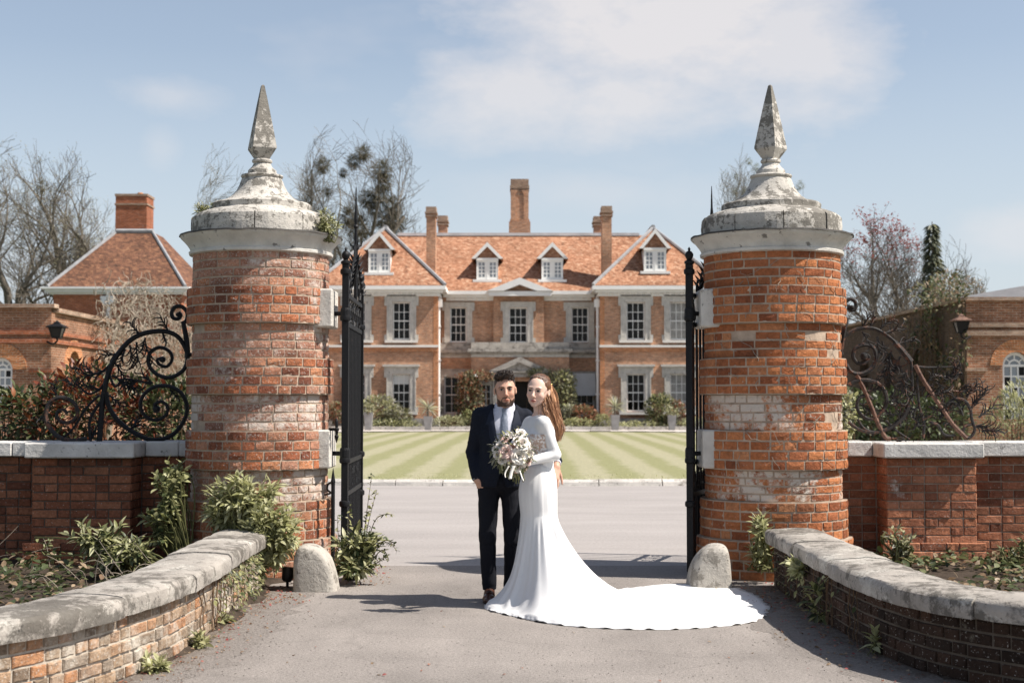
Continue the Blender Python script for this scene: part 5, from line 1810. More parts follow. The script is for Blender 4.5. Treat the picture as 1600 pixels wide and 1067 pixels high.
def arch_ring(T, cx, r, zs, y, w_=.42, n=26):
    """separate rubbed voussoir bricks round an arch"""
    M_ = MB()
    ang = PI / n
    vs = []
    for (rr_, yy) in ((r, -.03), (r + w_, -.03), (r + w_, .05), (r, .05)):
        for a in (-ang / 2 * .88, ang / 2 * .88):
            vs.append((rr_ * math.cos(a), yy, rr_ * math.sin(a)))
    M_.add(vs, [(0, 2, 3, 1), (0, 1, 7, 6), (2, 4, 5, 3), (0, 6, 4, 2), (1, 3, 5, 7)])
    me = M_.mesh('arch_brick'); me.materials.append(MATS['bright_brick'])
    import bmesh
    bm = bmesh.new(); bm.from_mesh(me); bmesh.ops.recalc_face_normals(bm, faces=bm.faces); bm.to_mesh(me); bm.free()
    for k in range(n):
        a = PI * (k + .5) / n
        place('arch_brick', me, T, Vector((cx, y, zs)) - WLOC[T.name], (0, -a, 0))


YY = 42.0
yx = lambda p: wx(p, YY)
yz = lambda p: wz(p, YY)
# ---- left wing
xe = yx(79)
LWG = thing('yard_wing', 'flat roofed brick yard wing with lantern on its corner beyond the dark hedge', 'outbuilding', (xe - 3, YY, 0))
ztop = yz(481)
acx, ar, azs, az0 = yx(1), yx(19) - yx(1), yz(577), yz(640)
w_ = MB()
xa = xe - 7.0
w_.add([(xa, YY, 0), (xe, YY, 0), (xe, YY, az0), (xa, YY, az0)], [(0, 1, 2, 3)])
w_.add([(xa, YY, az0), (acx - ar, YY, az0), (acx - ar, YY, azs), (xa, YY, azs)], [(0, 1, 2, 3)])
w_.add([(acx + ar, YY, az0), (xe, YY, az0), (xe, YY, azs), (acx + ar, YY, azs)], [(0, 1, 2, 3)])
arch_panel(w_, acx, ar, azs, ztop, xa, xe, YY)
for xx, fl in ((acx - ar, 1), (acx + ar, 0)):
    w_.add([(xx, YY, az0), (xx, YY + .35, az0), (xx, YY + .35, azs), (xx, YY, azs)], [(0, 1, 2, 3) if fl else (0, 3, 2, 1)])
# the long side running away, with blind arches built as recesses
YE = 66.0
arches = [(44.2, .62), (47.6, .75), (51.5, .75)]
ys = [YY]
SZ, SR = yz(577), .75
def side_wall(mb, x, y0, y1, zt, arcs, face, zs, zlow=1.2, dep=.3):
    cur = y0
    for (yc_, r) in arcs + [(None, 0)]:
        nxt = yc_ - r if yc_ else y1
        q = [(x, cur, 0), (x, nxt, 0), (x, nxt, zt), (x, cur, zt)]
        mb.add(q, [(0, 1, 2, 3) if face > 0 else (0, 3, 2, 1)])
        if yc_ is None: break
        n = 12
        arc = [(yc_ - r * math.cos(PI * i / n), zs + r * math.sin(PI * i / n)) for i in range(n + 1)]
        for (u, v_) in zip(arc, arc[1:]):
            mb.add([(x, u[0], u[1]), (x, v_[0], v_[1]), (x, v_[0], zt), (x, u[0], zt)], [(0, 1, 2, 3) if face > 0 else (0, 3, 2, 1)])
            mb.add([(x, u[0], u[1]), (x, v_[0], v_[1]), (x - face * dep, v_[0], v_[1]), (x - face * dep, u[0], u[1])], [(0, 1, 2, 3)])
        for yy in (yc_ - r, yc_ + r):
            mb.add([(x, yy, 0), (x - face * dep, yy, 0), (x - face * dep, yy, zs), (x, yy, zs)], [(0, 1, 2, 3)])
        mb.add([(x - face * dep, yc_ - r - .05, 0), (x - face * dep, yc_ + r + .05, 0), (x - face * dep, yc_ + r + .05, zs + r), (x - face * dep, yc_ - r - .05, zs + r)], [(0, 1, 2, 3)])
        cur = yc_ + r
side_wall(w_, xe, YY, YE, ztop - .12, arches, 1, SZ)
w_.build('wall', MATS['yard_brick'], LWG, fixn=False)
MB().box(xa, xe - .4, YY + 1.0, YY + 1.1, .1, ztop - .2).build('dark_room', MATS['interior'], LWG)
MB().add([(xa, YY + .02, ztop - .1), (xe - .02, YY + .02, ztop - .1), (xe - .02, YE, ztop - .1), (xa, YE, ztop - .1)], [(0, 1, 2, 3)]).build('flat_roof', MATS['lead'], LWG)
tr = MB()
tr.box(xa, xe + .12, YY - .14, YY + .3, ztop, yz(475)).box(xe - .3, xe + .121, YY + .3, YE, ztop - .12, yz(475) - .10)
tr.build('parapet_coping', MATS['grey_brick'], LWG)
tr = MB()
for zz in (yz(518), yz(531)):
    tr.box(xa, xe + .08, YY - .10, YY + .01, zz - .09, zz + .03)
    tr.box(xe - .01, xe + .081, YY + .01, YE, zz - .10, zz + .02)
tr.box(xa, acx - ar - .5, YY - .07, YY + .01, yz(582), yz(577)).box(acx + ar + .5, xe + .06, YY - .07, YY + .01, yz(582), yz(577))
tr.build('string_course', MATS['lodge_brick'], LWG)
arched_window(LWG, acx, ar, az0, azs, YY + .12)
arch_ring(LWG, acx, ar + .01, azs, YY)
for (yc_, r) in arches[:2]:
    rg_ = MB()
    n = 20
    for k in range(n):
        a, c = PI * (k + .06) / n, PI * (k + .94) / n
        q = [(yc_ - rr_ * math.cos(t_), SZ + rr_ * math.sin(t_)) for rr_, t_ in ((r, a), (r + .35, a), (r + .35, c), (r, c))]
        rg_.add([(xe + .03, y, z) for y, z in q] + [(xe - .05, y, z) for y, z in q], [(0, 1, 2, 3), (0, 4, 5, 1), (1, 5, 6, 2), (2, 6, 7, 3), (3, 7, 4, 0)])
    tag(rg_.build('arch_bricks', MATS['bright_brick'], LWG, fixn=True), kind='stuff')
# skylight and lower slopes glimpsed over the parapet
MB().slab([(xa, YY + 3, yz(474)), (yx(30), YY + 3, yz(474)), (yx(5), YY + 6, yz(470)), (xa, YY + 6, yz(462))], .1).build('lead_skylight', MATS['lead_pale'], LWG)

# ---- right wing
xe = yx(1511)
RWG = thing('yard_wing', 'flat roofed brick yard wing with white arched window and climber at its corner', 'outbuilding', (xe + 3, YY, 0))
ztop = yz(470)
acx, ar, azs, az0 = yx(1588), yx(1588) - yx(1567), yz(571), yz(655)
xb = xe + 8
w_ = MB()
w_.add([(xe, YY, 0), (xb, YY, 0), (xb, YY, az0), (xe, YY, az0)], [(0, 1, 2, 3)])
w_.add([(xe, YY, az0), (acx - ar, YY, az0), (acx - ar, YY, azs), (xe, YY, azs)], [(0, 1, 2, 3)])
w_.add([(acx + ar, YY, az0), (xb, YY, az0), (xb, YY, azs), (acx + ar, YY, azs)], [(0, 1, 2, 3)])
arch_panel(w_, acx, ar, azs, ztop, xe, xb, YY)
for xx, fl in ((acx - ar, 1), (acx + ar, 0)):
    w_.add([(xx, YY, az0), (xx, YY + .35, az0), (xx, YY + .35, azs), (xx, YY, azs)], [(0, 1, 2, 3) if fl else (0, 3, 2, 1)])
w_.build('wall', MATS['yard_brick'], RWG)
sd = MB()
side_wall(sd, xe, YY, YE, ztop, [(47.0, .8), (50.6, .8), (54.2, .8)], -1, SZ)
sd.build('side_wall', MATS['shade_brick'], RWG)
MB().box(xe + .5, xb, YY + 1.0, YY + 1.1, .1, ztop - .2).build('dark_room', MATS['interior'], RWG)
MB().add([(xe + .02, YY + .02, ztop - .1), (xb, YY + .02, ztop - .1), (xb, YE, ztop - .1), (xe + .02, YE, ztop - .1)], [(0, 1, 2, 3)]).build('flat_roof', MATS['lead'], RWG)
tr = MB()
tr.box(xe - .12, xb, YY - .14, YY + .3, ztop, yz(464.5)).box(xe - .121, xe + .3, YY + .3, YE, ztop, yz(465))
tr.build('parapet_coping', MATS['grey_brick'], RWG)
tr = MB()
for zz, h in ((yz(506), .1), (yz(518), .13)):
    tr.box(xe - .07, xb, YY - .11, YY + .01, zz - h, zz + .03)
tr.box(xe - .06, acx - ar - .48, YY - .09, YY + .01, yz(580), yz(575))
tr.build('string_course', MATS['grey_brick'], RWG)
arched_window(RWG, acx, ar, az0, azs, YY + .12)
arch_ring(RWG, acx, ar + .01, azs, YY, .36)
# dark slate slope behind the right parapet
z0 = yz(467)
MB().slab([(yx(1545), YY + 3, wz(465, YY + 3)), (xb, YY + 3, wz(465, YY + 3)), (xb, YY + 8, wz(447, YY + 8)), (wx(1600, YY + 8), YY + 8, wz(447, YY + 8))], .15).build('slate_roof', MATS['slate'], RWG)


def lantern(label, cx_px, ytop, ybot, Y, wall_x, mat_, wpx):
    X = wx(cx_px, Y)
    zt, zb = wz(ytop, Y), wz(ybot, Y)
    h = zt - zb
    r = (wx(cx_px + wpx / 2, Y) - X)
    T = thing('wall_lantern', label, 'lantern', (X, Y, zb), 'lanterns on the yard wing corners')
    fr = MB()
    top, bot = r * .72, r * .42
    z1, z2 = zb + h * .08, zb + h * .60
    for (sx_, sy_) in ((-1, -1), (1, -1), (1, 1), (-1, 1)):
        fr.tube([(X + sx_ * bot, Y + sy_ * bot, z1), (X + sx_ * top, Y + sy_ * top, z2)], .022, 4)
    for (rr_, z) in ((bot, z1), (top, z2)):
        for k in range(4):
            c_ = ((-1, -1), (1, -1), (1, 1), (-1, 1))
            a, c = c_[k], c_[(k + 1) % 4]
            fr.tube([(X + a[0] * rr_, Y + a[1] * rr_, z), (X + c[0] * rr_, Y + c[1] * rr_, z)], .022, 4)
    fr.build('frame', MATS['iron_black'], T)
    rf_ = MB()
    def ring4(rr_, z): return [(X - rr_, Y - rr_, z), (X + rr_, Y - rr_, z), (X + rr_, Y + rr_, z), (X - rr_, Y + rr_, z)]
    vs = []
    for rr_, z in ((r * 1.0, z2 + .01), (r * 1.02, z2 + .04), (r * .34, z2 + h * .24), (r * .34, z2 + h * .29), (r * .12, z2 + h * .36), (.02, zt)): vs += ring4(rr_, z)
    rf_.add(vs, [(4 * i + k, 4 * i + (k + 1) % 4, 4 * i + 4 + (k + 1) % 4, 4 * i + 4 + k) for i in range(5) for k in range(4)] + [(3, 2, 1, 0), (20, 21, 22, 23)])
    rf_.build('lantern_roof', MATS[mat_], T)
    for k in range(4):
        c_ = ((-1, -1), (1, -1), (1, 1), (-1, 1))
        a, c = c_[k], c_[(k + 1) % 4]
        MB().slab([(X + a[0] * bot, Y + a[1] * bot, z1), (X + c[0] * bot, Y + c[1] * bot, z1), (X + c[0] * top, Y + c[1] * top, z2), (X + a[0] * top, Y + a[1] * top, z2)], .008).build('pane', MATS['glass_dark'], T)
    MB().tube(smoothpts([(X, Y, z1), (X, Y, z1 - .1), (X + (wall_x - X) * .4, Y + .1, z1 - .18), (wall_x, Y + .3, z1 - .1)], 4), .03, 6).build('bracket', MATS['iron_black'], T)


lantern('black wall lantern on the corner of the yard wing above the dark hedge', 88, 501, 530, YY - .5, yx(76), 'iron_black', 27)
lantern('rusty topped wall lantern hanging by the climber on the corner of yard wing', 1503, 490, 522, YY - .5, yx(1514), 'iron_brown', 27)
# ================================================================== VEGETATION


def leaf_geo(L, Wd, fold=0.25, curl=0.25, tip=1.0):
    """a pointed leaf along +y, 6 stations folded on the midrib"""
    st = [(0, .06), (.22, .72), (.48, 1.0), (.75, .66), (1.0, 0.02)]
    vs, fs = [], []
    for (u, w) in st:
        y = u * L
        z = -curl * L * u * u
        hw = w * Wd / 2
        vs += [(-hw, y, z + fold * hw), (0, y, z), (hw, y, z + fold * hw)]
    for i in range(len(st) - 1):
        b_ = 3 * i
        fs += [(b_, b_ + 1, b_ + 4, b_ + 3), (b_ + 1, b_ + 2, b_ + 5, b_ + 4)]
    return vs, fs


LEAFMESH = {}


def leaf_mesh(kind, mat_):
    key = (kind, mat_)
    if key not in LEAFMESH:
        L, w, fo, cu = kind
        me = MB().add(*leaf_geo(L, w, fo, cu)).mesh('leaf')
        me.materials.append(MATS[mat_]); me.shade_smooth()
        LEAFMESH[key] = me
    return LEAFMESH[key]


def leaf_matrix(p, d, rr, roll=None, s=1.0, up=Vector((0, 0, 1))):
    d = d.normalized()
    x = d.cross(up)
    x = x.normalized() if x.length > 1e-4 else Vector((1, 0, 0))
    z = x.cross(d)
    M_ = Matrix((x, d, z)).transposed().to_4x4()
    M_ = M_ @ Matrix.Rotation(roll if roll is not None else rr.uniform(-.7, .7), 4, 'Y')
    M_ = Matrix.Translation(p) @ M_ @ Matrix.Scale(s, 4)
    return M_


class Leaves:
    """many leaves in one mesh (numpy)"""
    def __init__(s, kind, mat_):
        v, f = leaf_geo(*kind)
        s.bv = np.array([(*q, 1.0) for q in v]); s.bf = f
        s.ms = []
        s.mat = mat_; s.kind = kind

    def add(s, M_): s.ms.append(M_)

    def build(s, name, parent, keep=None):
        if not s.ms: return None
        A = np.array([[list(r) for r in m_] for m_ in s.ms])          # n,4,4
        V = np.einsum('nij,kj->nki', A, s.bv)[:, :, :3] - np.array(WLOC[parent.name])
        n, k = V.shape[:2]
        V = V.reshape(-1, 3)
        nf = len(s.bf)
        F = (np.array(s.bf)[None] + (np.arange(n) * k)[:, None, None]).reshape(-1, 4)
        me = bpy.data.meshes.new(name)
        me.vertices.add(len(V)); me.vertices.foreach_set('co', V.astype(np.float32).ravel())
        me.loops.add(len(F) * 4); me.loops.foreach_set('vertex_index', F.astype(np.int32).ravel())
        me.polygons.add(len(F)); me.polygons.foreach_set('loop_start', np.arange(0, len(F) * 4, 4, dtype=np.int32))
        me.update(); me.validate()
        me.materials.append(MATS[s.mat]); me.shade_smooth()
        return place(name, me, parent)


def rand_in_ellipsoid(rr, c, r, shell=0.55):
    while True:
        q = Vector((rr.uniform(-1, 1), rr.uniform(-1, 1), rr.uniform(-1, 1)))
        if shell < q.length < 1:
            return Vector((c[0] + q.x * r[0], c[1] + q.y * r[1], c[2] + q.z * r[2]))


def shrub(name, label, cat, base, blobs, nsprig, kind, mats_, seed, group=None, per=9, parts=60, stem='stem_green', stem_r=0.006, spread=0.9, sprig=0.16, up=0.5, shell=0.5, T=None, wisp=()):
    """stems from the base to sprig tips; whorled leaves along each sprig. blobs: [(centre, radii, weight)]"""
    rr = random.Random(seed)
    if T is None:
        T = thing(name, label, cat, tuple(base), group)
    base = Vector(base)
    LV = [Leaves(kind, m_) for m_ in mats_]
    sm = MB()
    cand = []
    tips = []
    wts = [b_[2] for b_ in blobs]
    for k in range(nsprig):
        b_ = rr.choices(blobs, wts)[0]
        q = rand_in_ellipsoid(rr, b_[0], b_[1], shell)
        q.z = max(q.z, 0.04)
        out = (q - Vector(b_[0]))
        out = Vector((out.x / b_[1][0] ** 1, out.y / b_[1][1], out.z / b_[1][2]))
        d = (out.normalized() * spread + Vector((0, 0, up)) + Vector((rr.uniform(-.3, .3), rr.uniform(-.3, .3), 0))).normalized()
        tips.append((q, d))
    for w_ in wisp:
        tips.append((Vector(w_[0]), Vector(w_[1]).normalized()))
    for (q, d) in tips:
        a = q - d * sprig * rr.uniform(.8, 1.3)
        b0 = base + Vector((rr.uniform(-.08, .08), rr.uniform(-.08, .08), 0))
        sm.tube(smoothpts([b0, b0.lerp(a, .5) + Vector((rr.uniform(-.04, .04), rr.uniform(-.04, .04), (a - b0).length * .08)), a, q], 3), [stem_r * 1.4] * 7 + [stem_r * .9] * 2 + [stem_r * .5], 4, cap=False)
        n = per + rr.randint(-2, 2)
        ph = rr.uniform(0, 6.28)
        dd = d.normalized()
        ux = dd.orthogonal().normalized(); uy = dd.cross(ux)
        for i in range(n):
            t_ = (i + .5) / n
            p_ = a.lerp(q, t_ ** .7)
            an = ph + i * 2.4
            side = ux * math.cos(an) + uy * math.sin(an)
            dirn = side * (1.0 - .55 * t_) + dd * (.35 + .65 * t_) + Vector((0, 0, rr.uniform(-.25, .15)))
            M_ = leaf_matrix(p_, dirn, rr, s=rr.choice((rr.uniform(.4, .7), rr.uniform(.7, 1.0), rr.uniform(.9, 1.2))) * (1.0 if t_ < .8 else .75))
            cand.append((p_.y - .3 * p_.z + rr.uniform(0, .05), rr.randrange(len(mats_)), M_))
    cand.sort(key=lambda c_: c_[0])
    for n_, (_, mi, M_) in enumerate(cand):
        if n_ < parts:
            place('leaf', leaf_mesh(kind, mats_[mi]), T, mat4=Matrix.Translation(-WLOC[T.name]) @ M_)
        else:
            LV[mi].add(M_)
    for l_ in LV:
        o = l_.build('foliage', T)
        if o: tag(o, kind='stuff')
    if sm.v: tag(sm.build('stems', MATS[stem], T), kind='stuff')
    return T


LAU = (0.105, 0.034, .3, .28)
LAUS = (0.075, 0.028, .3, .25)
SMALL = (0.045, 0.022, .25, .2)
LONG = (0.15, 0.036, .3, .35)
ROUND = (0.085, 0.05, .2, .2)

# big bright shrub in front of the red pillar, over the end of the low wall
b0 = Vector((-2.16, 11.75, 0.02))
c1, c2, c3 = P(385, 775, 11.75), P(425, 835, 11.55), P(350, 800, 11.85)
c4 = P(395, 880, 11.45)
shrub('leafy_shrub', 'large bright green leafy shrub spilling over the low wall end at the red pillar', 'shrub', b0, [(c1, (.33, .25, .19), 3), (c2, (.27, .22, .28), 4), (c3, (.2, .2, .18), 1.5), (c4, (.16, .12, .15), 1.2)], 290, LAU, ['leaf_laurel', 'leaf_pale'], 41, per=9, parts=170, shell=.3)
# dense rhododendron like plant and trailing rose shoots at the foot of the gate
b1 = Vector(G(553, 903))
c1, c2 = P(560, 852, 11.95), P(548, 880, 11.85)
shrub('gate_shrub', 'low leafy shrub with long trailing shoots growing at the foot of left gate', 'shrub', b1, [(c1, (.23, .2, .16), 3), (c2, (.2, .2, .12), 2)], 85, LAU, ['leaf_laurel', 'leaf_dark', 'leaf_pale'], 42, per=8, parts=90, shell=.2)
T = thing('trailing_rose', 'thin arching bramble like shoots with small leaves leaning over the drive by gate', 'climbing plant', (b1.x + .05, b1.y, 0))
rr = random.Random(4)
LV = Leaves(SMALL, 'leaf_laurel'); LV2 = Leaves(SMALL, 'leaf_dark')
sm = MB()
for tip, mid in (((613, 803), (585, 815)), ((581, 742), (573, 800)), ((620, 861), (600, 845)), ((608, 875), (595, 860)), ((589, 765), (575, 820)), ((600, 840), (580, 850)), ((575, 800), (568, 840)), ((548, 790), (545, 840)), ((597, 885), (580, 870)), ((615, 850), (590, 850)), ((605, 868), (588, 880)), ((527, 805), (532, 850))):
    a, c, d = b1 + Vector((.04, .02, 0)), P(*mid, 11.9), P(*tip, 11.8)
    pts = smoothpts([a, c, d], 8)
    sm.tube(pts, [.006 - .0045 * i / 16 for i in range(17)], 4, cap=False)
    for i in range(6, 17):
        for k in range(2):
            dn_ = Vector((rr.uniform(-1, 1), rr.uniform(-1, 1), rr.uniform(-.6, .8)))
            (LV if rr.random() < .6 else LV2).add(leaf_matrix(pts[i], dn_, rr, s=rr.uniform(.6, 1.1)))
tag(sm.build('stems', MATS['stem_brown'], T), kind='stuff')
tag(LV.build('foliage', T), kind='stuff'); tag(LV2.build('foliage', T), kind='stuff')

# plants behind the left low wall
g = Vector((-3.15, 11.6, .1))
shrub('bed_shrub', 'mid green shrub with dry bare stems in front of the dark brick pier', 'shrub', g, [(P(150, 835, 11.5), (.28, .2, .18), 3), (P(185, 860, 11.4), (.22, .2, .14), 2)], 65, LAU, ['leaf_laurel', 'leaf_pale', 'leaf_dark'], 43, per=9, parts=90, shell=.3)
g = Vector((-2.78, 12.2, .1))
shrub('bed_climber', 'tall loose leafy climber in the shadow between pier and red pillar', 'shrub', g, [(P(262, 765, 12.1), (.17, .15, .27), 3), (P(250, 820, 12.1), (.2, .15, .2), 2), (P(278, 735, 12.2), (.10, .1, .16), 1)], 75, ROUND, ['leaf_laurel', 'leaf_dark', 'leaf_laurel'], 44, per=7, parts=90, shell=.15, stem_r=.005)
g = Vector((-2.62, 11.3, .1))
shrub('bed_weeds', 'small dark leafy weeds growing behind the left low wall coping', 'weeds', g, [(P(215, 860, 11.2), (.15, .15, .12), 2), (P(75, 850, 11.6), (.06, .06, .05), .3)], 18, LAUS, ['leaf_dark', 'leaf_laurel'], 45, per=7, parts=20)
# dry stalks
T = thing('dry_stems', 'bare pale dry stalks arching behind the left low wall', 'dead plant', (-3.0, 11.0, .1))
rr = random.Random(9)
sm = MB()
for k in range(26):
    x0_, y0_ = rr.uniform(-3.3, -2.5), rr.uniform(10.2, 11.5)
    an = rr.uniform(0, 6.28); L = rr.uniform(.2, .5)
    e = Vector((x0_ + math.cos(an) * L * .8, y0_ + math.sin(an) * L * .5, .12 + L * rr.uniform(.3, .95)))
    a = Vector((x0_, y0_, .08))
    sm.tube(smoothpts([a, a.lerp(e, .5) + Vector((rr.uniform(-.08, .08), 0, rr.uniform(.02, .12))), e], 4), [.0036 - .002 * i / 8 for i in range(9)], 4, cap=False)
tag(sm.build('stems', MATS['twig_pale'], T), kind='stuff')
T = thing('dry_stems', 'pale dry stalks at the foot of the dark wall, near the left frame edge', 'dead plant', (-4.4, 12.0, .1))
sm = MB()
for k in range(12):
    a = Vector((rr.uniform(-4.9, -3.9), rr.uniform(11.3, 12.3), .08))
    e = a + Vector((rr.uniform(-.4, .4), rr.uniform(-.2, .2), rr.uniform(.15, .4)))
    sm.tube(smoothpts([a, a.lerp(e, .5) + Vector((rr.uniform(-.08, .08), 0, .05)), e], 4), [.003 - .0015 * i / 8 for i in range(9)], 4, cap=False)
tag(sm.build('stems', MATS['twig_pale'], T), kind='stuff')

# low ivy and dead leaves over the bed behind the left wall, and on the right
for (nm, xs, ys, n_, sd, ms) in (('ground_ivy', (-5.6, -2.4), (9.3, 12.5), 2600, 47, ['leaf_dark', 'leaf_dark', 'dead_leaf', 'leaf_hedge']), ('ground_ivy', (2.75, 5.4), (9.6, 12.5), 2800, 48, ['leaf_dark', 'dead_leaf', 'leaf_hedge'])):
    rr = random.Random(sd)
    T = thing(nm, None, None, ((xs[0] + xs[1]) / 2, 11, .1))
    LV = [Leaves((0.07, .04, .2, .25), m_) for m_ in ms]
    for k in range(n_):
        x, y = rr.uniform(*xs), rr.uniform(*ys)
        if n3(x * 1.6, y * 1.6, sd) < -.05: continue
        rr.choice(LV).add(leaf_matrix(Vector((x, y, .12 + rr.uniform(0, .10))), Vector((rr.uniform(-1, 1), rr.uniform(-1, 1), rr.uniform(-.2, .7))), rr, s=rr.uniform(.6, 1.3)))
    for l_ in LV: l_.build('foliage', T)
    tag(T, kind='stuff')

# ivy down the face of the left low wall near the pillar
def wall_creeper(label, curve, side, s0, s1, n, seed, mats_, zmax=.36, kind=SMALL):
    rr = random.Random(seed)
    at, L = curve_frames(curve)
    q, t0 = at((s0 + s1) / 2)
    T = thing('wall_ivy', label, 'ivy', (q.x, q.y, 0))
    LV = [Leaves(kind, m_) for m_ in mats_]
    sm = MB()
    for k in range(n):
        s = s0 + (s1 - s0) * rr.betavariate(1.3, 2.2)
        z = zmax * rr.random() ** .8
        if n3(s * 6, z * 8, seed) < -.12: continue
        q, t0 = at(s)
        nn = Vector((-t0.y, t0.x, 0)) * side
        p_ = q + nn * rr.uniform(.005, .06) + Vector((0, 0, z))
        d = nn * .7 + t0 * rr.uniform(-1, 1) + Vector((0, 0, rr.uniform(-1.1, .3)))
        rr.choice(LV).add(leaf_matrix(p_, d, rr, s=rr.uniform(.5, 1.1)))
    for k in range(14):
        s = rr.uniform(s0, s1)
        pts = []
        for i in range(8):
            q, t0 = at(s + .03 * n3(i * .6, k, seed) * 4)
            nn = Vector((-t0.y, t0.x, 0)) * side
            pts.append(q + nn * .012 + Vector((0, 0, zmax * i / 7)))
        sm.tube(pts, .004, 4, cap=False)
    tag(sm.build('stems', MATS['stem_brown'], T), kind='stuff')
    for l_ in LV:
        o = l_.build('foliage', T)
        if o: tag(o, kind='stuff')
    return T


wall_creeper('small leaved ivy hanging down the lit brick face at far end of low wall', CURVE_L, 1, 0.5, 2.7, 620, 51, ['leaf_laurel', 'leaf_dark', 'leaf_olive'])
wall_creeper('sparse ivy clinging to the shaded brick face of the low wall', CURVE_R, -1, 0.3, 3.0, 160, 52, ['leaf_dark', 'leaf_laurel'])


def tuft(label, p_, r, n, mats_, seed, kind=LAUS, h=.12, name='weed_tuft', parts=14):
    return shrub(name, label, 'weeds', p_, [((p_[0], p_[1], p_[2] + h * .5), (r, r * .8, h * .6), 1)], n, kind, mats_, seed, per=6, parts=parts, sprig=.06, shell=.1, up=.7, stem_r=.002)


tuft('small green weed tuft at the very foot of the left low wall, nearest the camera', tuple(G(243, 1050)), .09, 14, ['leaf_laurel', 'leaf_pale'], 61, h=.10)
tuft('small green weeds in the crack at the foot of the sunlit low wall', tuple(G(308, 1012)), .08, 10, ['leaf_laurel', 'leaf_olive'], 62, h=.08)
tuft('little sprouting weeds at the wall foot below the hanging ivy', tuple(G(345, 975)), .09, 12, ['leaf_olive', 'leaf_laurel'], 63, h=.09)
tuft('dark fern like weeds in the shade at foot of the low wall', tuple(G(1287, 972)), .14, 14, ['leaf_dark', 'leaf_laurel'], 64, LAU, .26)
tuft('single lit grass shoot in the shade below the right low wall', tuple(G(1370, 1022)), .05, 5, ['leaf_laurel'], 65, LAU, .14)
tuft('small sprigs hanging over the coping edge of right low wall near pillar', (2.08, 10.35, .24), .09, 12, ['leaf_laurel', 'leaf_pale'], 66, ROUND, .16)
# right side plants
p0 = Vector((2.12, 11.95, .1))
shrub('pillar_plant', 'upright pale leaved plant between the guard stone and right low wall', 'shrub', p0, [(P(1190, 825, 11.9), (.10, .1, .18), 3), (P(1183, 870, 11.9), (.09, .1, .16), 2)], 26, LAU, ['leaf_pale', 'leaf_laurel'], 71, per=8, parts=60, shell=.1)
p0 = Vector((3.12, 11.2, .1))
shrub('pale_shrub', 'small silvery leaved bush in front of the sunlit brick pier', 'shrub', (3.3, 12.1, .1), [(P(1410, 855, 12.1), (.13, .12, .16), 3), (P(1398, 835, 12.1), (.08, .08, .12), 1)], 34, LAUS, ['leaf_pale', 'leaf_grey'], 72, per=9, parts=50, shell=.15)
shrub('bed_bramble', 'dark straggly shrub behind the right low wall, near the frame edge', 'shrub', (4.35, 12.1, .1), [(P(1575, 880, 12.1), (.20, .2, .16), 3), (P(1600, 850, 12.2), (.15, .2, .2), 1)], 50, LAUS, ['leaf_dark', 'leaf_olive'], 73, per=7, parts=40, shell=.15)
# weeds on the red pillar's cap
for lab, pc, rad, n, sd in (('leafy weeds rooted on the red pillar cap, on the side away from gate', P(320, 330, 12.5), (.10, .1, .08), 26, 81), ('leafy weeds rooted on the red pillar cap, on the gate side', P(508, 352, 12.45), (.16, .14, .15), 70, 82), ('low moss and sprigs along the step of the red pillar cap', P(398, 335, 12.25), (.16, .05, .035), 22, 83)):
    shrub('pillar_weeds', lab, 'weeds', (pc.x, pc.y, pc.z - rad[2]), [(pc, rad, 1)], n, (0.055, .017, .3, .25), ['leaf_pale', 'leaf_laurel', 'leaf_olive'], sd, per=8, parts=24, shell=.1, sprig=.07, stem_r=.003)
# bare creeper twigs on the orange pillar
T = thing('bare_creeper', 'fine bare creeper twigs clinging to the orange brick pillar', 'dead plant', (XR, YP, 1.2))
rr = random.Random(14)
sm = MB()
for k in range(44):
    a = rr.uniform(-2.3, -.4); z = rr.uniform(1.0, 2.75)
    pts = []
    da, dz = rr.uniform(-.10, .10), rr.uniform(-.06, .06)
    for i in range(7):
        band = next((b_ for b_ in range(9) if ZB[b_] <= z < ZB[b_ + 1]), 8)
        r_ = (RB if band % 2 else RS) + .008
        pts.append((XR + r_ * math.cos(a), YP + r_ * math.sin(a), z))
        a += da * .6 + rr.uniform(-.04, .04); z += dz * .6 + rr.uniform(-.02, .02)
        da += rr.uniform(-.05, .05)
    sm.tube(pts, [.0035 - .002 * i / 6 for i in range(7)], 4, cap=False)
tag(sm.build('stems', MATS['twig_pale'], T), kind='stuff')

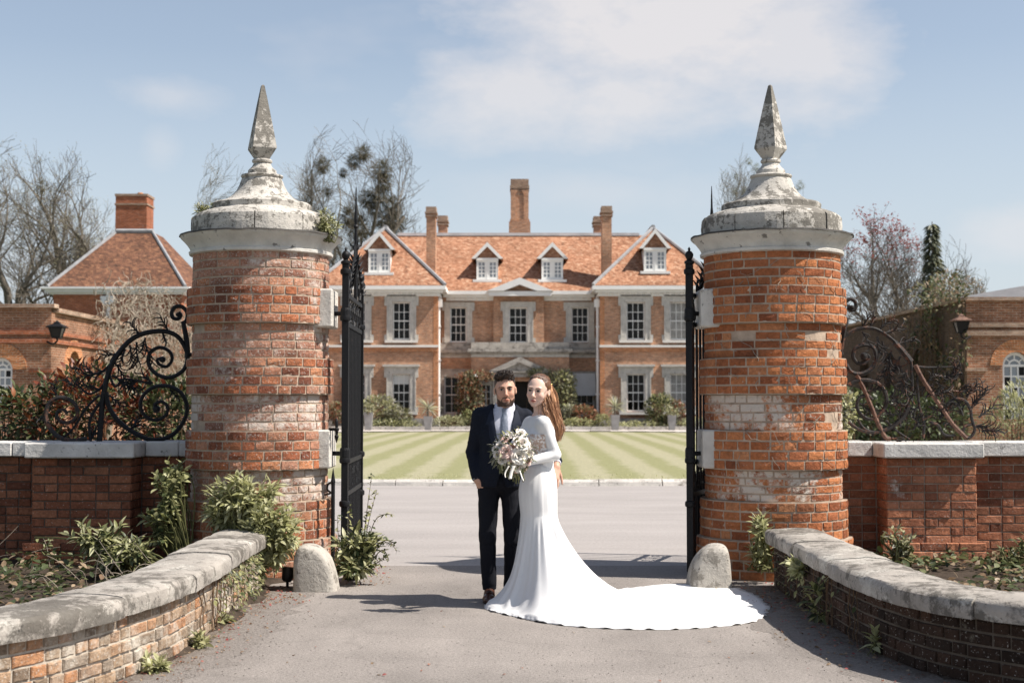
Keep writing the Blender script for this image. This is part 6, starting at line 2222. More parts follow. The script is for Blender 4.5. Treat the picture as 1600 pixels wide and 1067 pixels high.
# ---------------------------------------------------------------- hedge behind the left garden wall
def leaf_mass(name, label, cat, loc, boxes, n, kind, mats_, seed, twigs=60, group=None, weights=None, parts=0, upb=.3, topo=None, stem='stem_brown'):
    rr = random.Random(seed)
    T = thing(name, label, cat, loc, group)
    LV = [Leaves(kind, m_) for m_ in mats_]
    vol = [b_[1][0] * b_[1][1] * b_[1][2] for b_ in boxes]
    cand = []
    tries = 0
    while len(cand) < n and tries < n * 6:
        tries += 1
        b_ = rr.choices(boxes, vol)[0]
        q = rand_in_ellipsoid(rr, b_[0], b_[1], .35)
        if n3(q.x * 4.5 + seed, q.y * 4.5, q.z * 4.5) < -.16: continue
        o_ = (q - Vector(b_[0])); o_.z *= 1.2
        d = o_.normalized() * .8 + Vector((rr.uniform(-.7, .7), rr.uniform(-.7, .7), upb + rr.uniform(-.5, .5)))
        mi = rr.choices(range(len(mats_)), weights)[0] if weights else rr.randrange(len(mats_))
        if len(b_) > 2: mi = rr.choice(b_[2])
        cand.append((q.y, mi, leaf_matrix(q, d, rr, s=rr.uniform(.6, 1.2))))
    cand.sort(key=lambda c_: c_[0])
    for i, (_, mi, M_) in enumerate(cand):
        if i < parts * 3 and i % 3 == 0: place('leaf', leaf_mesh(kind, mats_[mi]), T, mat4=Matrix.Translation(-WLOC[T.name]) @ M_)
        else: LV[mi].add(M_)
    for l_ in LV:
        o = l_.build('foliage', T)
        if o: tag(o, kind='stuff')
    sm = MB()
    for k in range(twigs):
        b_ = rr.choices(boxes, vol)[0]
        e = rand_in_ellipsoid(rr, b_[0], b_[1], .5)
        a = Vector((e.x + rr.uniform(-.3, .3) * b_[1][0], e.y + rr.uniform(-.2, .2) * b_[1][1], loc[2]))
        sm.tube(smoothpts([a, a.lerp(e, .5) + Vector((rr.uniform(-.1, .1) * b_[1][0], 0, 0)), e], 3), [kind[0] * .10 * (1 - .1 * i) for i in range(7)], 4, cap=False)
    if sm.v: tag(sm.build('stems', MATS[stem], T), kind='stuff')
    return T


HG = []
for (px_, py_, rx, rz, ms) in ((20, 660, .5, .38, [0, 1]), (75, 650, .45, .42, [0, 1, 2]), (130, 640, .4, .5, [1, 2, 3]), (185, 655, .4, .42, [2, 3, 1]), (235, 650, .4, .42, [0, 1, 2]), (280, 655, .35, .42, [0, 1]), (-40, 660, .5, .4, [0, 1]), (-120, 665, .5, .4, [0, 1])):
    HG.append((P(px_, py_, 14.1), (rx, .4, rz), ms))
leaf_mass('hedge', 'dark mixed hedge of green and copper red leaves behind the black scrollwork', 'hedge', (-4.0, 14.1, .0), HG, 6000, (0.095, .040, .25, .25), ['leaf_dark', 'leaf_hedge', 'leaf_red', 'leaf_red'], 91, 90, parts=90)
# bits of green behind the right scrolls
leaf_mass('wall_shrub', 'pale variegated climber tucked against the orange pillar behind the rusty scrolls', 'climbing plant', (P(1325, 690, 13.3).x, 13.3, 0), [(P(1322, 640, 13.3), (.10, .12, .30))], 260, (0.06, .035, .25, .2), ['leaf_pale', 'leaf_laurel', 'leaf_grey'], 92, 10, parts=30)
leaf_mass('yard_bush', 'feathery pale green bush in front of the white arched window', 'bush', (P(1580, 690, 30).x, 30, 0), [(P(1575, 668, 30), (.55, .5, .75)), (P(1605, 645, 30), (.6, .5, .75)), (P(1660, 650, 30), (.6, .5, .8))], 2600, (0.13, .03, .2, .3), ['leaf_pale', 'leaf_olive', 'leaf_laurel'], 93, 50, upb=1.0)
leaf_mass('yard_hedge', 'low dark hedge in the shade below the long right wall', 'hedge', (P(1420, 690, 38).x, 38, 0), [(P(1380, 655, 38), (1.4, .8, .8)), (P(1450, 660, 38), (1.3, .8, .7)), (P(1330, 655, 38), (1.0, .8, .8))], 2200, (0.18, .08, .2, .2), ['leaf_dark'], 94, 30)
# climbers: wisteria on the lodge side, creepers on the right corner
T = thing('wisteria', 'mass of tangled pale bare wisteria stems over the yard wing wall', 'climbing plant', (-13.2, 50, 0))
rr = random.Random(31)
sm = MB()
for k in range(2000):
    y0_ = rr.uniform(46.0, 66)
    top = 5.0 + .5 * math.sin((y0_ - 46) * .3) + (y0_ - 46) * .03 + rr.uniform(-.3, .4)
    q = Vector((-13.72 + rr.uniform(.1, .75), y0_, rr.uniform(1.6, top)))
    d = Vector((rr.uniform(-.2, .5), rr.uniform(-1, 1), rr.uniform(-.9, .9))).normalized()
    pts = [q.copy()]
    for i in range(5):
        q = q + d * rr.uniform(.08, .24)
        q.x = max(-13.64, min(-12.6, q.x))
        d = (d + Vector((rr.uniform(-.6, .6), rr.uniform(-.7, .7), rr.uniform(-.85, .5)))).normalized()
        pts.append(q.copy())
    sm.tube(smoothpts(pts, 2), [.017 - .001 * i for i in range(11)], 3, cap=False)
tag(sm.build('stems', MATS['twig_pale'], T), kind='stuff')
for k in range(4):
    y0_ = 47.5 + k * 3.6
    MB().tube(smoothpts([(-13.5, y0_, 0), (-13.45, y0_ + .3, 1.4), (-13.4, y0_ - .2, 2.8), (-13.3, y0_ + .5, 4.4)], 4), [.11 - .004 * i for i in range(13)], 7).build('trunk', MATS['bark_pale'], T, smooth=True)
xe = wx(1511, 42.0)
bx_ = []
rr = random.Random(33)
for k in range(26):
    y_ = rr.uniform(41.7, 47)
    bx_.append((Vector((xe - .25, y_, rr.uniform(1.2, 5.0))), (.3, .5, .55)))
bx_ += [(Vector((xe - .1, 43.2, 5.1)), (.6, 1.0, .42)), (Vector((xe - .1, 45.5, 5.0)), (.6, 1.0, .35))]
leaf_mass('wall_climber', 'dark straggling climber with pale dead tips covering the yard wing corner', 'climbing plant', (xe - .25, 43.5, 0), bx_, 1900, (0.15, .07, .2, .3), ['leaf_dark', 'leaf_dark', 'dead_leaf', 'leaf_olive'], 95, 90)

# ---------------------------------------------------------------- planting before the house
def planter(label, pxa, pxb, ytop, ybot, Y, kind, seed):
    X = (wx(pxa, Y) + wx(pxb, Y)) / 2
    T = thing('tall_planter', label, 'planter', (X, Y, 0), 'tapered planters along the house front')
    h = wz(ytop, Y); rt = (wx(pxb, Y) - wx(pxa, Y)) / 2; rb = rt * .68
    mb = MB()
    vs = []
    for (q, z) in ((rb, 0), (rt, h), (rt * .88, h), (rt * .84, h - .12)):
        vs += [(X - q, Y - q, z), (X + q, Y - q, z), (X + q, Y + q, z), (X - q, Y + q, z)]
    mb.add(vs, [(4 * i + k, 4 * i + (k + 1) % 4, 4 * i + 4 + (k + 1) % 4, 4 * i + 4 + k) for i in range(3) for k in range(4)] + [(3, 2, 1, 0), (12, 13, 14, 15)])
    o = mb.build('pot', MATS['planter_zinc'], T)
    return X, h


YPL = 79.4
for i, (a, c, yt, yb_, lab, kd) in enumerate(((569, 583, 644, 672, 'tapered grey planter with clipped ball, nearest the left gate', 'ball'), (662, 676, 650, 672, 'tapered grey planter holding a spiky palm below the white drainpipe', 'palm'), (954, 968, 648, 671, 'tapered grey planter holding a spiky palm, right of the bride', 'palm'), (1043, 1056, 648, 673, 'tapered grey planter with low pale planting, nearest the right gate', 'ball'))):
    X, h = planter(lab, a, c, yt, yb_, YPL, kd, i)
    rr = random.Random(200 + i)
    if kd == 'palm':
        T = thing('spiky_palm', 'spiky palm growing in the grey planter ' + ('below the white drainpipe' if i == 1 else 'right of the bride'), 'palm', (X, YPL, h - .1), 'spiky palms in the planters')
        MB().tube([(X, YPL, h - .12), (X, YPL, h + .45)], [.07, .05], 7).build('stem', MATS['bark_pale'], T)
        LV = Leaves((.85, .07, .35, .25), 'leaf_grey'); LV2 = Leaves((.85, .07, .35, .25), 'leaf_pale')
        for k in range(60):
            an = rr.uniform(0, 6.28); el = rr.uniform(-.5, 1.3)
            (LV if k % 3 else LV2).add(leaf_matrix(Vector((X, YPL, h + .42)), Vector((math.cos(an) * math.cos(el), math.sin(an) * math.cos(el), math.sin(el))), rr, s=rr.uniform(.7, 1.1)))
        LV.build('frond', T); LV2.build('frond', T)
    else:
        leaf_mass('planter_plant', 'rounded bushy plant growing in the grey planter ' + ('near the left gate' if i == 0 else 'near the right gate'), 'plant', (X, YPL, h - .1), [(Vector((X, YPL, h + .15)), (.36, .36, .3))], 260, (.14, .06, .2, .2), ['leaf_olive', 'leaf_pale'], 210 + i, 8, 'bushy plants in the planters')


def front_bush(name, label, px_, py_, rx_px, rz_px, mats_, seed, n=900, Y=82.3, leaf=.2, weights=None, cat='bush', ry=None, twigs=16):
    c = P(px_, py_, Y)
    s = Y / FPX
    rx, rz = rx_px * s, rz_px * s
    return leaf_mass(name, label, cat, (c.x, Y, .05), [(Vector((c.x, Y, c.z)), (rx, ry or min(rx, 1.1), rz))], n, (leaf, leaf * .5, .2, .2), mats_, seed, twigs, weights=weights)


front_bush('border_bush', 'broad olive bush under the ground floor window, behind the left gate', 592, 642, 33, 24, ['leaf_olive', 'leaf_laurel', 'leaf_grey'], 301, 1500)
front_bush('border_bush', 'grey green bush between two planters under the left window', 622, 652, 22, 17, ['leaf_grey', 'leaf_olive'], 302, 800)
front_bush('low_border_plants', 'low bright green border plants left of the first palm planter', 615, 664, 45, 9, ['leaf_laurel', 'leaf_pale', 'leaf_dark'], 303, 1200, 81.4, .14)
front_bush('clipped_mound', 'wide clipped grey green mound beside the palm planter, left of groom', 703, 661, 29, 12, ['leaf_olive', 'leaf_pale'], 304, 1300, 81.4, .13)
front_bush('climbing_shrub', 'brownish climbing shrub against the porch wall, left of the groom', 733, 620, 23, 42, ['leaf_rust', 'leaf_olive', 'dead_leaf', 'leaf_dark'], 305, 1700, 84.7, .2, ry=.6)
front_bush('border_bush', 'dark green bush beneath the brown climber by the porch', 742, 655, 24, 17, ['leaf_dark', 'leaf_laurel'], 306, 900)
front_bush('porch_climber', 'pale green climber round the porch corner, behind the bride', 878, 600, 22, 24, ['leaf_pale', 'leaf_laurel', 'leaf_grey'], 307, 1000, 84.6, .2, ry=.5)
front_bush('porch_climber', 'tall loose green climber beside the awning window, behind the bride', 884, 628, 18, 30, ['leaf_laurel', 'leaf_pale', 'leaf_grey'], 308, 1000, 84.6, .2, ry=.5)
front_bush('porch_creeper', 'thin leafy creeper over the porch band left of the pediment', 745, 588, 34, 9, ['leaf_rust', 'leaf_olive', 'dead_leaf'], 309, 420, 84.9, .17, ry=.3)
front_bush('porch_creeper', 'thin leafy creeper over the porch band right of the pediment', 846, 584, 24, 9, ['leaf_pale', 'leaf_olive'], 310, 420, 84.9, .17, ry=.3)
front_bush('red_bush', 'reddish brown leaved bush below the white awning blind', 912, 647, 21, 13, ['leaf_rust', 'leaf_rust', 'leaf_olive'], 311, 800)
front_bush('grey_bush', 'silvery grey bush between climber and red bush', 890, 648, 13, 14, ['leaf_grey', 'leaf_grey', 'leaf_pale'], 312, 500)
front_bush('low_border_plants', 'low green border plants under the red bush', 905, 662, 26, 9, ['leaf_laurel', 'leaf_pale'], 313, 900, 81.4, .14)
front_bush('clipped_mound', 'clipped green mound left of the palm planter, right of bride', 941, 659, 15, 12, ['leaf_olive', 'leaf_laurel'], 314, 700, 81.4, .13)
front_bush('border_bush', 'big rounded dark green shrub between the two right hand windows', 1032, 641, 25, 26, ['leaf_laurel', 'leaf_dark', 'leaf_olive'], 315, 1500, 82.0)
front_bush('low_border_plants', 'low bright ground cover between the two right hand planters', 1000, 665, 42, 7, ['leaf_laurel', 'leaf_pale'], 316, 1100, 81.4, .14)
front_bush('grey_bush', 'pale grey bush spilling over the planter nearest the right gate', 1058, 640, 12, 13, ['leaf_grey', 'leaf_rust', 'leaf_olive'], 317, 420, 80.9)
front_bush('low_border_plants', 'low green plants at the foot of house, beyond the right gate', 1085, 662, 30, 10, ['leaf_laurel', 'leaf_pale'], 318, 700, 81.4, .14)
front_bush('border_bush', 'rusty brown bush seen between red pillar and left gate', 528, 645, 18, 16, ['leaf_rust', 'leaf_olive'], 319, 600)

# ---------------------------------------------------------------- TREES


def bare_tree(name, label, base, H, spread, seed, tr=.3, bark='bark', bud=None, bud_n=1.0, group='bare trees beyond the walls', forks=1, lean=0.0, mist=(), twig=.0085, top_bud=False, budsize=.12, low=0.25, density=1.0):
    rr = random.Random(seed)
    T = thing(name, label, 'tree', tuple(base), group)
    base = Vector(base)
    trunk, crown = MB(), MB()
    LV = Leaves((budsize, budsize * .45, .2, .2), bud) if bud else None
    tips = []
    cz, rz = base.z + H * (low + (1 - low) / 2), H * (1 - low) / 2

    def env(p_):
        f = (p_.z - cz) / rz
        rad = spread * math.sqrt(max(.03, 1 - min(1, abs(f)) ** 2.2)) if f > 0 else spread * (1 - .45 * min(1, -f))
        return math.hypot(p_.x - base.x, p_.y - base.y) / max(rad, .1), f

    def grow(p_, d, L, r, lv):
        n = 4 if lv < 4 else 3
        pts = [p_.copy()]
        q = p_.copy()
        dd = d.copy()
        for i in range(n):
            q = q + dd * (L / n)
            dd = (dd + Vector((rr.uniform(-.27, .27), rr.uniform(-.27, .27), rr.uniform(-.15, .19)))).normalized()
            pts.append(q.copy())
            e, f = env(q)
            if e > .95:
                dd = (dd - Vector((q.x - base.x, q.y - base.y, 0)).normalized() * min(.5, (e - .95) * .9)).normalized()
            if e > 1.25:
                break
            if f > 1.0:
                break
        m_ = len(pts)
        r1 = r * (.62 if lv < 2 else .5)
        (trunk if lv <= 2 else crown).tube(pts, [max(twig * max(1, base.y / 80), r + (r1 - r) * i / (m_ - 1)) for i in range(m_)], 7 if lv < 2 else (5 if lv < 3 else 3), cap=False)
        if lv >= 5 or (lv >= 4 and L < .8):
            tips.append(pts[-1])
            return
        k = {0: 6, 1: 5, 2: 5, 3: 5, 4: 4}[lv]
        k = max(2, int(round(k * density)))
        for i in range(k):
            t_ = rr.uniform(.32, 1.0) if i else 1.0
            j = min(int(t_ * (m_ - 1)), m_ - 2)
            s = pts[j].lerp(pts[j + 1], t_ * (m_ - 1) - j)
            ax = (pts[j + 1] - pts[j]).normalized()
            an = rr.uniform(0, 6.28)
            o_ = ax.orthogonal().normalized(); o2 = ax.cross(o_)
            side = o_ * math.cos(an) + o2 * math.sin(an)
            div = rr.uniform(.5, 1.15) if i else .15
            nd = (ax + side * div + Vector((0, 0, .12 if lv < 3 else .05))).normalized()
            e, f = env(s + nd * L * .4)
            if e > 1.3 or f > 1.02: continue
            rchild = r1 + (r - r1) * (1 - t_)
            grow(s, nd, L * rr.uniform(.52, .74), rchild * rr.uniform(.48, .68) if i else r1 * .92, lv + 1)
    for k in range(forks):
        an = 6.28 * k / forks + rr.uniform(-.4, .4)
        d = Vector((math.cos(an) * (.22 if forks > 1 else .03) + lean, math.sin(an) * (.22 if forks > 1 else .03), 1)).normalized()
        grow(base + Vector((math.cos(an), math.sin(an), 0)) * (tr * .8 if forks > 1 else 0), d, H * .40, tr, 0)
    trunk.build('trunk', MATS[bark], T, smooth=True)
    if crown.v: tag(crown.build('crown', MATS[bark], T), kind='stuff')
    if LV:
        for q in tips:
            e, f = env(q)
            if top_bud and (f < rr.gauss(.5, .16) or q.x > base.x + spread * .5): continue
            if rr.random() > bud_n: continue
            for k in range(5 if top_bud else 2):
                LV.add(leaf_matrix(q + Vector((rr.uniform(-.2, .2), rr.uniform(-.2, .2), rr.uniform(-.2, .2))), Vector((rr.uniform(-1, 1), rr.uniform(-1, 1), rr.uniform(-.2, 1))), rr, s=rr.uniform(.5, 1.2)))
        o = LV.build('buds', T)
        if o: tag(o, kind='stuff')
    return T


def twig_ball(T, name, c, r, seed, mat_='mistletoe', n=None):
    """globe of short forked sprays (mistletoe, a rook's nest)"""
    rr = random.Random(seed)
    LV = Leaves((r * .42, r * .05, .1, .15), mat_)
    for k in range(n or 420):
        d = Vector((rr.gauss(0, 1), rr.gauss(0, 1), rr.gauss(0, 1))).normalized()
        q = Vector(c) + d * r * rr.uniform(.15, .72)
        LV.add(leaf_matrix(q, d + Vector((rr.uniform(-.5, .5), rr.uniform(-.5, .5), rr.uniform(-.5, .3))), rr, s=rr.uniform(.6, 1.1)))
    return LV.build(name, T)


def tree_at(px_, pbase_y, ptop_y, half_px, Y):
    b_ = P(px_, 632, Y); b_.z = 0
    return b_, wz(ptop_y, Y) * 1.07, half_px * Y / FPX


b_, H_, sp = tree_at(55, 640, 232, 88, 82)
T = bare_tree('bare_tree', 'tall spreading bare tree with a dark rook nest beyond the lodge', b_, H_, sp, 401, .42, 'bark', 'bud_pale', .9, forks=3, low=.12, budsize=.11)
c = P(65, 291, 82)
twig_ball(T, 'rook_nest', c, .62, 1, 'mistletoe', 300)
b_, H_, sp = tree_at(148, 640, 325, 42, 100)
bare_tree('bare_tree', 'slight pale budding tree just above the left slope of lodge roof', b_, H_, sp, 402, .14, 'bark_far', 'bud_pale', .8, budsize=.11, density=.8)
b_, H_, sp = tree_at(283, 640, 345, 30, 120)
bare_tree('bare_tree', 'small faint bare tree between the lodge roof and red pillar cap', b_, H_, sp, 403, .2, 'bark_far', 'bud_pale', .6, budsize=.11)
b_, H_, sp = tree_at(374, 640, 226, 58, 120)
bare_tree('bare_tree', 'thin bare tree rising behind the red pillar finial', b_, H_, sp, 404, .22, 'bark_far', 'bud_pale', .5, low=.4, budsize=.11, lean=-.02, density=1.3)
b_, H_, sp = tree_at(470, 640, 216, 60, 118)
bare_tree('bare_tree', 'slender bare tree between the red pillar finial and mistletoe tree', b_, H_, sp, 405, .25, 'bark_far', 'bud_pale', .6, low=.35, budsize=.11, density=1.0)
b_, H_, sp = tree_at(562, 640, 204, 82, 112)
T = bare_tree('mistletoe_tree', 'tall bare tree hung with dark balls of mistletoe left of the house', b_, H_, sp, 406, .34, 'bark', None, forks=3, low=.3, group=None, density=.92)
for i, (x, y, r) in enumerate(((504, 259, 15), (552, 253, 14), (567, 240, 15), (596, 268, 20), (600, 288, 16), (536, 271, 9), (575, 312, 17), (592, 306, 18), (612, 322, 18), (618, 345, 18), (545, 340, 20), (560, 358, 22), (585, 330, 13), (600, 345, 16), (512, 300, 8))):
    twig_ball(T, 'mistletoe', P(x, y, 112), r * 112 / FPX * 1.15, 500 + i, 'mistletoe', 800)
b_, H_, sp = tree_at(1195, 640, 238, 62, 118)
T = bare_tree('bare_tree', 'loose bare tree with small mistletoe tufts behind the orange pillar finial', b_, H_, sp, 407, .26, 'bark_far', 'bud_pale', .7, low=.4, budsize=.11, density=1.2)
for i, (x, y, r) in enumerate(((1170, 252, 8), (1182, 262, 9), (1165, 300, 10), (1250, 290, 10), (1243, 300, 7), (1150, 275, 6), (1148, 300, 8))):
    twig_ball(T, 'mistletoe', P(x, y, 118), r * 118 / FPX, 540 + i, 'leaf_olive', 260)
b_, H_, sp = tree_at(1404, 640, 326, 112, 76)
bare_tree('red_budding_tree', 'broad twin trunked tree with a flat top of red spring buds', b_, H_, sp, 408, .30, 'bark', 'bud_red', 1.0, forks=2, low=.18, top_bud=True, budsize=.18, group=None, density=1.05)
b_, H_, sp = tree_at(1478, 640, 372, 55, 95)
bare_tree('bare_tree', 'pale bare tree behind the dark conifer, right of the red budding tree', b_, H_, sp, 409, .2, 'bark_far', 'bud_pale', .4, low=.3, budsize=.11)
b_, H_, sp = tree_at(1545, 640, 430, 40, 120)
bare_tree('bare_tree', 'low faint bare tree above the right yard wing roof', b_, H_, sp, 410, .15, 'bark_far', 'bud_pale', .4, low=.4, budsize=.11)
# conifer
b_, H_, sp = tree_at(1460, 640, 368, 28, 70)
T = thing('conifer', 'narrow dark green conifer standing beside the red budding tree', 'conifer', tuple(b_))
MB().tube([b_, b_ + Vector((0, 0, H_))], [.22, .02], 7).build('trunk', MATS['bark'], T)
rr = random.Random(77)
LV = [Leaves((.42, .12, .2, .35), 'needle'), Leaves((.42, .12, .2, .35), 'leaf_olive')]
for k in range(1700):
    z = H_ * (.25 + .74 * rr.random())
    rad = sp * 1.15 * (1 - z / H_) ** .95 * (.9 + .2 * math.sin(z * 5.5)) + .05
    an = rr.uniform(0, 6.28)
    if n3(math.cos(an) * 2, math.sin(an) * 2, z * 1.4) < -.25: continue
    q = b_ + Vector((math.cos(an) * rad * rr.uniform(.2, 1), math.sin(an) * rad * rr.uniform(.2, 1), z))
    LV[0 if rr.random() < .85 else 1].add(leaf_matrix(q, Vector((math.cos(an), math.sin(an), -.25)), rr, s=rr.uniform(.6, 1.2)))
for l_ in LV: tag(l_.build('crown', T), kind='stuff')
# white blossom shrub and rounded brown scrub over the right wall
for (lab, px_, py_, rx, rz, ms, sd, Y, nm) in (('pale blossoming shrub rising over the long right wall beside the conifer', 1478, 458, 24, 34, ['leaf_grey', 'dead_leaf'], 601, 66, 'blossom_shrub'), ('rounded dull brown shrub over the right wall top', 1515, 452, 24, 18, ['mistletoe', 'dead_leaf'], 602, 90, 'scrub_bush')):
    c = P(px_, py_, Y); s = Y / FPX
    leaf_mass(nm, lab, 'shrub', (c.x, Y, 0), [(c, (rx * s, rx * s, rz * s))], 700, (.2, .07, .2, .2), ms, sd, 50, stem='bark_pale')

# fallen petals and leaf litter, loose bits along the verges
T = thing('leaf_litter', None, None, (-1.8, 9.5, 0))
rr = random.Random(88)
LV = [Leaves((.022, .016, .2, .3), 'petal_red'), Leaves((.03, .018, .3, .5), 'dead_leaf'), Leaves((.024, .014, .3, .4), 'leaf_rust')]
def litter(n, px0_, px1_, py0_, py1_):
    for k in range(n):
        g_ = G(rr.uniform(px0_, px1_), rr.uniform(py0_, py1_))
        rr.choice(LV).add(leaf_matrix(g_ + Vector((0, 0, .006)), Vector((rr.uniform(-1, 1), rr.uniform(-1, 1), rr.uniform(-.1, .25))), rr, s=rr.uniform(.5, 1.3)))
at, L = curve_frames(CURVE_L)
for k in range(420):
    q, t0 = at(rr.uniform(0, 5.2)); nn = Vector((-t0.y, t0.x, 0))
    rr.choice(LV).add(leaf_matrix(q + nn * (.02 + abs(rr.gauss(0, .16))) + Vector((0, 0, .009)), Vector((rr.uniform(-1, 1), rr.uniform(-1, 1), rr.uniform(-.1, .25))), rr, s=rr.uniform(.4, 1.2)))
at, L = curve_frames(CURVE_R)
for k in range(300):
    q, t0 = at(rr.uniform(0, 4.5)); nn = Vector((t0.y, -t0.x, 0))
    rr.choice(LV).add(leaf_matrix(q + nn * (.02 + abs(rr.gauss(0, .2))) + Vector((0, 0, .009)), Vector((rr.uniform(-1, 1), rr.uniform(-1, 1), rr.uniform(-.1, .25))), rr, s=rr.uniform(.4, 1.2)))
litter(170, 360, 480, 915, 945); litter(110, 520, 610, 885, 915); litter(26, 200, 700, 950, 1067); litter(10, 700, 1400, 985, 1067); litter(140, 1100, 1240, 905, 960)
for l_ in LV: l_.build('litter', T)
tag(T, kind='stuff')

# loose grit swept to the edges of the drive, a little of it everywhere
rr = random.Random(99)
T = thing('loose_grit', None, None, (0, 9.5, 0))
gm = MB()
def pebble(x, y, r):
    z = r * .45
    vs = [(x + r * rr.uniform(.7, 1.2), y, z), (x, y + r * rr.uniform(.7, 1.2), z), (x - r * rr.uniform(.7, 1.2), y, z), (x, y - r * rr.uniform(.7, 1.2), z), (x, y, z + r * rr.uniform(.3, .6)), (x, y, 0)]
    gm.add(vs, [(0, 1, 4), (1, 2, 4), (2, 3, 4), (3, 0, 4), (1, 0, 5), (2, 1, 5), (3, 2, 5), (0, 3, 5)])
for curve, sg in ((CURVE_L, 1), (CURVE_R, -1)):
    at, L = curve_frames(curve)
    for k in range(1500):
        q, t0 = at(rr.uniform(0, 5.4)); nn = Vector((-t0.y, t0.x, 0)) * sg
        q = q + nn * (.01 + abs(rr.gauss(0, .22)))
        pebble(q.x, q.y, rr.uniform(.003, .008))
for k in range(1600):
    g_ = G(rr.uniform(240, 1420), rr.uniform(890, 1067) if k % 3 else rr.uniform(880, 930))
    pebble(g_.x, g_.y, rr.uniform(.0025, .006))
gm.build('grit', MATS['grit_stone'], T)
tag(T, kind='stuff')
# uncut blades along the near edge of the lawn
T = thing('lawn_fringe', None, None, (0.35, 26.1, 0))
LV = [Leaves((.075, .014, .1, .5), 'leaf_laurel'), Leaves((.075, .014, .1, .5), 'leaf_pale')]
for k in range(5200):
    a = -PI / 2 + rr.uniform(-.42, .42)
    q = lawn_pt(a, rr.uniform(.985, 1.0) if k % 4 else rr.uniform(.9, 1.0))
    rr.choice(LV).add(leaf_matrix(Vector((q.x, q.y, .07)), Vector((rr.uniform(-.8, .8), rr.uniform(-.8, .5), 1)), rr, s=rr.uniform(.4, 1.1)))
for l_ in LV: l_.build('blades', T)
tag(T, kind='stuff')
# ================================================================== PEOPLE: bodies and clothes as smooth implicit surfaces


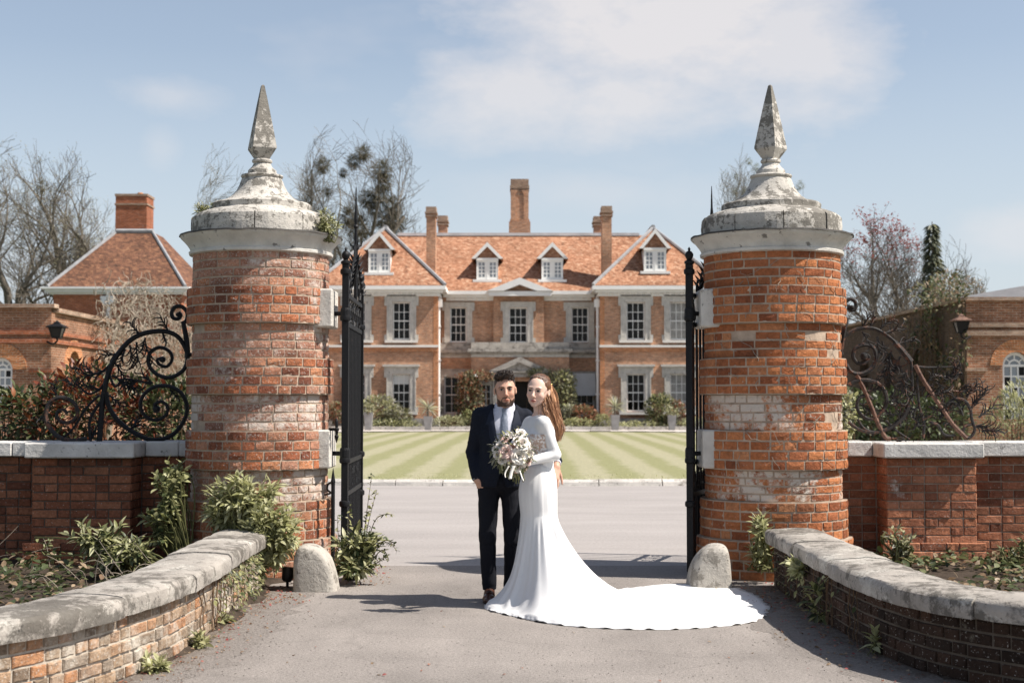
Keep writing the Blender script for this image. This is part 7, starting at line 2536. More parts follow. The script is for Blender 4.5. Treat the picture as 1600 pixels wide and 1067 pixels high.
class Sdf:
    def __init__(s, h):
        s.h = h; s.p = []

    def cap(s, a, b, ra, rb, k=.02, flat=None, cut=False, m=.03):
        """tapered capsule; flat = (direction, factor): the section is squeezed along that direction"""
        a, b = np.array(a, float), np.array(b, float)
        r = max(ra, rb)
        lo, hi = np.minimum(a, b) - r - m, np.maximum(a, b) + r + m
        if flat is not None:
            fd = np.array(Vector(flat[0]).normalized()); ff = flat[1]
            if ff > 1:
                lo, hi = lo - r * (ff - 1), hi + r * (ff - 1)

        def f(X):
            d = X - a
            ab = b - a
            t = np.clip((d @ ab) / (ab @ ab), 0, 1)
            q = d - t[..., None] * ab
            if flat is not None:
                q = q + (q @ fd)[..., None] * fd * (1 / ff - 1)
            return np.sqrt((q * q).sum(-1)) - (ra + (rb - ra) * t)
        s.p.append((f, lo, hi, k, cut))
        return s

    def ell(s, c, r, rot=None, k=.02, cut=False, m=.03):
        c, r = np.array(c, float), np.array(r, float)
        R_ = np.array(rot) if rot is not None else np.eye(3)
        ext = np.sqrt((R_ ** 2) @ (r ** 2))
        lo, hi = c - ext - m, c + ext + m

        def f(X):
            q = (X - c) @ R_
            k0 = np.sqrt(((q / r) ** 2).sum(-1)); k1 = np.sqrt(((q / (r * r)) ** 2).sum(-1))
            return k0 * (k0 - 1) / np.maximum(k1, 1e-6)
        s.p.append((f, lo, hi, k, cut))
        return s

    def fn(s, f, lo, hi, k=.005, cut=True):
        s.p.append((f, np.array(lo, float), np.array(hi, float), k, cut))
        return s

    def mesh(s, noise_amp=0.0, noise_fn=None):
        h = s.h
        add = [q for q in s.p if not q[4]]
        lo = np.min([q[1] for q in add], 0) - 2 * h; hi = np.max([q[2] for q in add], 0) + 2 * h
        n = np.ceil((hi - lo) / h).astype(int) + 1
        F = np.full(n, 0.5, np.float32)
        ax = [lo[i] + h * np.arange(n[i]) for i in range(3)]
        for (f, l, u, k, cut) in s.p:
            i0 = np.clip(np.floor((l - lo) / h).astype(int), 0, n - 1); i1 = np.clip(np.ceil((u - lo) / h).astype(int) + 1, 1, n)
            if (i1 <= i0).any(): continue
            sl = tuple(slice(i0[i], i1[i]) for i in range(3))
            X = np.stack(np.meshgrid(*[ax[i][sl[i]] for i in range(3)], indexing='ij'), -1)
            d = f(X).astype(np.float32)
            A = F[sl]
            if cut:
                hh = np.clip(.5 - .5 * (A + d) / k, 0, 1)
                F[sl] = A * (1 - hh) - d * hh + k * hh * (1 - hh)
            else:
                hh = np.clip(.5 + .5 * (A - d) / k, 0, 1)
                F[sl] = A * (1 - hh) + d * hh - k * hh * (1 - hh)
        if noise_fn is not None:
            near = np.argwhere(np.abs(F) < 4 * h)
            pts = lo + near * h
            F[tuple(near.T)] += noise_fn(pts).astype(np.float32)
        s.F, s.lo, s.n = F, lo, n
        # naive surface nets
        S = F < 0
        c = np.zeros(n - 1, np.int8)
        for dx in (0, 1):
            for dy in (0, 1):
                for dz in (0, 1):
                    c += S[dx:n[0] - 1 + dx, dy:n[1] - 1 + dy, dz:n[2] - 1 + dz]
        act = np.argwhere((c > 0) & (c < 8))
        idx = -np.ones(n - 1, np.int64)
        idx[tuple(act.T)] = np.arange(len(act))
        acc = np.zeros((len(act), 3)); cnt = np.zeros(len(act))
        cs = [(0, 0, 0), (1, 0, 0), (0, 1, 0), (1, 1, 0), (0, 0, 1), (1, 0, 1), (0, 1, 1), (1, 1, 1)]
        for a in range(8):
            for b_ in range(a + 1, 8):
                df = np.array(cs[b_]) - np.array(cs[a])
                if np.abs(df).sum() != 1: continue
                pa, pb = act + cs[a], act + cs[b_]
                fa, fb = F[tuple(pa.T)], F[tuple(pb.T)]
                m_ = (fa < 0) != (fb < 0)
                t = np.where(m_, fa / np.where(m_, fa - fb, 1), 0)
                acc += np.where(m_[:, None], np.array(cs[a]) + t[:, None] * df, 0); cnt += m_
        V = lo + (act + acc / np.maximum(cnt, 1)[:, None]) * h
        faces = []
        for d in range(3):
            o1, o2 = [(1, 2), (2, 0), (0, 1)][d]
            sa = [slice(1, n[i] - 1) for i in range(3)]; sa[d] = slice(0, n[d] - 1)
            sb = list(sa); sb[d] = slice(1, n[d])
            A, B = S[tuple(sa)], S[tuple(sb)]
            e = np.argwhere(A != B)
            if not len(e): continue
            off = np.ones(3, int); off[d] = 0
            g = e + off
            fl = A[tuple(e.T)]
            def cell(u, v):
                q = g.copy(); q[:, o1] -= u; q[:, o2] -= v
                return idx[tuple(q.T)]
            q4 = np.stack([cell(0, 0), cell(1, 0), cell(1, 1), cell(0, 1)], 1)
            q4 = np.where(fl[:, None], q4, q4[:, ::-1])
            faces.append(q4)
        Fc = np.concatenate(faces)
        Fc = Fc[(Fc >= 0).all(1)]
        return V, Fc


def np_mesh(name, V, F, mat, parent, smooth=True, relax=1):
    V = np.array(V, float)
    for _ in range(relax):
        # one light Laplacian pass hides the voxel steps
        acc = np.zeros_like(V); cnt = np.zeros(len(V))
        for a, b_ in ((0, 1), (1, 2), (2, 3), (3, 0)):
            np.add.at(acc, F[:, a], V[F[:, b_]]); np.add.at(cnt, F[:, a], 1)
            np.add.at(acc, F[:, b_], V[F[:, a]]); np.add.at(cnt, F[:, b_], 1)
        V = V * .5 + .5 * acc / np.maximum(cnt, 1)[:, None]
    me = bpy.data.meshes.new(name)
    off = np.array(WLOC[parent.name]) if parent is not None else 0
    me.vertices.add(len(V)); me.vertices.foreach_set('co', (V - off).astype(np.float32).ravel())
    me.loops.add(len(F) * 4); me.loops.foreach_set('vertex_index', F.astype(np.int32).ravel())
    me.polygons.add(len(F)); me.polygons.foreach_set('loop_start', np.arange(0, len(F) * 4, 4, dtype=np.int32))
    me.update(); me.validate()
    if mat: me.materials.append(mat)
    if smooth: me.shade_smooth()
    return place(name, me, parent), V


def bvh_of(V, F):
    return BVHTree.FromPolygons([Vector(v) for v in V], [tuple(int(i) for i in f) for f in F])


def rotm(yaw=0, pitch=0, roll=0):
    """yaw about z, then pitch about x, then roll about y"""
    return np.array((Matrix.Rotation(yaw, 3, 'Z') @ Matrix.Rotation(pitch, 3, 'X') @ Matrix.Rotation(roll, 3, 'Y')))


# ---------------------------------------------------------------- materials for people
def skin_mat(name, base, flush):
    m, t, b = newmat(name, 0.48, 0.35)
    at_ = t.n('ShaderNodeAttribute', attribute_name='tint').outputs['Color']
    p = t.pos()
    c = t.mix(t.ramp(t.noise(p, 14.0, 3.0), [(0.35, 0.0), (0.7, 0.5)]), base, flush)
    c = t.mix(1.0, c, at_, 'MULTIPLY')
    t.put(b.inputs['Base Color'], c)
    b.inputs['Subsurface Weight'].default_value = 0.12
    b.inputs['Subsurface Radius'].default_value = (0.02, 0.008, 0.004)
    bump(t, b, t.noise(p, 400.0, 2.0), 0.0006, 0.4)
    return m


skin_mat('skin_groom', (0.53, 0.32, 0.23), (0.53, 0.27, 0.195))
skin_mat('skin_bride', (0.66, 0.46, 0.365), (0.66, 0.40, 0.32))


def cloth(name, col, rough=.85, weave=900.0, fold=.006, fscale=(7, 7, 4), sheen=.0, spec=.2, fold2=.0):
    m, t, b = newmat(name, rough, spec)
    p = t.pos()
    c = t.mix(1.0, col, t.ramp(t.noise(p, 60.0, 3.0), [(0.3, .88), (0.7, 1.1)]), 'MULTIPLY')
    t.put(b.inputs['Base Color'], c)
    if sheen:
        b.inputs['Sheen Weight'].default_value = sheen
    hgt = t.m('ADD', t.m('MULTIPLY', t.noise(t.scale(p, fscale), 1.0, 4.0, .5, .6), 1.0), t.m('MULTIPLY', t.noise(p, weave, 1.0), .02))
    bump(t, b, hgt, fold * 4, .6)
    return m


cloth('suit_navy', (0.0062, 0.0085, 0.0165), .8, fold=.007, fscale=(11, 11, 8))
cloth('suit_trouser', (0.0075, 0.008, 0.012), .85, fold=.006, fscale=(12, 12, 3))
cloth('lapel_cloth', (0.012, 0.016, 0.030), .7, fold=.002)
cloth('shirt_cloth', (0.52, 0.53, 0.60), .8, fold=.003)
cloth('tie_silk', (0.17, 0.195, 0.25), .45, spec=.5, fold=.003, fscale=(20, 20, 20))
m, t, b = newmat('crepe', 0.65, 0.2)
t.put(b.inputs['Base Color'], (0.66, 0.655, 0.65, 1))
bump(t, b, t.noise(t.pos(), 700.0, 2.0), .0008, .25)
cloth('ribbon', (0.78, 0.75, 0.70), .5, spec=.4)
plain('shoe_leather', (0.055, 0.022, 0.014), 0.28, 0.5, 0.3, 30)
plain('shoe_sole', (0.012, 0.010, 0.009), 0.6, 0.3, 0.2, 30)
plain('eye_white', (0.34, 0.31, 0.295), 0.2, 0.5, 0.02, 10)
plain('eye_iris', (0.016, 0.010, 0.007), 0.35, 0.2, 0.1, 60)
plain('brow_dark', (0.018, 0.011, 0.008), 0.8, 0.2, 0.2, 200)
plain('brow_brown', (0.030, 0.017, 0.012), 0.8, 0.2, 0.2, 200)
plain('ring_gold', (0.6, 0.4, 0.15), 0.25, 0.5, 0.05, 10, metal=1.0)
plain('pearl_button', (0.7, 0.66, 0.6), 0.3, 0.5, 0.05, 10)


def hair_mat(name, c1, c2, sc=(120, 120, 14)):
    m, t, b = newmat(name, 0.42, 0.4)
    p = t.pos()
    c = t.ramp(t.m('ADD', t.m('MULTIPLY', t.noise(t.scale(p, sc), 1.0, 3.0), .75), t.m('MULTIPLY', idrand(t), .3)), [(0.3, c1), (0.75, c2)])
    t.put(b.inputs['Base Color'], c)
    bump(t, b, t.noise(t.scale(p, sc), 1.0, 3.0), .006, .8)
    return m


hair_mat('hair_dark', (0.012, 0.008, 0.006), (0.055, 0.034, 0.023), (90, 90, 90))
hair_mat('beard_hair', (0.026, 0.015, 0.011), (0.10, 0.055, 0.037), (260, 260, 260))
hair_mat('hair_brown', (0.15, 0.07, 0.034), (0.58, 0.31, 0.165), (90, 90, 10))
hair_mat('hair_crown', (0.04, 0.02, 0.013), (0.17, 0.083, 0.045), (60, 60, 60))
m, t, b = newmat('lace', 0.8, 0.2)
p = t.pos()
pw = t.n('ShaderNodeVectorMath', {0: p, 1: t.scale(t.n('ShaderNodeTexNoise', {'Vector': p, 'Scale': 60.0}).outputs['Color'], (.03, .03, .03))}, operation='ADD').outputs[0]
vz = t.n('ShaderNodeTexVoronoi', {'Vector': pw, 'Scale': 50.0}).outputs['Distance']
vf = t.n('ShaderNodeTexVoronoi', {'Vector': p, 'Scale': 120.0}, feature='DISTANCE_TO_EDGE').outputs['Distance']
lc = t.m('MAXIMUM', t.ramp(vz, [(0.40, 1.0), (0.52, 0.0)]), t.ramp(vf, [(0.04, 0.8), (0.10, 0.0)]))
t.put(b.inputs['Base Color'], t.mix(lc, (0.56, 0.36, 0.26), (0.80, 0.77, 0.74)))
bump(t, b, lc, .004, .8)


def add_head(S, O, Rm, k, jaw, male, kx=1.0):
    """skull, face, nose, lips, ears in head space: x right, -y forward, z up; k scales"""
    T_ = lambda q: np.array(O) + Rm @ (np.array(q, float) * k * np.array((kx, 1, 1)))
    E = lambda c, r, kk=.02, cut=False, m=.02, rot=None: S.ell(T_(c), np.array(r) * k * np.array((kx, 1, 1)), rot=(Rm if rot is None else Rm @ rot), k=kk, cut=cut, m=m)
    C = lambda a, b_, ra, rb, kk=.012: S.cap(T_(a), T_(b_), ra * k, rb * k, k=kk, m=.02)
    E((0, .012, .042), (.076, .096, .088), .03)
    E((0, -.022, -.012), (.068, .072, .088), .03)
    E((0, -.036, -.074), (.052 * jaw, .050, .040), .03)
    if male:
        E((.043, -.014, -.066), (.016, .032, .024), .025); E((-.043, -.014, -.066), (.016, .032, .024), .025)
    E((0, -.073, -.106), (.022 * jaw, .018, .016), .022)
    E((.040, -.062, -.030), (.022, .022, .022), .02); E((-.040, -.062, -.030), (.022, .022, .022), .02)
    C((-.040, -.083, .026), (.040, -.083, .026), .010, .010, .016)
    E((.031, -.100, .008), (.019, .015, .012), .012, True); E((-.031, -.100, .008), (.019, .015, .012), .012, True)
    E((.031, -.080, .007), (.0165, .012, .0125), .005); E((-.031, -.080, .007), (.0165, .012, .0125), .005)
    C((0, -.090, .014), (0, -.114, -.030), .0085, .0115, .012)
    E((0, -.116, -.034), (.0125, .012, .0105), .008)
    E((.0125, -.103, -.039), (.0085, .010, .0075), .006); E((-.0125, -.103, -.039), (.0085, .010, .0075), .006)
    E((0, -.094, -.067), (.023, .012, .0062), .004); E((0, -.092, -.0775), (.020, .012, .0072), .004)
    E((0, -.100, -.0718), (.022, .006, .0018), .004, True)
    for sg in (-1, 1):
        rt = np.array(Matrix.Rotation(sg * -.35, 3, 'Z'))
        E((sg * .080, .016, -.004), (.008, .019, .031), .006, rot=rt)
        E((sg * .088, .012, -.002), (.006, .010, .016), .005, True, rot=rt)
    return T_


def face_parts(parent, T_, Rm, k, brow, male, V, F, eyek=1.0):
    """eyeballs, irises, lashes and brows set on the finished face"""
    bv = bvh_of(V, F)
    fwd = Vector(Rm @ np.array((0, -1.0, 0)))
    def on(x, z, off=0.0):
        o = Vector(T_((x, -.22, z)))
        h = bv.ray_cast(o, -fwd * -1.0 * -1 if False else Vector(Rm @ np.array((0, 1.0, 0))))
        q = h[0] if h[0] is not None else Vector(T_((x, -.09, z)))
        return q + fwd * off
    M4 = Matrix([[*Rm[i], 0] for i in range(3)] + [[0, 0, 0, 1]])
    for sg in (-1, 1):
        x = sg * .0315
        q = on(x, .007)
        def disc(name, rx, rz, dx, dz, off, mat, n=14, dome=.002):
            vs = [tuple(q + Vector(Rm @ np.array((dx * k, -off - dome, dz * k))))]
            for i in range(n):
                a = 2 * PI * i / n
                u, w = math.cos(a), math.sin(a)
                zz = rz * w * (1 - .25 * (u * u if w < 0 else .2))
                vs.append(tuple(q + Vector(Rm @ np.array(((dx + rx * u) * k, -off + .002 * abs(u), (dz + zz) * k)))))
            return MB().add(vs, [(0, 1 + i, 1 + (i + 1) % n) for i in range(n)]).build(name, MATS[mat], parent, smooth=True)
        disc('eye', .0138 * eyek, .0060 * eyek, 0, 0, .0006, 'eye_white')
        disc('iris', .0068 * eyek, .0060 * eyek, (-.001), .0002, .0022, 'eye_iris')
        # upper lash line
        pts = [on(x + sg * dx, .007 + dz, .0016) for dx, dz in ((-.0145, .0005), (-.007, .0055), (.002, .0068), (.010, .0045), (.0165, .001))]
        MB().tube(pts, [.0011, .0021, .0026, .0024, .0013], 5).build('lash', MATS['eye_iris'], parent)
        bz = .024 if male else .0275
        pts = [on(x + sg * dx, bz + dz, .0012) for dx, dz in ((-.019, -.002), (-.010, .001), (.002, .0035), (.012, .0025), (.022, -.003))]
        rr_ = [.0035, .0046, .0044, .0034, .0012] if male else [.0022, .0030, .0028, .0021, .0008]
        MB().tube(smoothpts(pts, 3), list(np.interp(np.linspace(0, 4, 13), range(5), rr_)), 6).build('eyebrow', MATS[brow], parent, smooth=True)


def tint(ob, V, T_inv, fn):
    """per-vertex skin colour: lips, flush, darker eye sockets"""
    me = ob.data
    L = T_inv(V)
    col = fn(L)
    at_ = me.color_attributes.new('tint', 'FLOAT_COLOR', 'POINT')
    at_.data.foreach_set('color', np.concatenate([col, np.ones((len(col), 1))], 1).astype(np.float32).ravel())


def gauss(L, c, r):
    return np.exp(-(((L - np.array(c)) / np.array(r)) ** 2).sum(1))


def fingers(S, wrist, pdir, pnorm, curl, k=.006, thumb_side=1, s=1.0, spread=.12):
    """palm plus four unequal bent fingers and a thumb; pdir = towards the fingertips, pnorm = out of the back of the hand"""
    d = np.array(Vector(pdir).normalized()); nrm = np.array(Vector(pnorm).normalized()); w = np.cross(d, nrm)
    W_ = np.array(wrist, float)
    pc = W_ + d * .045 * s
    for u in (-.026, -.009, .009, .026):
        S.cap(W_ + w * u * .55 * s, W_ + d * .085 * s + w * u * s, .0145 * s, .0115 * s, .014, m=.015)
    for i, (u, L) in enumerate(((-.030, .068), (-.0105, .082), (.0095, .078), (.029, .060))):
        a = W_ + d * .082 * s + w * u * s
        dd = d + w * (u / .03) * spread
        for seg, (f, r0, r1) in enumerate(((.45, .0093, .0083), (.32, .0083, .0074), (.23, .0074, .006))):
            dd = dd - nrm * curl[min(seg, len(curl) - 1)]
            dd = dd / np.linalg.norm(dd)
            b_ = a + dd * L * f * s
            S.cap(a, b_, r0 * s, r1 * s, .003, m=.012)
            a = b_
    a = W_ + d * .022 * s + w * -.026 * s * thumb_side
    dd = d * .75 - w * .75 * thumb_side - nrm * .25
    for (L, r0, r1) in ((.042, .0125, .0105), (.032, .0102, .009), (.026, .009, .007)):
        dd = dd / np.linalg.norm(dd)
        b_ = a + dd * L * s
        S.cap(a, b_, r0 * s, r1 * s, .005, m=.012)
        a = b_; dd = dd + d * .35


# ================================================================== GROOM
GX, GY = -0.09, 10.86
GR = thing('person', 'man in dark navy suit and pale tie, bearded, one hand in his pocket', 'man', (GX, GY, 0))
gyaw, gpitch, groll = .06, .02, -.055
GHR = rotm(gyaw, gpitch, groll)
GHO = np.array((-.052, 10.83, 1.598))
S = Sdf(.0052)
gT = add_head(S, GHO, GHR, 1.0, 1.02, True)
nk = (-.058, 10.865, 1.455)
S.cap(GHO + GHR @ np.array((0, .018, -.085)), nk, .058, .066, .02)
shR, elR, wrR = (-.244, 10.865, 1.408), (-.292, 10.92, 1.125), (-.262, 10.82, .915)
shL, elL, wrL = (.100, 10.90, 1.398), (.262, 11.0, 1.165), (.335, 10.775, 1.055)
S.ell((-.078, 10.87, 1.22), (.175, .11, .22), k=.05)
S.ell((-.090, 10.875, .97), (.118, .085, .13), k=.04)
S.cap((-.19, 10.87, 1.385), (.04, 10.88, 1.375), .05, .05, .04)
S.cap(nk, (-.07, 10.87, 1.3), .065, .1, .04)
for (a, b_, c_) in ((shR, elR, wrR), (shL, elL, wrL)):
    S.cap(a, b_, .05, .042, .03); S.cap(b_, c_, .042, .028, .02)
hipR, knR, anR = (-.176, 10.87, .90), (-.186, 10.83, .49), (-.170, 10.885, .085)
hipL, knL, anL = (-.008, 10.88, .90), (.004, 10.85, .49), (-.010, 11.0, .085)
for (a, b_, c_) in ((hipR, knR, anR), (hipL, knL, anL)):
    S.cap((a[0], a[1], .86), b_, .060, .046, .02); S.cap(b_, c_, .046, .034, .02)
# right hand: back of the hand out, going into the trouser pocket; left hand laid on the bride's hip
fingers(S, wrR, (.62, .10, -1), (-.75, -.6, -.2), (.12, .1, .1), thumb_side=-1)
fingers(S, (.335, 10.73, 1.025), (-.16, -.50, -1.0), (.55, -.83, .1), (.10, .12, .12), thumb_side=1, s=1.06, spread=.2)
S.cap(wrL, (.335, 10.73, 1.025), .028, .027, .01)
V, F = S.mesh()
body, V = np_mesh('body', V, F, MATS['skin_groom'], GR)
inv = lambda V_: (V_ - GHO) @ GHR
def gcol(L):
    c = np.ones((len(L), 3))
    lips = np.clip(gauss(L, (0, -.10, -.072), (.020, .03, .010)) * 1.6, 0, 1)[:, None]
    c = c * (1 - lips) + lips * np.array((.78, .52, .50))
    fl = (np.clip(gauss(L, (0, -.11, -.034), (.018, .03, .018)) + gauss(L, (.045, -.07, -.025), (.025, .04, .02)) + gauss(L, (-.045, -.07, -.025), (.025, .04, .02)), 0, 1) * .5)[:, None]
    c = c * (1 - fl) + fl * np.array((1.05, .80, .74))
    sock = (np.clip(gauss(L, (.032, -.09, .006), (.022, .03, .014)) + gauss(L, (-.032, -.09, .006), (.022, .03, .014)), 0, 1) * .45)[:, None]
    return c * (1 - sock) + sock * np.array((.70, .56, .52))
tint(body, V, inv, gcol)
face_parts(body, gT, GHR, 1.0, 'brow_dark', True, V, F)

# beard: a short shell grown off the jaw, chin, lip and sideburns
Lh = inv(V)
zline = -.040 - .022 * np.clip(1 - np.abs(Lh[:, 0]) / .03, 0, 1)
cheekline = -.084 + .62 * np.clip(np.abs(Lh[:, 0]) - .020, 0, .05) + .12 * np.clip(Lh[:, 1] + .07, 0, .1)
jaww = np.clip((cheekline - Lh[:, 2]) / .010, 0, 1) * np.clip((Lh[:, 2] + .126) / .010, 0, 1) * np.clip((-.005 - Lh[:, 1]) / .012, 0, 1)
side_ = .75 * np.clip((np.abs(Lh[:, 0]) - .060) / .006, 0, 1) * np.clip((.030 - Lh[:, 2]) / .02, 0, 1) * np.clip((Lh[:, 2] + .06) / .01, 0, 1) * np.clip((.005 - Lh[:, 1]) / .01, 0, 1) * np.clip((Lh[:, 1] + .045) / .012, 0, 1)
zm = -.0545 - .55 * np.clip(np.abs(Lh[:, 0]) - .018, 0, .03)
mou = np.clip(1.5 - np.abs(Lh[:, 2] - zm) / .0065, 0, 1) * np.clip((.034 - np.abs(Lh[:, 0])) / .005, 0, 1) * (Lh[:, 1] < -.06)
cor = np.clip(1 - np.abs(np.abs(Lh[:, 0]) - .033) / .008, 0, 1) * np.clip((-.058 - Lh[:, 2]) / .006, 0, 1) * (Lh[:, 1] < -.05) * (Lh[:, 2] > -.10)
jaww = np.maximum(jaww, cor)
lipm = np.exp(-((Lh[:, 0] / .022) ** 2 + ((Lh[:, 2] + .0725) / .0095) ** 2) ** 2) * (Lh[:, 1] < -.07)
cheek = np.clip((Lh[:, 2] + .046 + .9 * np.clip(.045 - np.abs(Lh[:, 0]), 0, 1) * 0) / .01, 0, 1)
bw = np.clip(np.maximum(np.maximum(jaww, side_), mou) - lipm * 1.4, 0, 1)
keep = (bw[F] > .35).all(1)
ob_me = body.data
nrm = np.zeros(len(V) * 3, np.float32)
ob_me.vertices.foreach_get('normal', nrm)
nrm = nrm.reshape(-1, 3)
used = np.unique(F[keep])
mp = -np.ones(len(V), int); mp[used] = np.arange(len(used))
jit = np.array([n3(*(Vector(v) * 230)) for v in V[used]])
bV = V[used] + nrm[used] * (.0006 + .0022 * bw[used] + .0009 * jit)[:, None]
np_mesh('beard', bV, mp[F[keep]], MATS['beard_hair'], GR, relax=0)

# hair: cropped sides, curly quiff
Hs = Sdf(.0052)
HE = lambda c, r, kk=.012, cut=False: Hs.ell(gT(c), r, rot=GHR, k=kk, cut=cut)
HE((0, .020, .048), (.081, .098, .092))
HE((0, -.030, .112), (.066, .055, .034), .02)
HE((.022, -.070, .118), (.035, .028, .026), .015); HE((-.025, -.068, .112), (.034, .028, .026), .015)
HE((0, -.105, .010), (.062, .075, .078), .010, True)
HE((0, -.06, -.075), (.12, .12, .085), .012, True)
HE((0, .02, -.10), (.15, .075, .055), .02, True)
for sg in (-1, 1): HE((sg * .088, .004, -.012), (.022, .028, .036), .006, True)
def hn(p_):
    q = inv(p_)
    return np.array([(.005 if b_[2] > .07 else .002) * n3(*(Vector(b_) * 62)) + (.004 if b_[2] > .08 else .0) * n3(*(Vector(b_) * 130)) for b_ in q])
hV, hF = Hs.mesh(noise_fn=hn)
hob, hV = np_mesh('hair', hV, hF, MATS['hair_dark'], GR, relax=0)
cm = MB()
rr = random.Random(3)
hb = bvh_of(hV, hF)
for k in range(420):
    a, e = rr.uniform(0, 6.28), rr.uniform(.55, 1.5)
    d = Vector(GHR @ np.array((math.cos(a) * math.cos(e), math.sin(a) * math.cos(e) - .25, math.sin(e)))).normalized()
    o = Vector(gT((0, -.01, .04)))
    h_ = hb.ray_cast(o + d * .3, -d)
    if h_[0] is None: continue
    q = h_[0]
    Lq = inv(np.array([q]))[0]
    if Lq[2] < .065: continue
    t1 = d.orthogonal().normalized(); t2 = d.cross(t1)
    r_ = rr.uniform(.005, .010); ph = rr.uniform(0, 6.28)
    pts = [q + t1 * r_ * math.cos(ph + .9 * i) + t2 * r_ * math.sin(ph + .9 * i) + d * (.001 + .0022 * i * rr.uniform(.7, 1.2)) for i in range(6)]
    cm.tube(pts, [.0018, .0022, .0022, .0020, .0016, .0008], 4, cap=False)
tag(cm.build('curls', MATS['hair_dark'], GR), kind='stuff')

# shirt front and collar
S = Sdf(.006)
S.ell((-.078, 10.865, 1.245), (.172, .118, .24), k=.05)
S.cap(nk, (-.07, 10.865, 1.3), .066, .11, .04)
shV, shF = S.mesh()
sel = (shV[shF].mean(1)[:, 1] < 10.86) & (np.abs(shV[shF].mean(1)[:, 0] + .07) < .13) & (shV[shF].mean(1)[:, 2] > 1.0) & (shV[shF].mean(1)[:, 2] < 1.462)
used = np.unique(shF[sel]); mp = -np.ones(len(shV), int); mp[used] = np.arange(len(used))
np_mesh('shirt', shV[used], mp[shF[sel]], MATS['shirt_cloth'], GR)
cx_ = -.056
col = MB()
n = 28
vs, fs = [], []
for i in range(n + 1):
    a = -PI / 2 + .16 + (2 * PI - .32) * i / n
    front = max(0, -math.sin(a))
    r0x, r0y = .066, .066
    zt = 1.505 - .024 * front
    zb = 1.452 - .062 * front ** 3
    for (kx, z) in ((1.0, 1.462 - .012 * front), (1.02, zt), (1.09, zt - .002), (1.32 + .12 * front ** 6, zb), (1.28 + .10 * front ** 6, zb - .002)):
        vs.append((cx_ + r0x * kx * math.cos(a), 10.862 + r0y * kx * math.sin(a), z))
for i in range(n):
    for j in range(4):
        fs.append((i * 5 + j, (i + 1) * 5 + j, (i + 1) * 5 + j + 1, i * 5 + j + 1))
col.add(vs, fs).build('collar', MATS['shirt_cloth'], GR, smooth='auto')
shb = bvh_of(shV, shF)
def front(bv, x, z, off=.003, dflt=10.75):
    h_ = bv.ray_cast(Vector((x, 10.0, z)), Vector((0, 1, 0)))
    return Vector((x, (h_[0].y if h_[0] is not None else dflt) - off, z))
tie = MB()
rows = [(1.462, .018), (1.455, .023), (1.425, .016), (1.40, .022), (1.31, .029), (1.20, .034), (1.08, .038)]
vs, fs = [], []
for i, (z, w_) in enumerate(rows):
    cxx = cx_ - .004 * (1.42 - z) * 6
    th = .020 if i in (0, 1) else (.016 if i == 2 else .012)
    y = front(shb, cxx, min(z, 1.435)).y
    vs += [(cxx - w_, y - .002, z), (cxx - w_ * .5, y - th, z), (cxx + w_ * .5, y - th, z), (cxx + w_, y - .002, z)]
    if i: fs += [(4 * i - 4 + j, 4 * i - 3 + j, 4 * i + 1 + j, 4 * i + j) for j in range(3)]
tie.add(vs, [f[::-1] for f in fs]).build('tie', MATS['tie_silk'], GR, smooth='auto', fixn=True)

# jacket
J = Sdf(.0065)
J.ell((-.078, 10.872, 1.25), (.184, .138, .245), k=.05)
J.ell((-.088, 10.872, 1.02), (.178, .138, .22), k=.05)
J.ell((-.092, 10.875, .90), (.172, .136, .18), k=.05)
J.cap((-.203, 10.872, 1.408), (.055, 10.885, 1.398), .064, .064, .05); J.cap((-.12, 10.872, 1.442), (.0, 10.88, 1.442), .055, .055, .04)
J.cap(shR, elR, .064, .056, .014); J.cap(elR, (-.266, 10.835, .945), .060, .045, .02)
J.cap(shL, elL, .064, .056, .016); J.cap(elL, (.337, 10.785, 1.068), .058, .043, .02)
xo = lambda z: .012 + np.clip(z - 1.02, 0, 1) * .165
J.fn(lambda X: np.maximum(np.maximum(np.abs(X[..., 0] + .062 - (X[..., 2] - 1.4) * .02) - xo(X[..., 2]), 1.03 - X[..., 2]), X[..., 1] - 10.85), (-.30, 10.5, 1.0), (.18, 10.85, 1.5), .006)
J.fn(lambda X: X[..., 2] - .870 + .0 * X[..., 0], (-.5, 10.5, .4), (.09, 11.3, .86), .004)
J.fn(lambda X: np.sqrt((X[..., 0] + .058) ** 2 + (X[..., 1] - 10.865) ** 2) - .070 - np.clip(X[..., 2] - 1.455, 0, 1) * .5, (-.25, 10.6, 1.435), (.15, 11.1, 1.66), .006)
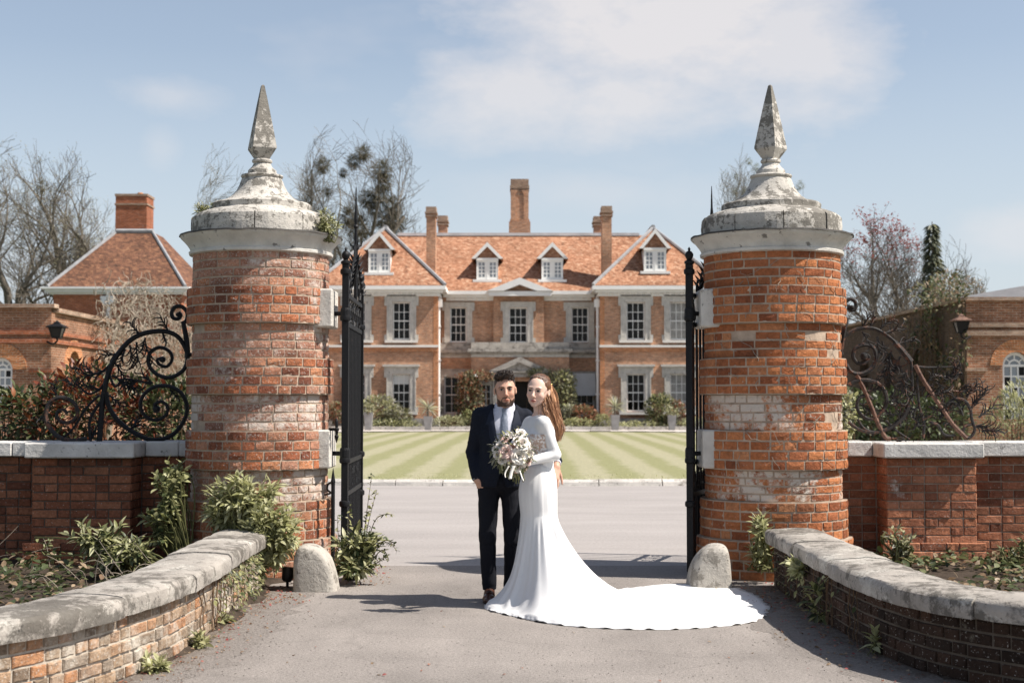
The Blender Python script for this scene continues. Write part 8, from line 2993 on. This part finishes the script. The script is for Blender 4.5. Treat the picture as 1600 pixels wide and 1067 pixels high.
# vent between the front edges below the button
J.fn(lambda X: np.maximum(np.abs(X[..., 0] + .082) - np.clip(.99 - X[..., 2], 0, 1) * .30, X[..., 1] - 10.84), (-.25, 10.5, .80), (.1, 10.85, .99), .006)
def jn(p_):
    return np.array([.0035 * n3(q[0] * 14, q[1] * 14, q[2] * 20) + .003 * n3(q[0] * 30 + 5, q[1] * 30, q[2] * 38) * (1.8 if abs(q[0] + .07) > .2 else .5) for q in p_])
jV, jF = J.mesh(noise_fn=jn)
jac, jV = np_mesh('jacket', jV, jF, MATS['suit_navy'], GR)
jb = bvh_of(jV, jF)
for sg in (-1, 1):
    e = lambda z: -.062 + (z - 1.4) * .02 + sg * (.012 + max(0, z - 1.02) * .165)
    rows = [(1.45, .012, 0), (1.415, .034, .0), (1.365, .056, 0), (1.340, .070, 0), (1.336, .046, 0), (1.26, .052, 0), (1.15, .036, 0), (1.04, .006, 0)]
    vs, fs = [], []
    for i, (z, w_, _) in enumerate(rows):
        for t_ in (0, .34, .67, 1):
            q = front(jb, e(z) + sg * (.004 + w_ * t_), z, .008 - .0045 * t_)
            vs.append(tuple(q))
        if i: fs += [(4 * i - 4 + j, 4 * i - 3 + j, 4 * i + 1 + j, 4 * i + j) for j in range(3)]
    if sg > 0: fs = [f[::-1] for f in fs]
    MB().add(vs, fs).build('lapel', MATS['lapel_cloth'], GR, smooth='auto')
q = front(jb, -.074, 1.005, .004)
MB().lathe([(.001, -.003), (.009, -.003), (.010, .0), (.008, .003), (.001, .003)], 12).build('button', MATS['shoe_sole'], GR)
bt = [o for o in GR.children if o.name.startswith('button')][-1]
bt.location = q - WLOC[GR.name]; bt.rotation_euler = (PI / 2, 0, 0)
# waistcoat showing in the opening
S = Sdf(.0065)
S.ell((-.078, 10.867, 1.17), (.176, .126, .2), k=.05)
wV, wF = S.mesh()
cen = wV[wF].mean(1)
sel = (cen[:, 1] < 10.86) & (np.abs(cen[:, 0] + .068) < .16) & (cen[:, 2] < 1.16 + 1.6 * np.abs(cen[:, 0] + .066)) & (cen[:, 2] < 1.3) & (cen[:, 2] > .98)
used = np.unique(wF[sel]); mp = -np.ones(len(wV), int); mp[used] = np.arange(len(used))
np_mesh('waistcoat', wV[used], mp[wF[sel]], MATS['suit_navy'], GR)
# shirt cuffs
for (a, b_) in ((np.array(wrR), np.array((-.266, 10.835, .945))), (np.array((.335, 10.755, 1.040)), np.array((.337, 10.785, 1.068)))):
    d = (b_ - a) / np.linalg.norm(b_ - a)
    MB().tube([Vector(a + d * .006), Vector(a + d * .012), Vector(b_)], [.035, .0365, .037], 16).build('shirt_cuff', MATS['shirt_cloth'], GR, smooth='auto')
# boutonniere
q = front(jb, .055, 1.285, .012)
fm = Leaves((.028, .008, .2, .3), 'leaf_laurel')
for k in range(26):
    fm.add(leaf_matrix(q + Vector((rr.uniform(-.02, .02), rr.uniform(-.012, .004), rr.uniform(-.03, .035))), Vector((rr.uniform(-1, 1), -.5, rr.uniform(-.4, 1))), rr, s=rr.uniform(.6, 1.2)))
fm.build('buttonhole_sprig', GR)
# trousers
Tr = Sdf(.0065)
Tr.ell((-.092, 10.875, .91), (.166, .122, .10), k=.04)
fx = ((1, 0, 0), .86)
for (a, b_, c_) in ((hipR, knR, anR), (hipL, knL, anL)):
    a2 = (a[0], a[1], .86)
    Tr.cap(a2, b_, .084, .064, .02); Tr.cap(b_, (c_[0], c_[1], .075), .064, .054, .02)
Tr.fn(lambda X: X[..., 2] - .085, (-.4, 10.6, -.1), (.2, 11.3, .10), .003)
def tn(p_):
    return np.array([.004 * n3(q[0] * 12, q[1] * 12, q[2] * 9) + .004 * n3(q[0] * 9 + 4, q[1] * 9, q[2] * 26) * (1 if q[2] < .3 or .42 < q[2] < .56 or q[2] > .74 else .3) for q in p_])
tV, tF = Tr.mesh(noise_fn=tn)
np_mesh('trousers', tV, tF, MATS['suit_trouser'], GR)
# brown leather shoes
def shoe(an, toe, seed):
    a, t_ = np.array(an, float), np.array(toe, float)
    S = Sdf(.005)
    d = (t_ - a); d[2] = 0; d /= np.linalg.norm(d); w = np.array((d[1], -d[0], 0))
    hl = a - d * .045; hl[2] = .03
    L = np.linalg.norm((t_ - hl)[:2])
    ball = hl + d * L * .66; ball[2] = .032
    tp = t_.copy() - d * .03; tp[2] = .030
    S.cap(hl + np.array((0, 0, .012)), ball, .036, .043, .02, flat=((0, 0, 1), .9))
    S.cap(ball, tp, .043, .030, .02, flat=((0, 0, 1), .72))
    S.cap(a + np.array((0, 0, .0)), a + d * .05 + np.array((0, 0, -.02)), .040, .038, .03)
    S.fn(lambda X: X[..., 2] - .012, (a[0] - .4, a[1] - .5, -.1), (a[0] + .4, a[1] + .4, .03), .002)
    V_, F_ = S.mesh()
    sh_, V_ = np_mesh('shoe', V_, F_, MATS['shoe_leather'], GR)
    so = Sdf(.005)
    so.cap(hl * (1, 1, 0) + (0, 0, .008), ball * (1, 1, 0) + (0, 0, .008), .036, .045, .01, flat=((0, 0, 1), .2))
    so.cap(ball * (1, 1, 0) + (0, 0, .008), tp * (1, 1, 0) + (0, 0, .008), .045, .032, .01, flat=((0, 0, 1), .2))
    V_, F_ = so.mesh()
    np_mesh('sole', V_, F_, MATS['shoe_sole'], sh_)
    lc_ = MB()
    for k in range(4):
        q = a + d * (.045 + .018 * k) + np.array((0, 0, .018 - .011 * k))
        lc_.tube([Vector(q - w * .018), Vector(q + np.array((0, 0, .012))), Vector(q + w * .018)], .0028, 5)
    tag(lc_.build('laces', MATS['shoe_sole'], sh_), kind='stuff')
shoe(anR, (-.180, 10.665, 0), 1)
shoe(anL, (-.02, 10.80, 0), 2)

# ================================================================== BRIDE
BX, BY = .2, 10.55
BR = thing('person', 'woman in white long sleeved wedding dress with long brown hair holding bouquet', 'woman', (BX, BY, 0))
BHO = np.array((.192, 10.52, 1.587))
BHR = rotm(-.36, .03, .10)
BF = Vector((-.86, -.5, 0)).normalized()         # body faces the groom, half turned to the camera
byaw = math.atan2(-BF.x, -(-BF.y)) if False else -math.acos(.5)
BRm = np.array(Matrix.Rotation(-1.02, 3, 'Z'))     # x = her left..., -y = forward
S = Sdf(.005)
bT = add_head(S, BHO, BHR, .925, .94, False, 1.09)
bnk = (.222, 10.575, 1.44)
S.cap(BHO + BHR @ np.array((0, .022, -.08)), bnk, .043, .048, .02)
BW = lambda q: np.array((.205, 10.555, 0)) + BRm @ np.array(q, float)
bshL, belL, bwrL = (.230, 10.435, 1.352), (.318, 10.455, 1.125), (.085, 10.335, 1.07)
bshR, belR, bwrR = (.140, 10.69, 1.350), (.0, 10.68, 1.15), (.02, 10.47, 1.07)
S.ell(BW((0, .0, 1.24)), (.135, .092, .17), rot=BRm, k=.04)
S.ell(BW((0, .0, .93)), (.105, .078, .15), rot=BRm, k=.05)
S.cap(bnk, BW((0, .01, 1.36)), .048, .072, .04)
S.cap(bshL, bshR, .046, .046, .04)
for (a, b_, c_) in ((bshL, belL, bwrL), (bshR, belR, bwrR)):
    S.cap(a, b_, .038, .034, .02); S.cap(b_, c_, .034, .023, .02)
S.cap(BW((.045, 0, .85)), BW((.04, -.01, .1)), .058, .038, .03); S.cap(BW((-.045, 0, .85)), BW((-.04, -.01, .1)), .058, .038, .03)
fingers(S, (.075, 10.325, 1.065), (-.95, -.15, -.12), (.1, -.85, .5), (.35, .4, .3), thumb_side=1, s=.9, spread=.08)
fingers(S, (.015, 10.46, 1.07), (-.2, -.95, -.15), (-.6, .2, .5), (.35, .4, .3), thumb_side=-1, s=.9, spread=.08)
V, F = S.mesh()
bbody, V = np_mesh('body', V, F, MATS['skin_bride'], BR)
binv = lambda V_: (V_ - BHO) @ BHR / .93
def bcol(L):
    c = np.ones((len(L), 3))
    lips = np.clip(gauss(L, (0, -.10, -.072), (.019, .03, .009)) * 1.8, 0, 1)[:, None]
    c = c * (1 - lips) + lips * np.array((.62, .30, .31))
    fl = (np.clip(gauss(L, (.045, -.07, -.028), (.022, .04, .018)) + gauss(L, (-.045, -.07, -.028), (.022, .04, .018)), 0, 1) * .55)[:, None]
    c = c * (1 - fl) + fl * np.array((1.04, .80, .78))
    sock = (np.clip(gauss(L, (.032, -.09, .012), (.022, .03, .012)) + gauss(L, (-.032, -.09, .012), (.022, .03, .012)), 0, 1) * .5)[:, None]
    return c * (1 - sock) + sock * np.array((.62, .50, .48))
tint(bbody, V, binv, bcol)
face_parts(bbody, bT, BHR, .93, 'brow_brown', False, V, F, 1.34)
# earring and necklace beads
for k in range(1):
    q = Vector(bT((-.0, 0, 0)))
# dress bodice with long sleeves
D = Sdf(.006)
D.ell(BW((0, 0, 1.255)), (.142, .102, .165), rot=BRm, k=.05)
D.ell(BW((.055, -.078, 1.25)), (.060, .050, .062), rot=BRm, k=.04); D.ell(BW((-.055, -.078, 1.25)), (.060, .050, .062), rot=BRm, k=.04)
D.ell(BW((0, .004, 1.08)), (.118, .092, .10), rot=BRm, k=.05)
D.ell(BW((0, .004, 1.02)), (.108, .088, .05), rot=BRm, k=.04)
D.cap(bshL, bshR, .052, .052, .045)
for (a, b_, c_) in ((bshL, belL, bwrL), (bshR, belR, bwrR)):
    D.cap(a, b_, .047, .040, .03); D.cap(b_, c_, .040, .0295, .02)
# bateau neckline and open back
D.ell(np.array(bnk) + np.array((-.012, -.012, .03)), (.088, .105, .052), k=.008, cut=True)
D.ell(BW((0, .115, 1.29)), (.05, .045, .15), rot=BRm, k=.012, cut=True)
def dn_(p_):
    return np.array([.0022 * n3(q[0] * 16, q[1] * 16, q[2] * 22) for q in p_])
dV, dF = D.mesh(noise_fn=dn_)
# the lace window at her side, between arm and bouquet
cen = dV[dF].mean(1)
Lc = (cen - np.array((.205, 10.555, 0))) @ BRm
lacesel = (cen[:, 2] > 1.06) & (cen[:, 2] < 1.26) & (cen[:, 0] > .03 + .0 * cen[:, 2]) & (cen[:, 0] < .235) & (cen[:, 1] < 10.52) & (np.abs(Lc[:, 0]) < .16) & (Lc[:, 1] > -.08)
# keep the sleeve plain: drop faces close to the arm
def segd(P_, a, b_):
    a, b_ = np.array(a), np.array(b_)
    t_ = np.clip(((P_ - a) @ (b_ - a)) / ((b_ - a) @ (b_ - a)), 0, 1)
    return np.linalg.norm(P_ - a - t_[:, None] * (b_ - a), axis=1)
arm = np.minimum(segd(cen, bshL, belL), segd(cen, belL, bwrL))
lacesel &= arm > .049
def sub_mesh(sel, name, mat, off=0.0):
    used = np.unique(dF[sel]); mp = -np.ones(len(dV), int); mp[used] = np.arange(len(used))
    return np_mesh(name, dV[used], mp[dF[sel]], MATS[mat], BR, relax=1)
sub_mesh(np.ones(len(dF), bool), 'dress_bodice', 'crepe')
tri = (cen[:, 2] > 1.115) & (cen[:, 2] < 1.275) & (cen[:, 0] > .06 + .45 * (cen[:, 2] - 1.115)) & (cen[:, 0] < .27) & (cen[:, 1] < 10.53) & (arm > .046)
used = np.unique(dF[tri]); mp = -np.ones(len(dV), int); mp[used] = np.arange(len(used))
gx = np.gradient(D.F)
ii = np.clip(((dV[used] - D.lo) / D.h).round().astype(int), 0, D.n - 1)
gn = np.stack([g_[tuple(ii.T)] for g_ in gx], 1); gn /= np.linalg.norm(gn, axis=1)[:, None] + 1e-9
np_mesh('lace_panel', dV[used] + gn * .0035, mp[dF[tri]], MATS['lace'], BR, relax=0)

# skirt and train, one cloth surface: hip ellipses, then flare to the hem outline lying on the drive
hem_px = [(757, 952), (775, 957), (800, 963), (830, 970), (860, 975), (905, 980), (960, 983), (1010, 984), (1060, 983.5), (1105, 981), (1150, 977), (1180, 971), (1196, 962), (1201, 950), (1194, 938), (1178, 928), (1150, 919.5), (1105, 915.5), (1060, 914)]
hem = [G(*q) for q in hem_px] + [Vector((1.0, 11.62, 0)), Vector((.6, 11.35, 0)), Vector((.2, 11.05, 0)), Vector((-.08, 10.78, 0)), Vector((-.2, 10.56, 0))]
SC0 = Vector((.2, 10.56, 0))
hem_s = smoothpts(hem + [hem[0]], 8)
hang = np.array([math.atan2(q.y - SC0.y, q.x - SC0.x) for q in hem_s])
hrad = np.array([math.hypot(q.x - SC0.x, q.y - SC0.y) for q in hem_s])
order = np.argsort(hang)
hang, hrad = hang[order], hrad[order]
NT_ = 420
# more columns towards the long train
base_th = np.linspace(-PI, PI, 4000)
rad_th = np.interp(base_th, np.r_[hang - 2 * PI, hang, hang + 2 * PI], np.r_[hrad, hrad, hrad])
wgt = np.cumsum(.35 + rad_th ** 1.0 + 1.0 * np.abs(np.gradient(rad_th, base_th))); wgt = (wgt - wgt[0]) / (wgt[-1] - wgt[0])
TH = np.interp(np.arange(NT_) / NT_, wgt, base_th)
zs_up = [1.06, 1.02, .97, .92, .87, .82, .77, .72, .68]
prm = {1.06: (.205, 10.555, .098, .108), 1.02: (.203, 10.555, .108, .122), .97: (.199, 10.555, .124, .142), .92: (.195, 10.556, .136, .158), .87: (.192, 10.557, .142, .165), .82: (.192, 10.557, .143, .165), .77: (.194, 10.557, .141, .16), .72: (.197, 10.558, .138, .154), .68: (.199, 10.56, .136, .15)}
vs, fs = [], []
rowsN = 0
def fold(th, z, amp):
    return amp * (n3(math.cos(th) * 3.2, math.sin(th) * 3.2, z * 1.1) + .6 * n3(math.cos(th) * 7, math.sin(th) * 7, z * 1.7 + 4))
for z in zs_up:
    cx_, cy_, a_, b_ = prm[z]
    for th in TH:
        f_ = 1 + fold(th, z, .012 + .02 * (1.06 - z))
        vs.append((cx_ + a_ * f_ * math.cos(th), cy_ + b_ * f_ * math.sin(th), z))
    rowsN += 1
z0 = .68
ND = 64
rk = {}
for i in range(1, ND + 1):
    u = i / ND
    for th in TH:
        cx_, cy_, a_, b_ = prm[.68]
        f0 = 1 + fold(th, .68, .012 + .02 * .38)
        st = Vector((cx_ + a_ * f0 * math.cos(th), cy_ + b_ * f0 * math.sin(th), 0))
        hr = float(np.interp(th, np.r_[hang - 2 * PI, hang, hang + 2 * PI], np.r_[hrad, hrad, hrad]))
        e = SC0 + Vector((math.cos(th), math.sin(th), 0)) * hr
        D_ = (e - st).length
        wl = min(1, max(0, (D_ - .35) / .45)); wl = wl * wl * (3 - 2 * wl)
        # short side: fraction of the way out against height; long side: an exponential sweep down to the ground
        fs_ = u ** 1.45
        ps, zs_ = fs_ * D_, z0 * max(0.0, 1 - fs_ ** .7) ** 2
        pl_ = (u ** 1.9) * D_
        Lh_ = .74
        zl = z0 * max(0.0, 1 - min(1, pl_ / Lh_) ** .78) ** 1.75
        pr = ps + (pl_ - ps) * wl
        z = zs_ + (zl - zs_) * wl
        q = st + (e - st).normalized() * pr
        # hanging folds fade into long ridges along the train
        hang_amt = min(1, z / .45)
        amp = .050 * (1 - hang_amt) * min(1, z / .06 + .25) + .030 * hang_amt
        ff = n3(math.cos(th) * 5.0, math.sin(th) * 5.0, 3 + z * .8)
        rad_d = (q - SC0).normalized()
        us = min(1, u / .22); us = us * us * (3 - 2 * us)
        q = q + rad_d * ff * amp * us * (1 - u ** 6) * (.6 + .4 * wl)
        rid = 0.0
        if z < .22:
            k_ = min(1, (.22 - z) / .16)
            s1 = n3(q.x * .55 + .25 * q.y, q.y * 5.2 - q.x * .9, 7); s2 = n3(q.x * .9, q.y * 11 - q.x * 1.6, 2)
            rid = k_ * (.055 * max(0, s1 + .08) + .022 * max(0, s2)) * min(1, (1 - u) * 9 + .12)
        zz = z + rid + .010 * min(1, u / .25)
        if u > .955:
            hem_w = (u - .955) / .045
            wave = math.sin(hr * math.cos(th) * 46 + math.sin(th * 3) * 2 + 1.7 * n3(math.cos(th) * 14, math.sin(th) * 14, 1))
            zz = zz * (1 - hem_w) + hem_w * (.005 + .010 * max(0, wave) * (1 if math.sin(th) < .4 else .8))
            q = q + rad_d * (.007 * wave + .022 * n3(math.cos(th) * 26, math.sin(th) * 26, 9) + (.016 * n3(math.cos(th) * 40, math.sin(th) * 40, 5) if abs(th) < .5 else 0)) * hem_w
        vs.append((q.x, q.y, zz))
    rowsN += 1
for i in range(rowsN - 1):
    for k in range(NT_):
        k2 = (k + 1) % NT_
        fs.append((i * NT_ + k, (i + 1) * NT_ + k, (i + 1) * NT_ + k2, i * NT_ + k2))
sk = MB().add(vs, fs).build('skirt_with_train', MATS['crepe'], BR, smooth=True)
sol = sk.modifiers.new('cloth', 'SOLIDIFY'); sol.thickness = .004; sol.offset = -1

# hair: crown swept back, long waves down her back
Hs = Sdf(.0052)
HE = lambda c, r, kk=.012, cut=False: Hs.ell(bT(c), np.array(r) * .945 * np.array((1.08, 1, 1)), rot=BHR, k=kk, cut=cut)
HE((0, .027, .046), (.085, .099, .0945))
HE((0, .075, .0), (.072, .050, .085), .03)
HE((.010, -.112, -.015), (.060, .078, .105), .010, True)
HE((0, -.10, -.09), (.15, .09, .09), .015, True)
HE((.085, -.028, -.055), (.05, .045, .06), .01, True); HE((-.085, -.03, -.055), (.05, .045, .06), .01, True)
def hbn(p_):
    q = binv(p_)
    return np.array([.0035 * n3(b_[0] * 55, b_[1] * 14, b_[2] * 30) + .002 * n3(b_[0] * 120, b_[1] * 30, b_[2] * 60) for b_ in q])
hV, hF = Hs.mesh(noise_fn=hbn)
np_mesh('hair', hV, hF, MATS['hair_crown'], BR, relax=0)
# long locks: many slim tapering strands following guide curves in photograph space
rr = random.Random(19)
lk, lk2 = MB(), MB()
guides = [((856, 604, 10.58), (864, 622, 10.60), (866, 642, 10.60), (869, 661, 10.60), (872, 673, 10.60), (870, 684, 10.60)),
          ((852, 600, 10.55), (859, 611, 10.56), (863, 630, 10.56), (868, 650, 10.57), (871, 668, 10.58), (872, 682, 10.58)),
          ((850, 604, 10.53), (853, 614, 10.52), (858, 632, 10.51), (864, 650, 10.53), (868, 669, 10.56), (870, 682, 10.57)),
          ((858, 600, 10.62), (866, 615, 10.66), (868, 638, 10.67), (871, 658, 10.65), (873, 672, 10.63), (870, 684, 10.61)),
          ((851, 608, 10.51), (850, 622, 10.49), (850, 636, 10.47), (853, 646, 10.46), (858, 658, 10.48), (866, 670, 10.52))]
for k in range(620):
    gi = rr.choices(range(5), (3, 3, 2.2, 2, .25))[0]
    gq = guides[gi]
    o = Vector((rr.gauss(0, .012), rr.gauss(0, .018), rr.gauss(0, .006)))
    pts = []
    wv = rr.uniform(0, 6.28)
    for i, q in enumerate(gq):
        sp_ = (.35 + .25 * i) if i < 5 else .85
        pts.append(P(*q) + o * sp_ + Vector((.006 * math.sin(wv + i * 1.5) + rr.gauss(0, .003), rr.gauss(0, .004), rr.gauss(0, .004) - (rr.uniform(-.01, .03) if i == 5 else 0))))
    pts = smoothpts(pts, 5)
    n_ = len(pts)
    (lk if rr.random() < .75 else lk2).tube(pts, [.0023 * min(1, .45 + i / 6) * min(1, (n_ - i) / 7 + .1) for i in range(n_)], 4, cap=False)
tag(lk.build('long_locks', MATS['hair_brown'], BR, smooth=True), kind='stuff')
tag(lk2.build('long_locks', MATS['hair_crown'], BR, smooth=True), kind='stuff')
hm = Sdf(.006)
hp_ = [(857, 606, 10.565, .046), (863, 626, 10.575, .040), (867, 648, 10.585, .033), (870, 667, 10.59, .025), (870, 681, 10.60, .011)]
for (a, b_) in zip(hp_, hp_[1:]):
    hm.cap(P(*a[:3]), P(*b_[:3]), a[3], b_[3], .02, flat=((1, 0, 0), .62))
def hmn(p_):
    return np.array([.006 * n3(q[0] * 60, q[1] * 60, q[2] * 9) for q in p_])
mV, mF = hm.mesh(noise_fn=hmn)
np_mesh('long_hair', mV, mF, MATS['hair_brown'], BR)
# wisps framing the face, swept over the ear; combed strands over the crown
cr_ = MB()
hb = bvh_of(hV, hF)
for k in range(260):
    x = rr.uniform(-.075, .075); a = rr.uniform(-.2, .25)
    pts = []
    for i in range(8):
        t_ = i / 7
        ang = -.62 + 2.2 * t_
        d = Vector(BHR @ np.array((x / .085 + a * t_ * .3 + .25 * (x / .075) * t_, math.sin(ang), math.cos(ang) * .9))).normalized()
        o = Vector(bT((0, .02, .03)))
        h_ = hb.ray_cast(o + d * .3, -d)
        if h_[0] is None: continue
        pts.append(h_[0] + d * rr.uniform(.0002, .0018))
    if len(pts) >= 5:
        cr_.tube(smoothpts(pts, 2), .0017, 4, cap=False)
tag(cr_.build('combed_strands', MATS['hair_crown'], BR, smooth=True), kind='stuff')
q1, q2 = [hb.ray_cast(Vector((P(a, c, 10.5).x, 9.9, P(a, c, 10.5).z)), Vector((0, 1, 0)))[0] or P(a, c, 10.44) for a, c in ((856, 607), (862, 600))]
MB().tube([q1 + Vector((0, -.002, 0)), q2 + Vector((0, -.002, 0))], .0022, 6).build('hair_pin', MATS['ring_gold'], BR)
for k in range(9):
    q = BW((0, .088 + .010 * math.sin(k), 1.16 - k * .022))
    MB().lathe([(.0005, -.004), (.004, -.002), (.004, .002), (.0005, .004)], 8, (q[0], q[1])).build('back_button', MATS['pearl_button'], BR)
    [o for o in BR.children if o.name.startswith('back_button')][-1].location.z += q[2]

# ================================================================== BOUQUET
m, t, b = newmat('petal_white', 0.6, 0.3)
t.put(b.inputs['Base Color'], t.ramp(idrand(t), [(0.0, (0.68, 0.64, 0.56)), (0.6, (0.74, 0.70, 0.64)), (1.0, (0.70, 0.60, 0.53))]))
b.inputs['Subsurface Weight'].default_value = 0.0
m, t, b = newmat('petal_blush', 0.6, 0.3)
t.put(b.inputs['Base Color'], t.ramp(idrand(t), [(0.0, (0.70, 0.47, 0.40)), (1.0, (0.74, 0.57, 0.50))]))
m, t, b = newmat('petal_peach', 0.6, 0.3)
t.put(b.inputs['Base Color'], t.ramp(idrand(t), [(0.0, (0.66, 0.36, 0.26)), (1.0, (0.74, 0.48, 0.37))]))


def rose_mesh(seed, mat_, openness=1.0):
    rr = random.Random(seed)
    mb = MB()
    n_layers = [(3, .010, .028, .15), (4, .016, .030, .30), (5, .024, .031, .55), (6, .032, .029, .85)]
    for li, (n_, r_, h_, lean_) in enumerate(n_layers):
        for k in range(n_):
            a0 = 2 * PI * k / n_ + li * .6 + rr.uniform(-.15, .15)
            wd = 2 * PI / n_ * 1.35
            vs, fs = [], []
            U, Vn = 5, 4
            for j in range(Vn + 1):
                v_ = j / Vn
                for i in range(U + 1):
                    u = i / U - .5
                    a = a0 + u * wd * (1 - .15 * v_)
                    edge = 1 - (2 * abs(u)) ** 2.5 * .55
                    rr_ = r_ * (.45 + .55 * v_ ** .6) * openness + lean_ * openness * .020 * v_ ** 2.4
                    z = h_ * v_ * edge - (.012 * lean_ * v_ ** 4) * openness
                    vs.append((rr_ * math.cos(a), rr_ * math.sin(a), z + rr.uniform(-.0008, .0008)))
            for j in range(Vn):
                for i in range(U):
                    q = j * (U + 1) + i
                    fs.append((q, q + 1, q + U + 2, q + U + 1))
            mb.add(vs, fs)
    me = mb.mesh('rose')
    me.materials.append(MATS[mat_]); me.shade_smooth()
    return me


BQ = P(800, 706, 10.22)
BO = thing('bridal_bouquet', 'round bouquet of white and blush roses with greenery and ribbon in her hands', 'bouquet', tuple(BQ))
s_ = 10.22 / FPX
rr = random.Random(12)
rm = {k: [rose_mesh(i * 7 + j, k, .85 + .3 * j / 2) for j in range(3)] for i, k in enumerate(('petal_white', 'petal_blush', 'petal_peach'))}
spots = [(815, 688, 'w', 1.35), (796, 676, 'w', .8), (780, 692, 'w', 1.0), (790, 702, 'b', 1.25), (775, 708, 'w', .75), (812, 709, 'w', 1.35), (828, 704, 'w', 1.15), (802, 694, 'p', .8), (784, 716, 'w', .9), (797, 714, 'b', .75), (826, 718, 'b', 1.0), (812, 727, 'w', 1.0), (804, 733, 'p', .7), (824, 690, 'w', .95), (788, 682, 'b', .9), (816, 671, 'w', .95), (820, 731, 'b', .8), (800, 722, 'w', .8), (771, 698, 'w', .7)]
BRr = .147
for (px_, py_, k, sc_) in spots:
    dx, dz = (px_ - 800) * s_ * .89, -(py_ - 704) * s_ * .89
    rad = math.hypot(dx, dz)
    yy = -math.sqrt(max(.002, BRr ** 2 - rad ** 2)) * .75
    d = Vector((dx, yy, dz)).normalized()
    d = (d + Vector((.0, -.45, .28))).normalized()
    M_ = Matrix.Translation(Vector((dx, yy + .02, dz - .004))) @ d.to_track_quat('Z', 'Y').to_matrix().to_4x4() @ Matrix.Rotation(rr.uniform(0, 6.28), 4, 'Z') @ Matrix.Scale(sc_ * .86, 4)
    place('rose', rr.choice(rm[{'w': 'petal_white', 'b': 'petal_blush', 'p': 'petal_peach'}[k]]), BO, mat4=M_)
fl_ = MB()
for k in range(230):
    d = Vector((rr.gauss(0, 1), -abs(rr.gauss(0, .8)) - .05, rr.gauss(0, 1))).normalized()
    q = BQ + Vector((d.x * BRr * 1.02, d.y * BRr * .8, d.z * BRr * 1.02)) * rr.uniform(.82, 1.0)
    r_ = rr.uniform(.004, .007)
    fl_.lathe([(.0004, q.z - r_ * .8), (r_ * .8, q.z - r_ * .4), (r_, q.z + r_ * .2), (r_ * .5, q.z + r_ * .7), (.0004, q.z + r_ * .8)], 6, (q.x, q.y), cap=False)
tag(fl_.build('filler_blossom', MATS['petal_white'], BO, smooth=True), kind='stuff')
for mt, n_, kd in (('leaf_olive', 190, (.05, .02, .2, .3)), ('leaf_dark', 110, (.055, .018, .2, .3)), ('leaf_laurel', 70, (.05, .016, .2, .3)), ('leaf_grey', 60, (.05, .02, .2, .3))):
    LV = Leaves(kd, mt)
    for k in range(n_):
        d = Vector((rr.gauss(0, 1), -abs(rr.gauss(0, .7)), rr.gauss(0, 1) - .35)).normalized()
        q = BQ + Vector((d.x * BRr, d.y * BRr * .75, d.z * BRr)) * rr.uniform(.55, .98)
        LV.add(leaf_matrix(q, d + Vector((rr.uniform(-.8, .8), rr.uniform(-.5, .2), rr.uniform(-.9, .4))), rr, s=rr.uniform(.6, 1.2)))
    tag(LV.build('greenery', BO), kind='stuff')
stm = MB()
for k in range(16):
    a = BQ + Vector((rr.uniform(-.03, .06), .02, -.06))
    stm.tube([a, a + Vector((rr.uniform(-.02, .05), rr.uniform(0, .03), -.13 - rr.uniform(0, .05)))], .003, 5)
tag(stm.build('stems', MATS['stem_green'], BO), kind='stuff')
for (pxs, w_, tw) in (([(803, 728), (799, 738), (797, 748)], .012, .2), ([(795, 728), (790, 737), (789, 742), (790, 746)], .006, 1.2), ([(812, 735), (815, 744), (818, 751)], .005, .9)):
    pts = smoothpts([P(x, y, 10.09) for x, y in pxs], 5)
    vs, fs = [], []
    for i, q in enumerate(pts):
        a = tw * i / len(pts) + .2
        o = Vector((math.cos(a) * w_, math.sin(a) * w_, 0))
        vs += [tuple(q - o), tuple(q + o)]
        if i: fs.append((2 * i - 2, 2 * i - 1, 2 * i + 1, 2 * i))
    rb_ = MB().add(vs, fs).build('ribbon', MATS['ribbon'], BO, smooth=True)
    sol = rb_.modifiers.new('t', 'SOLIDIFY'); sol.thickness = .0012
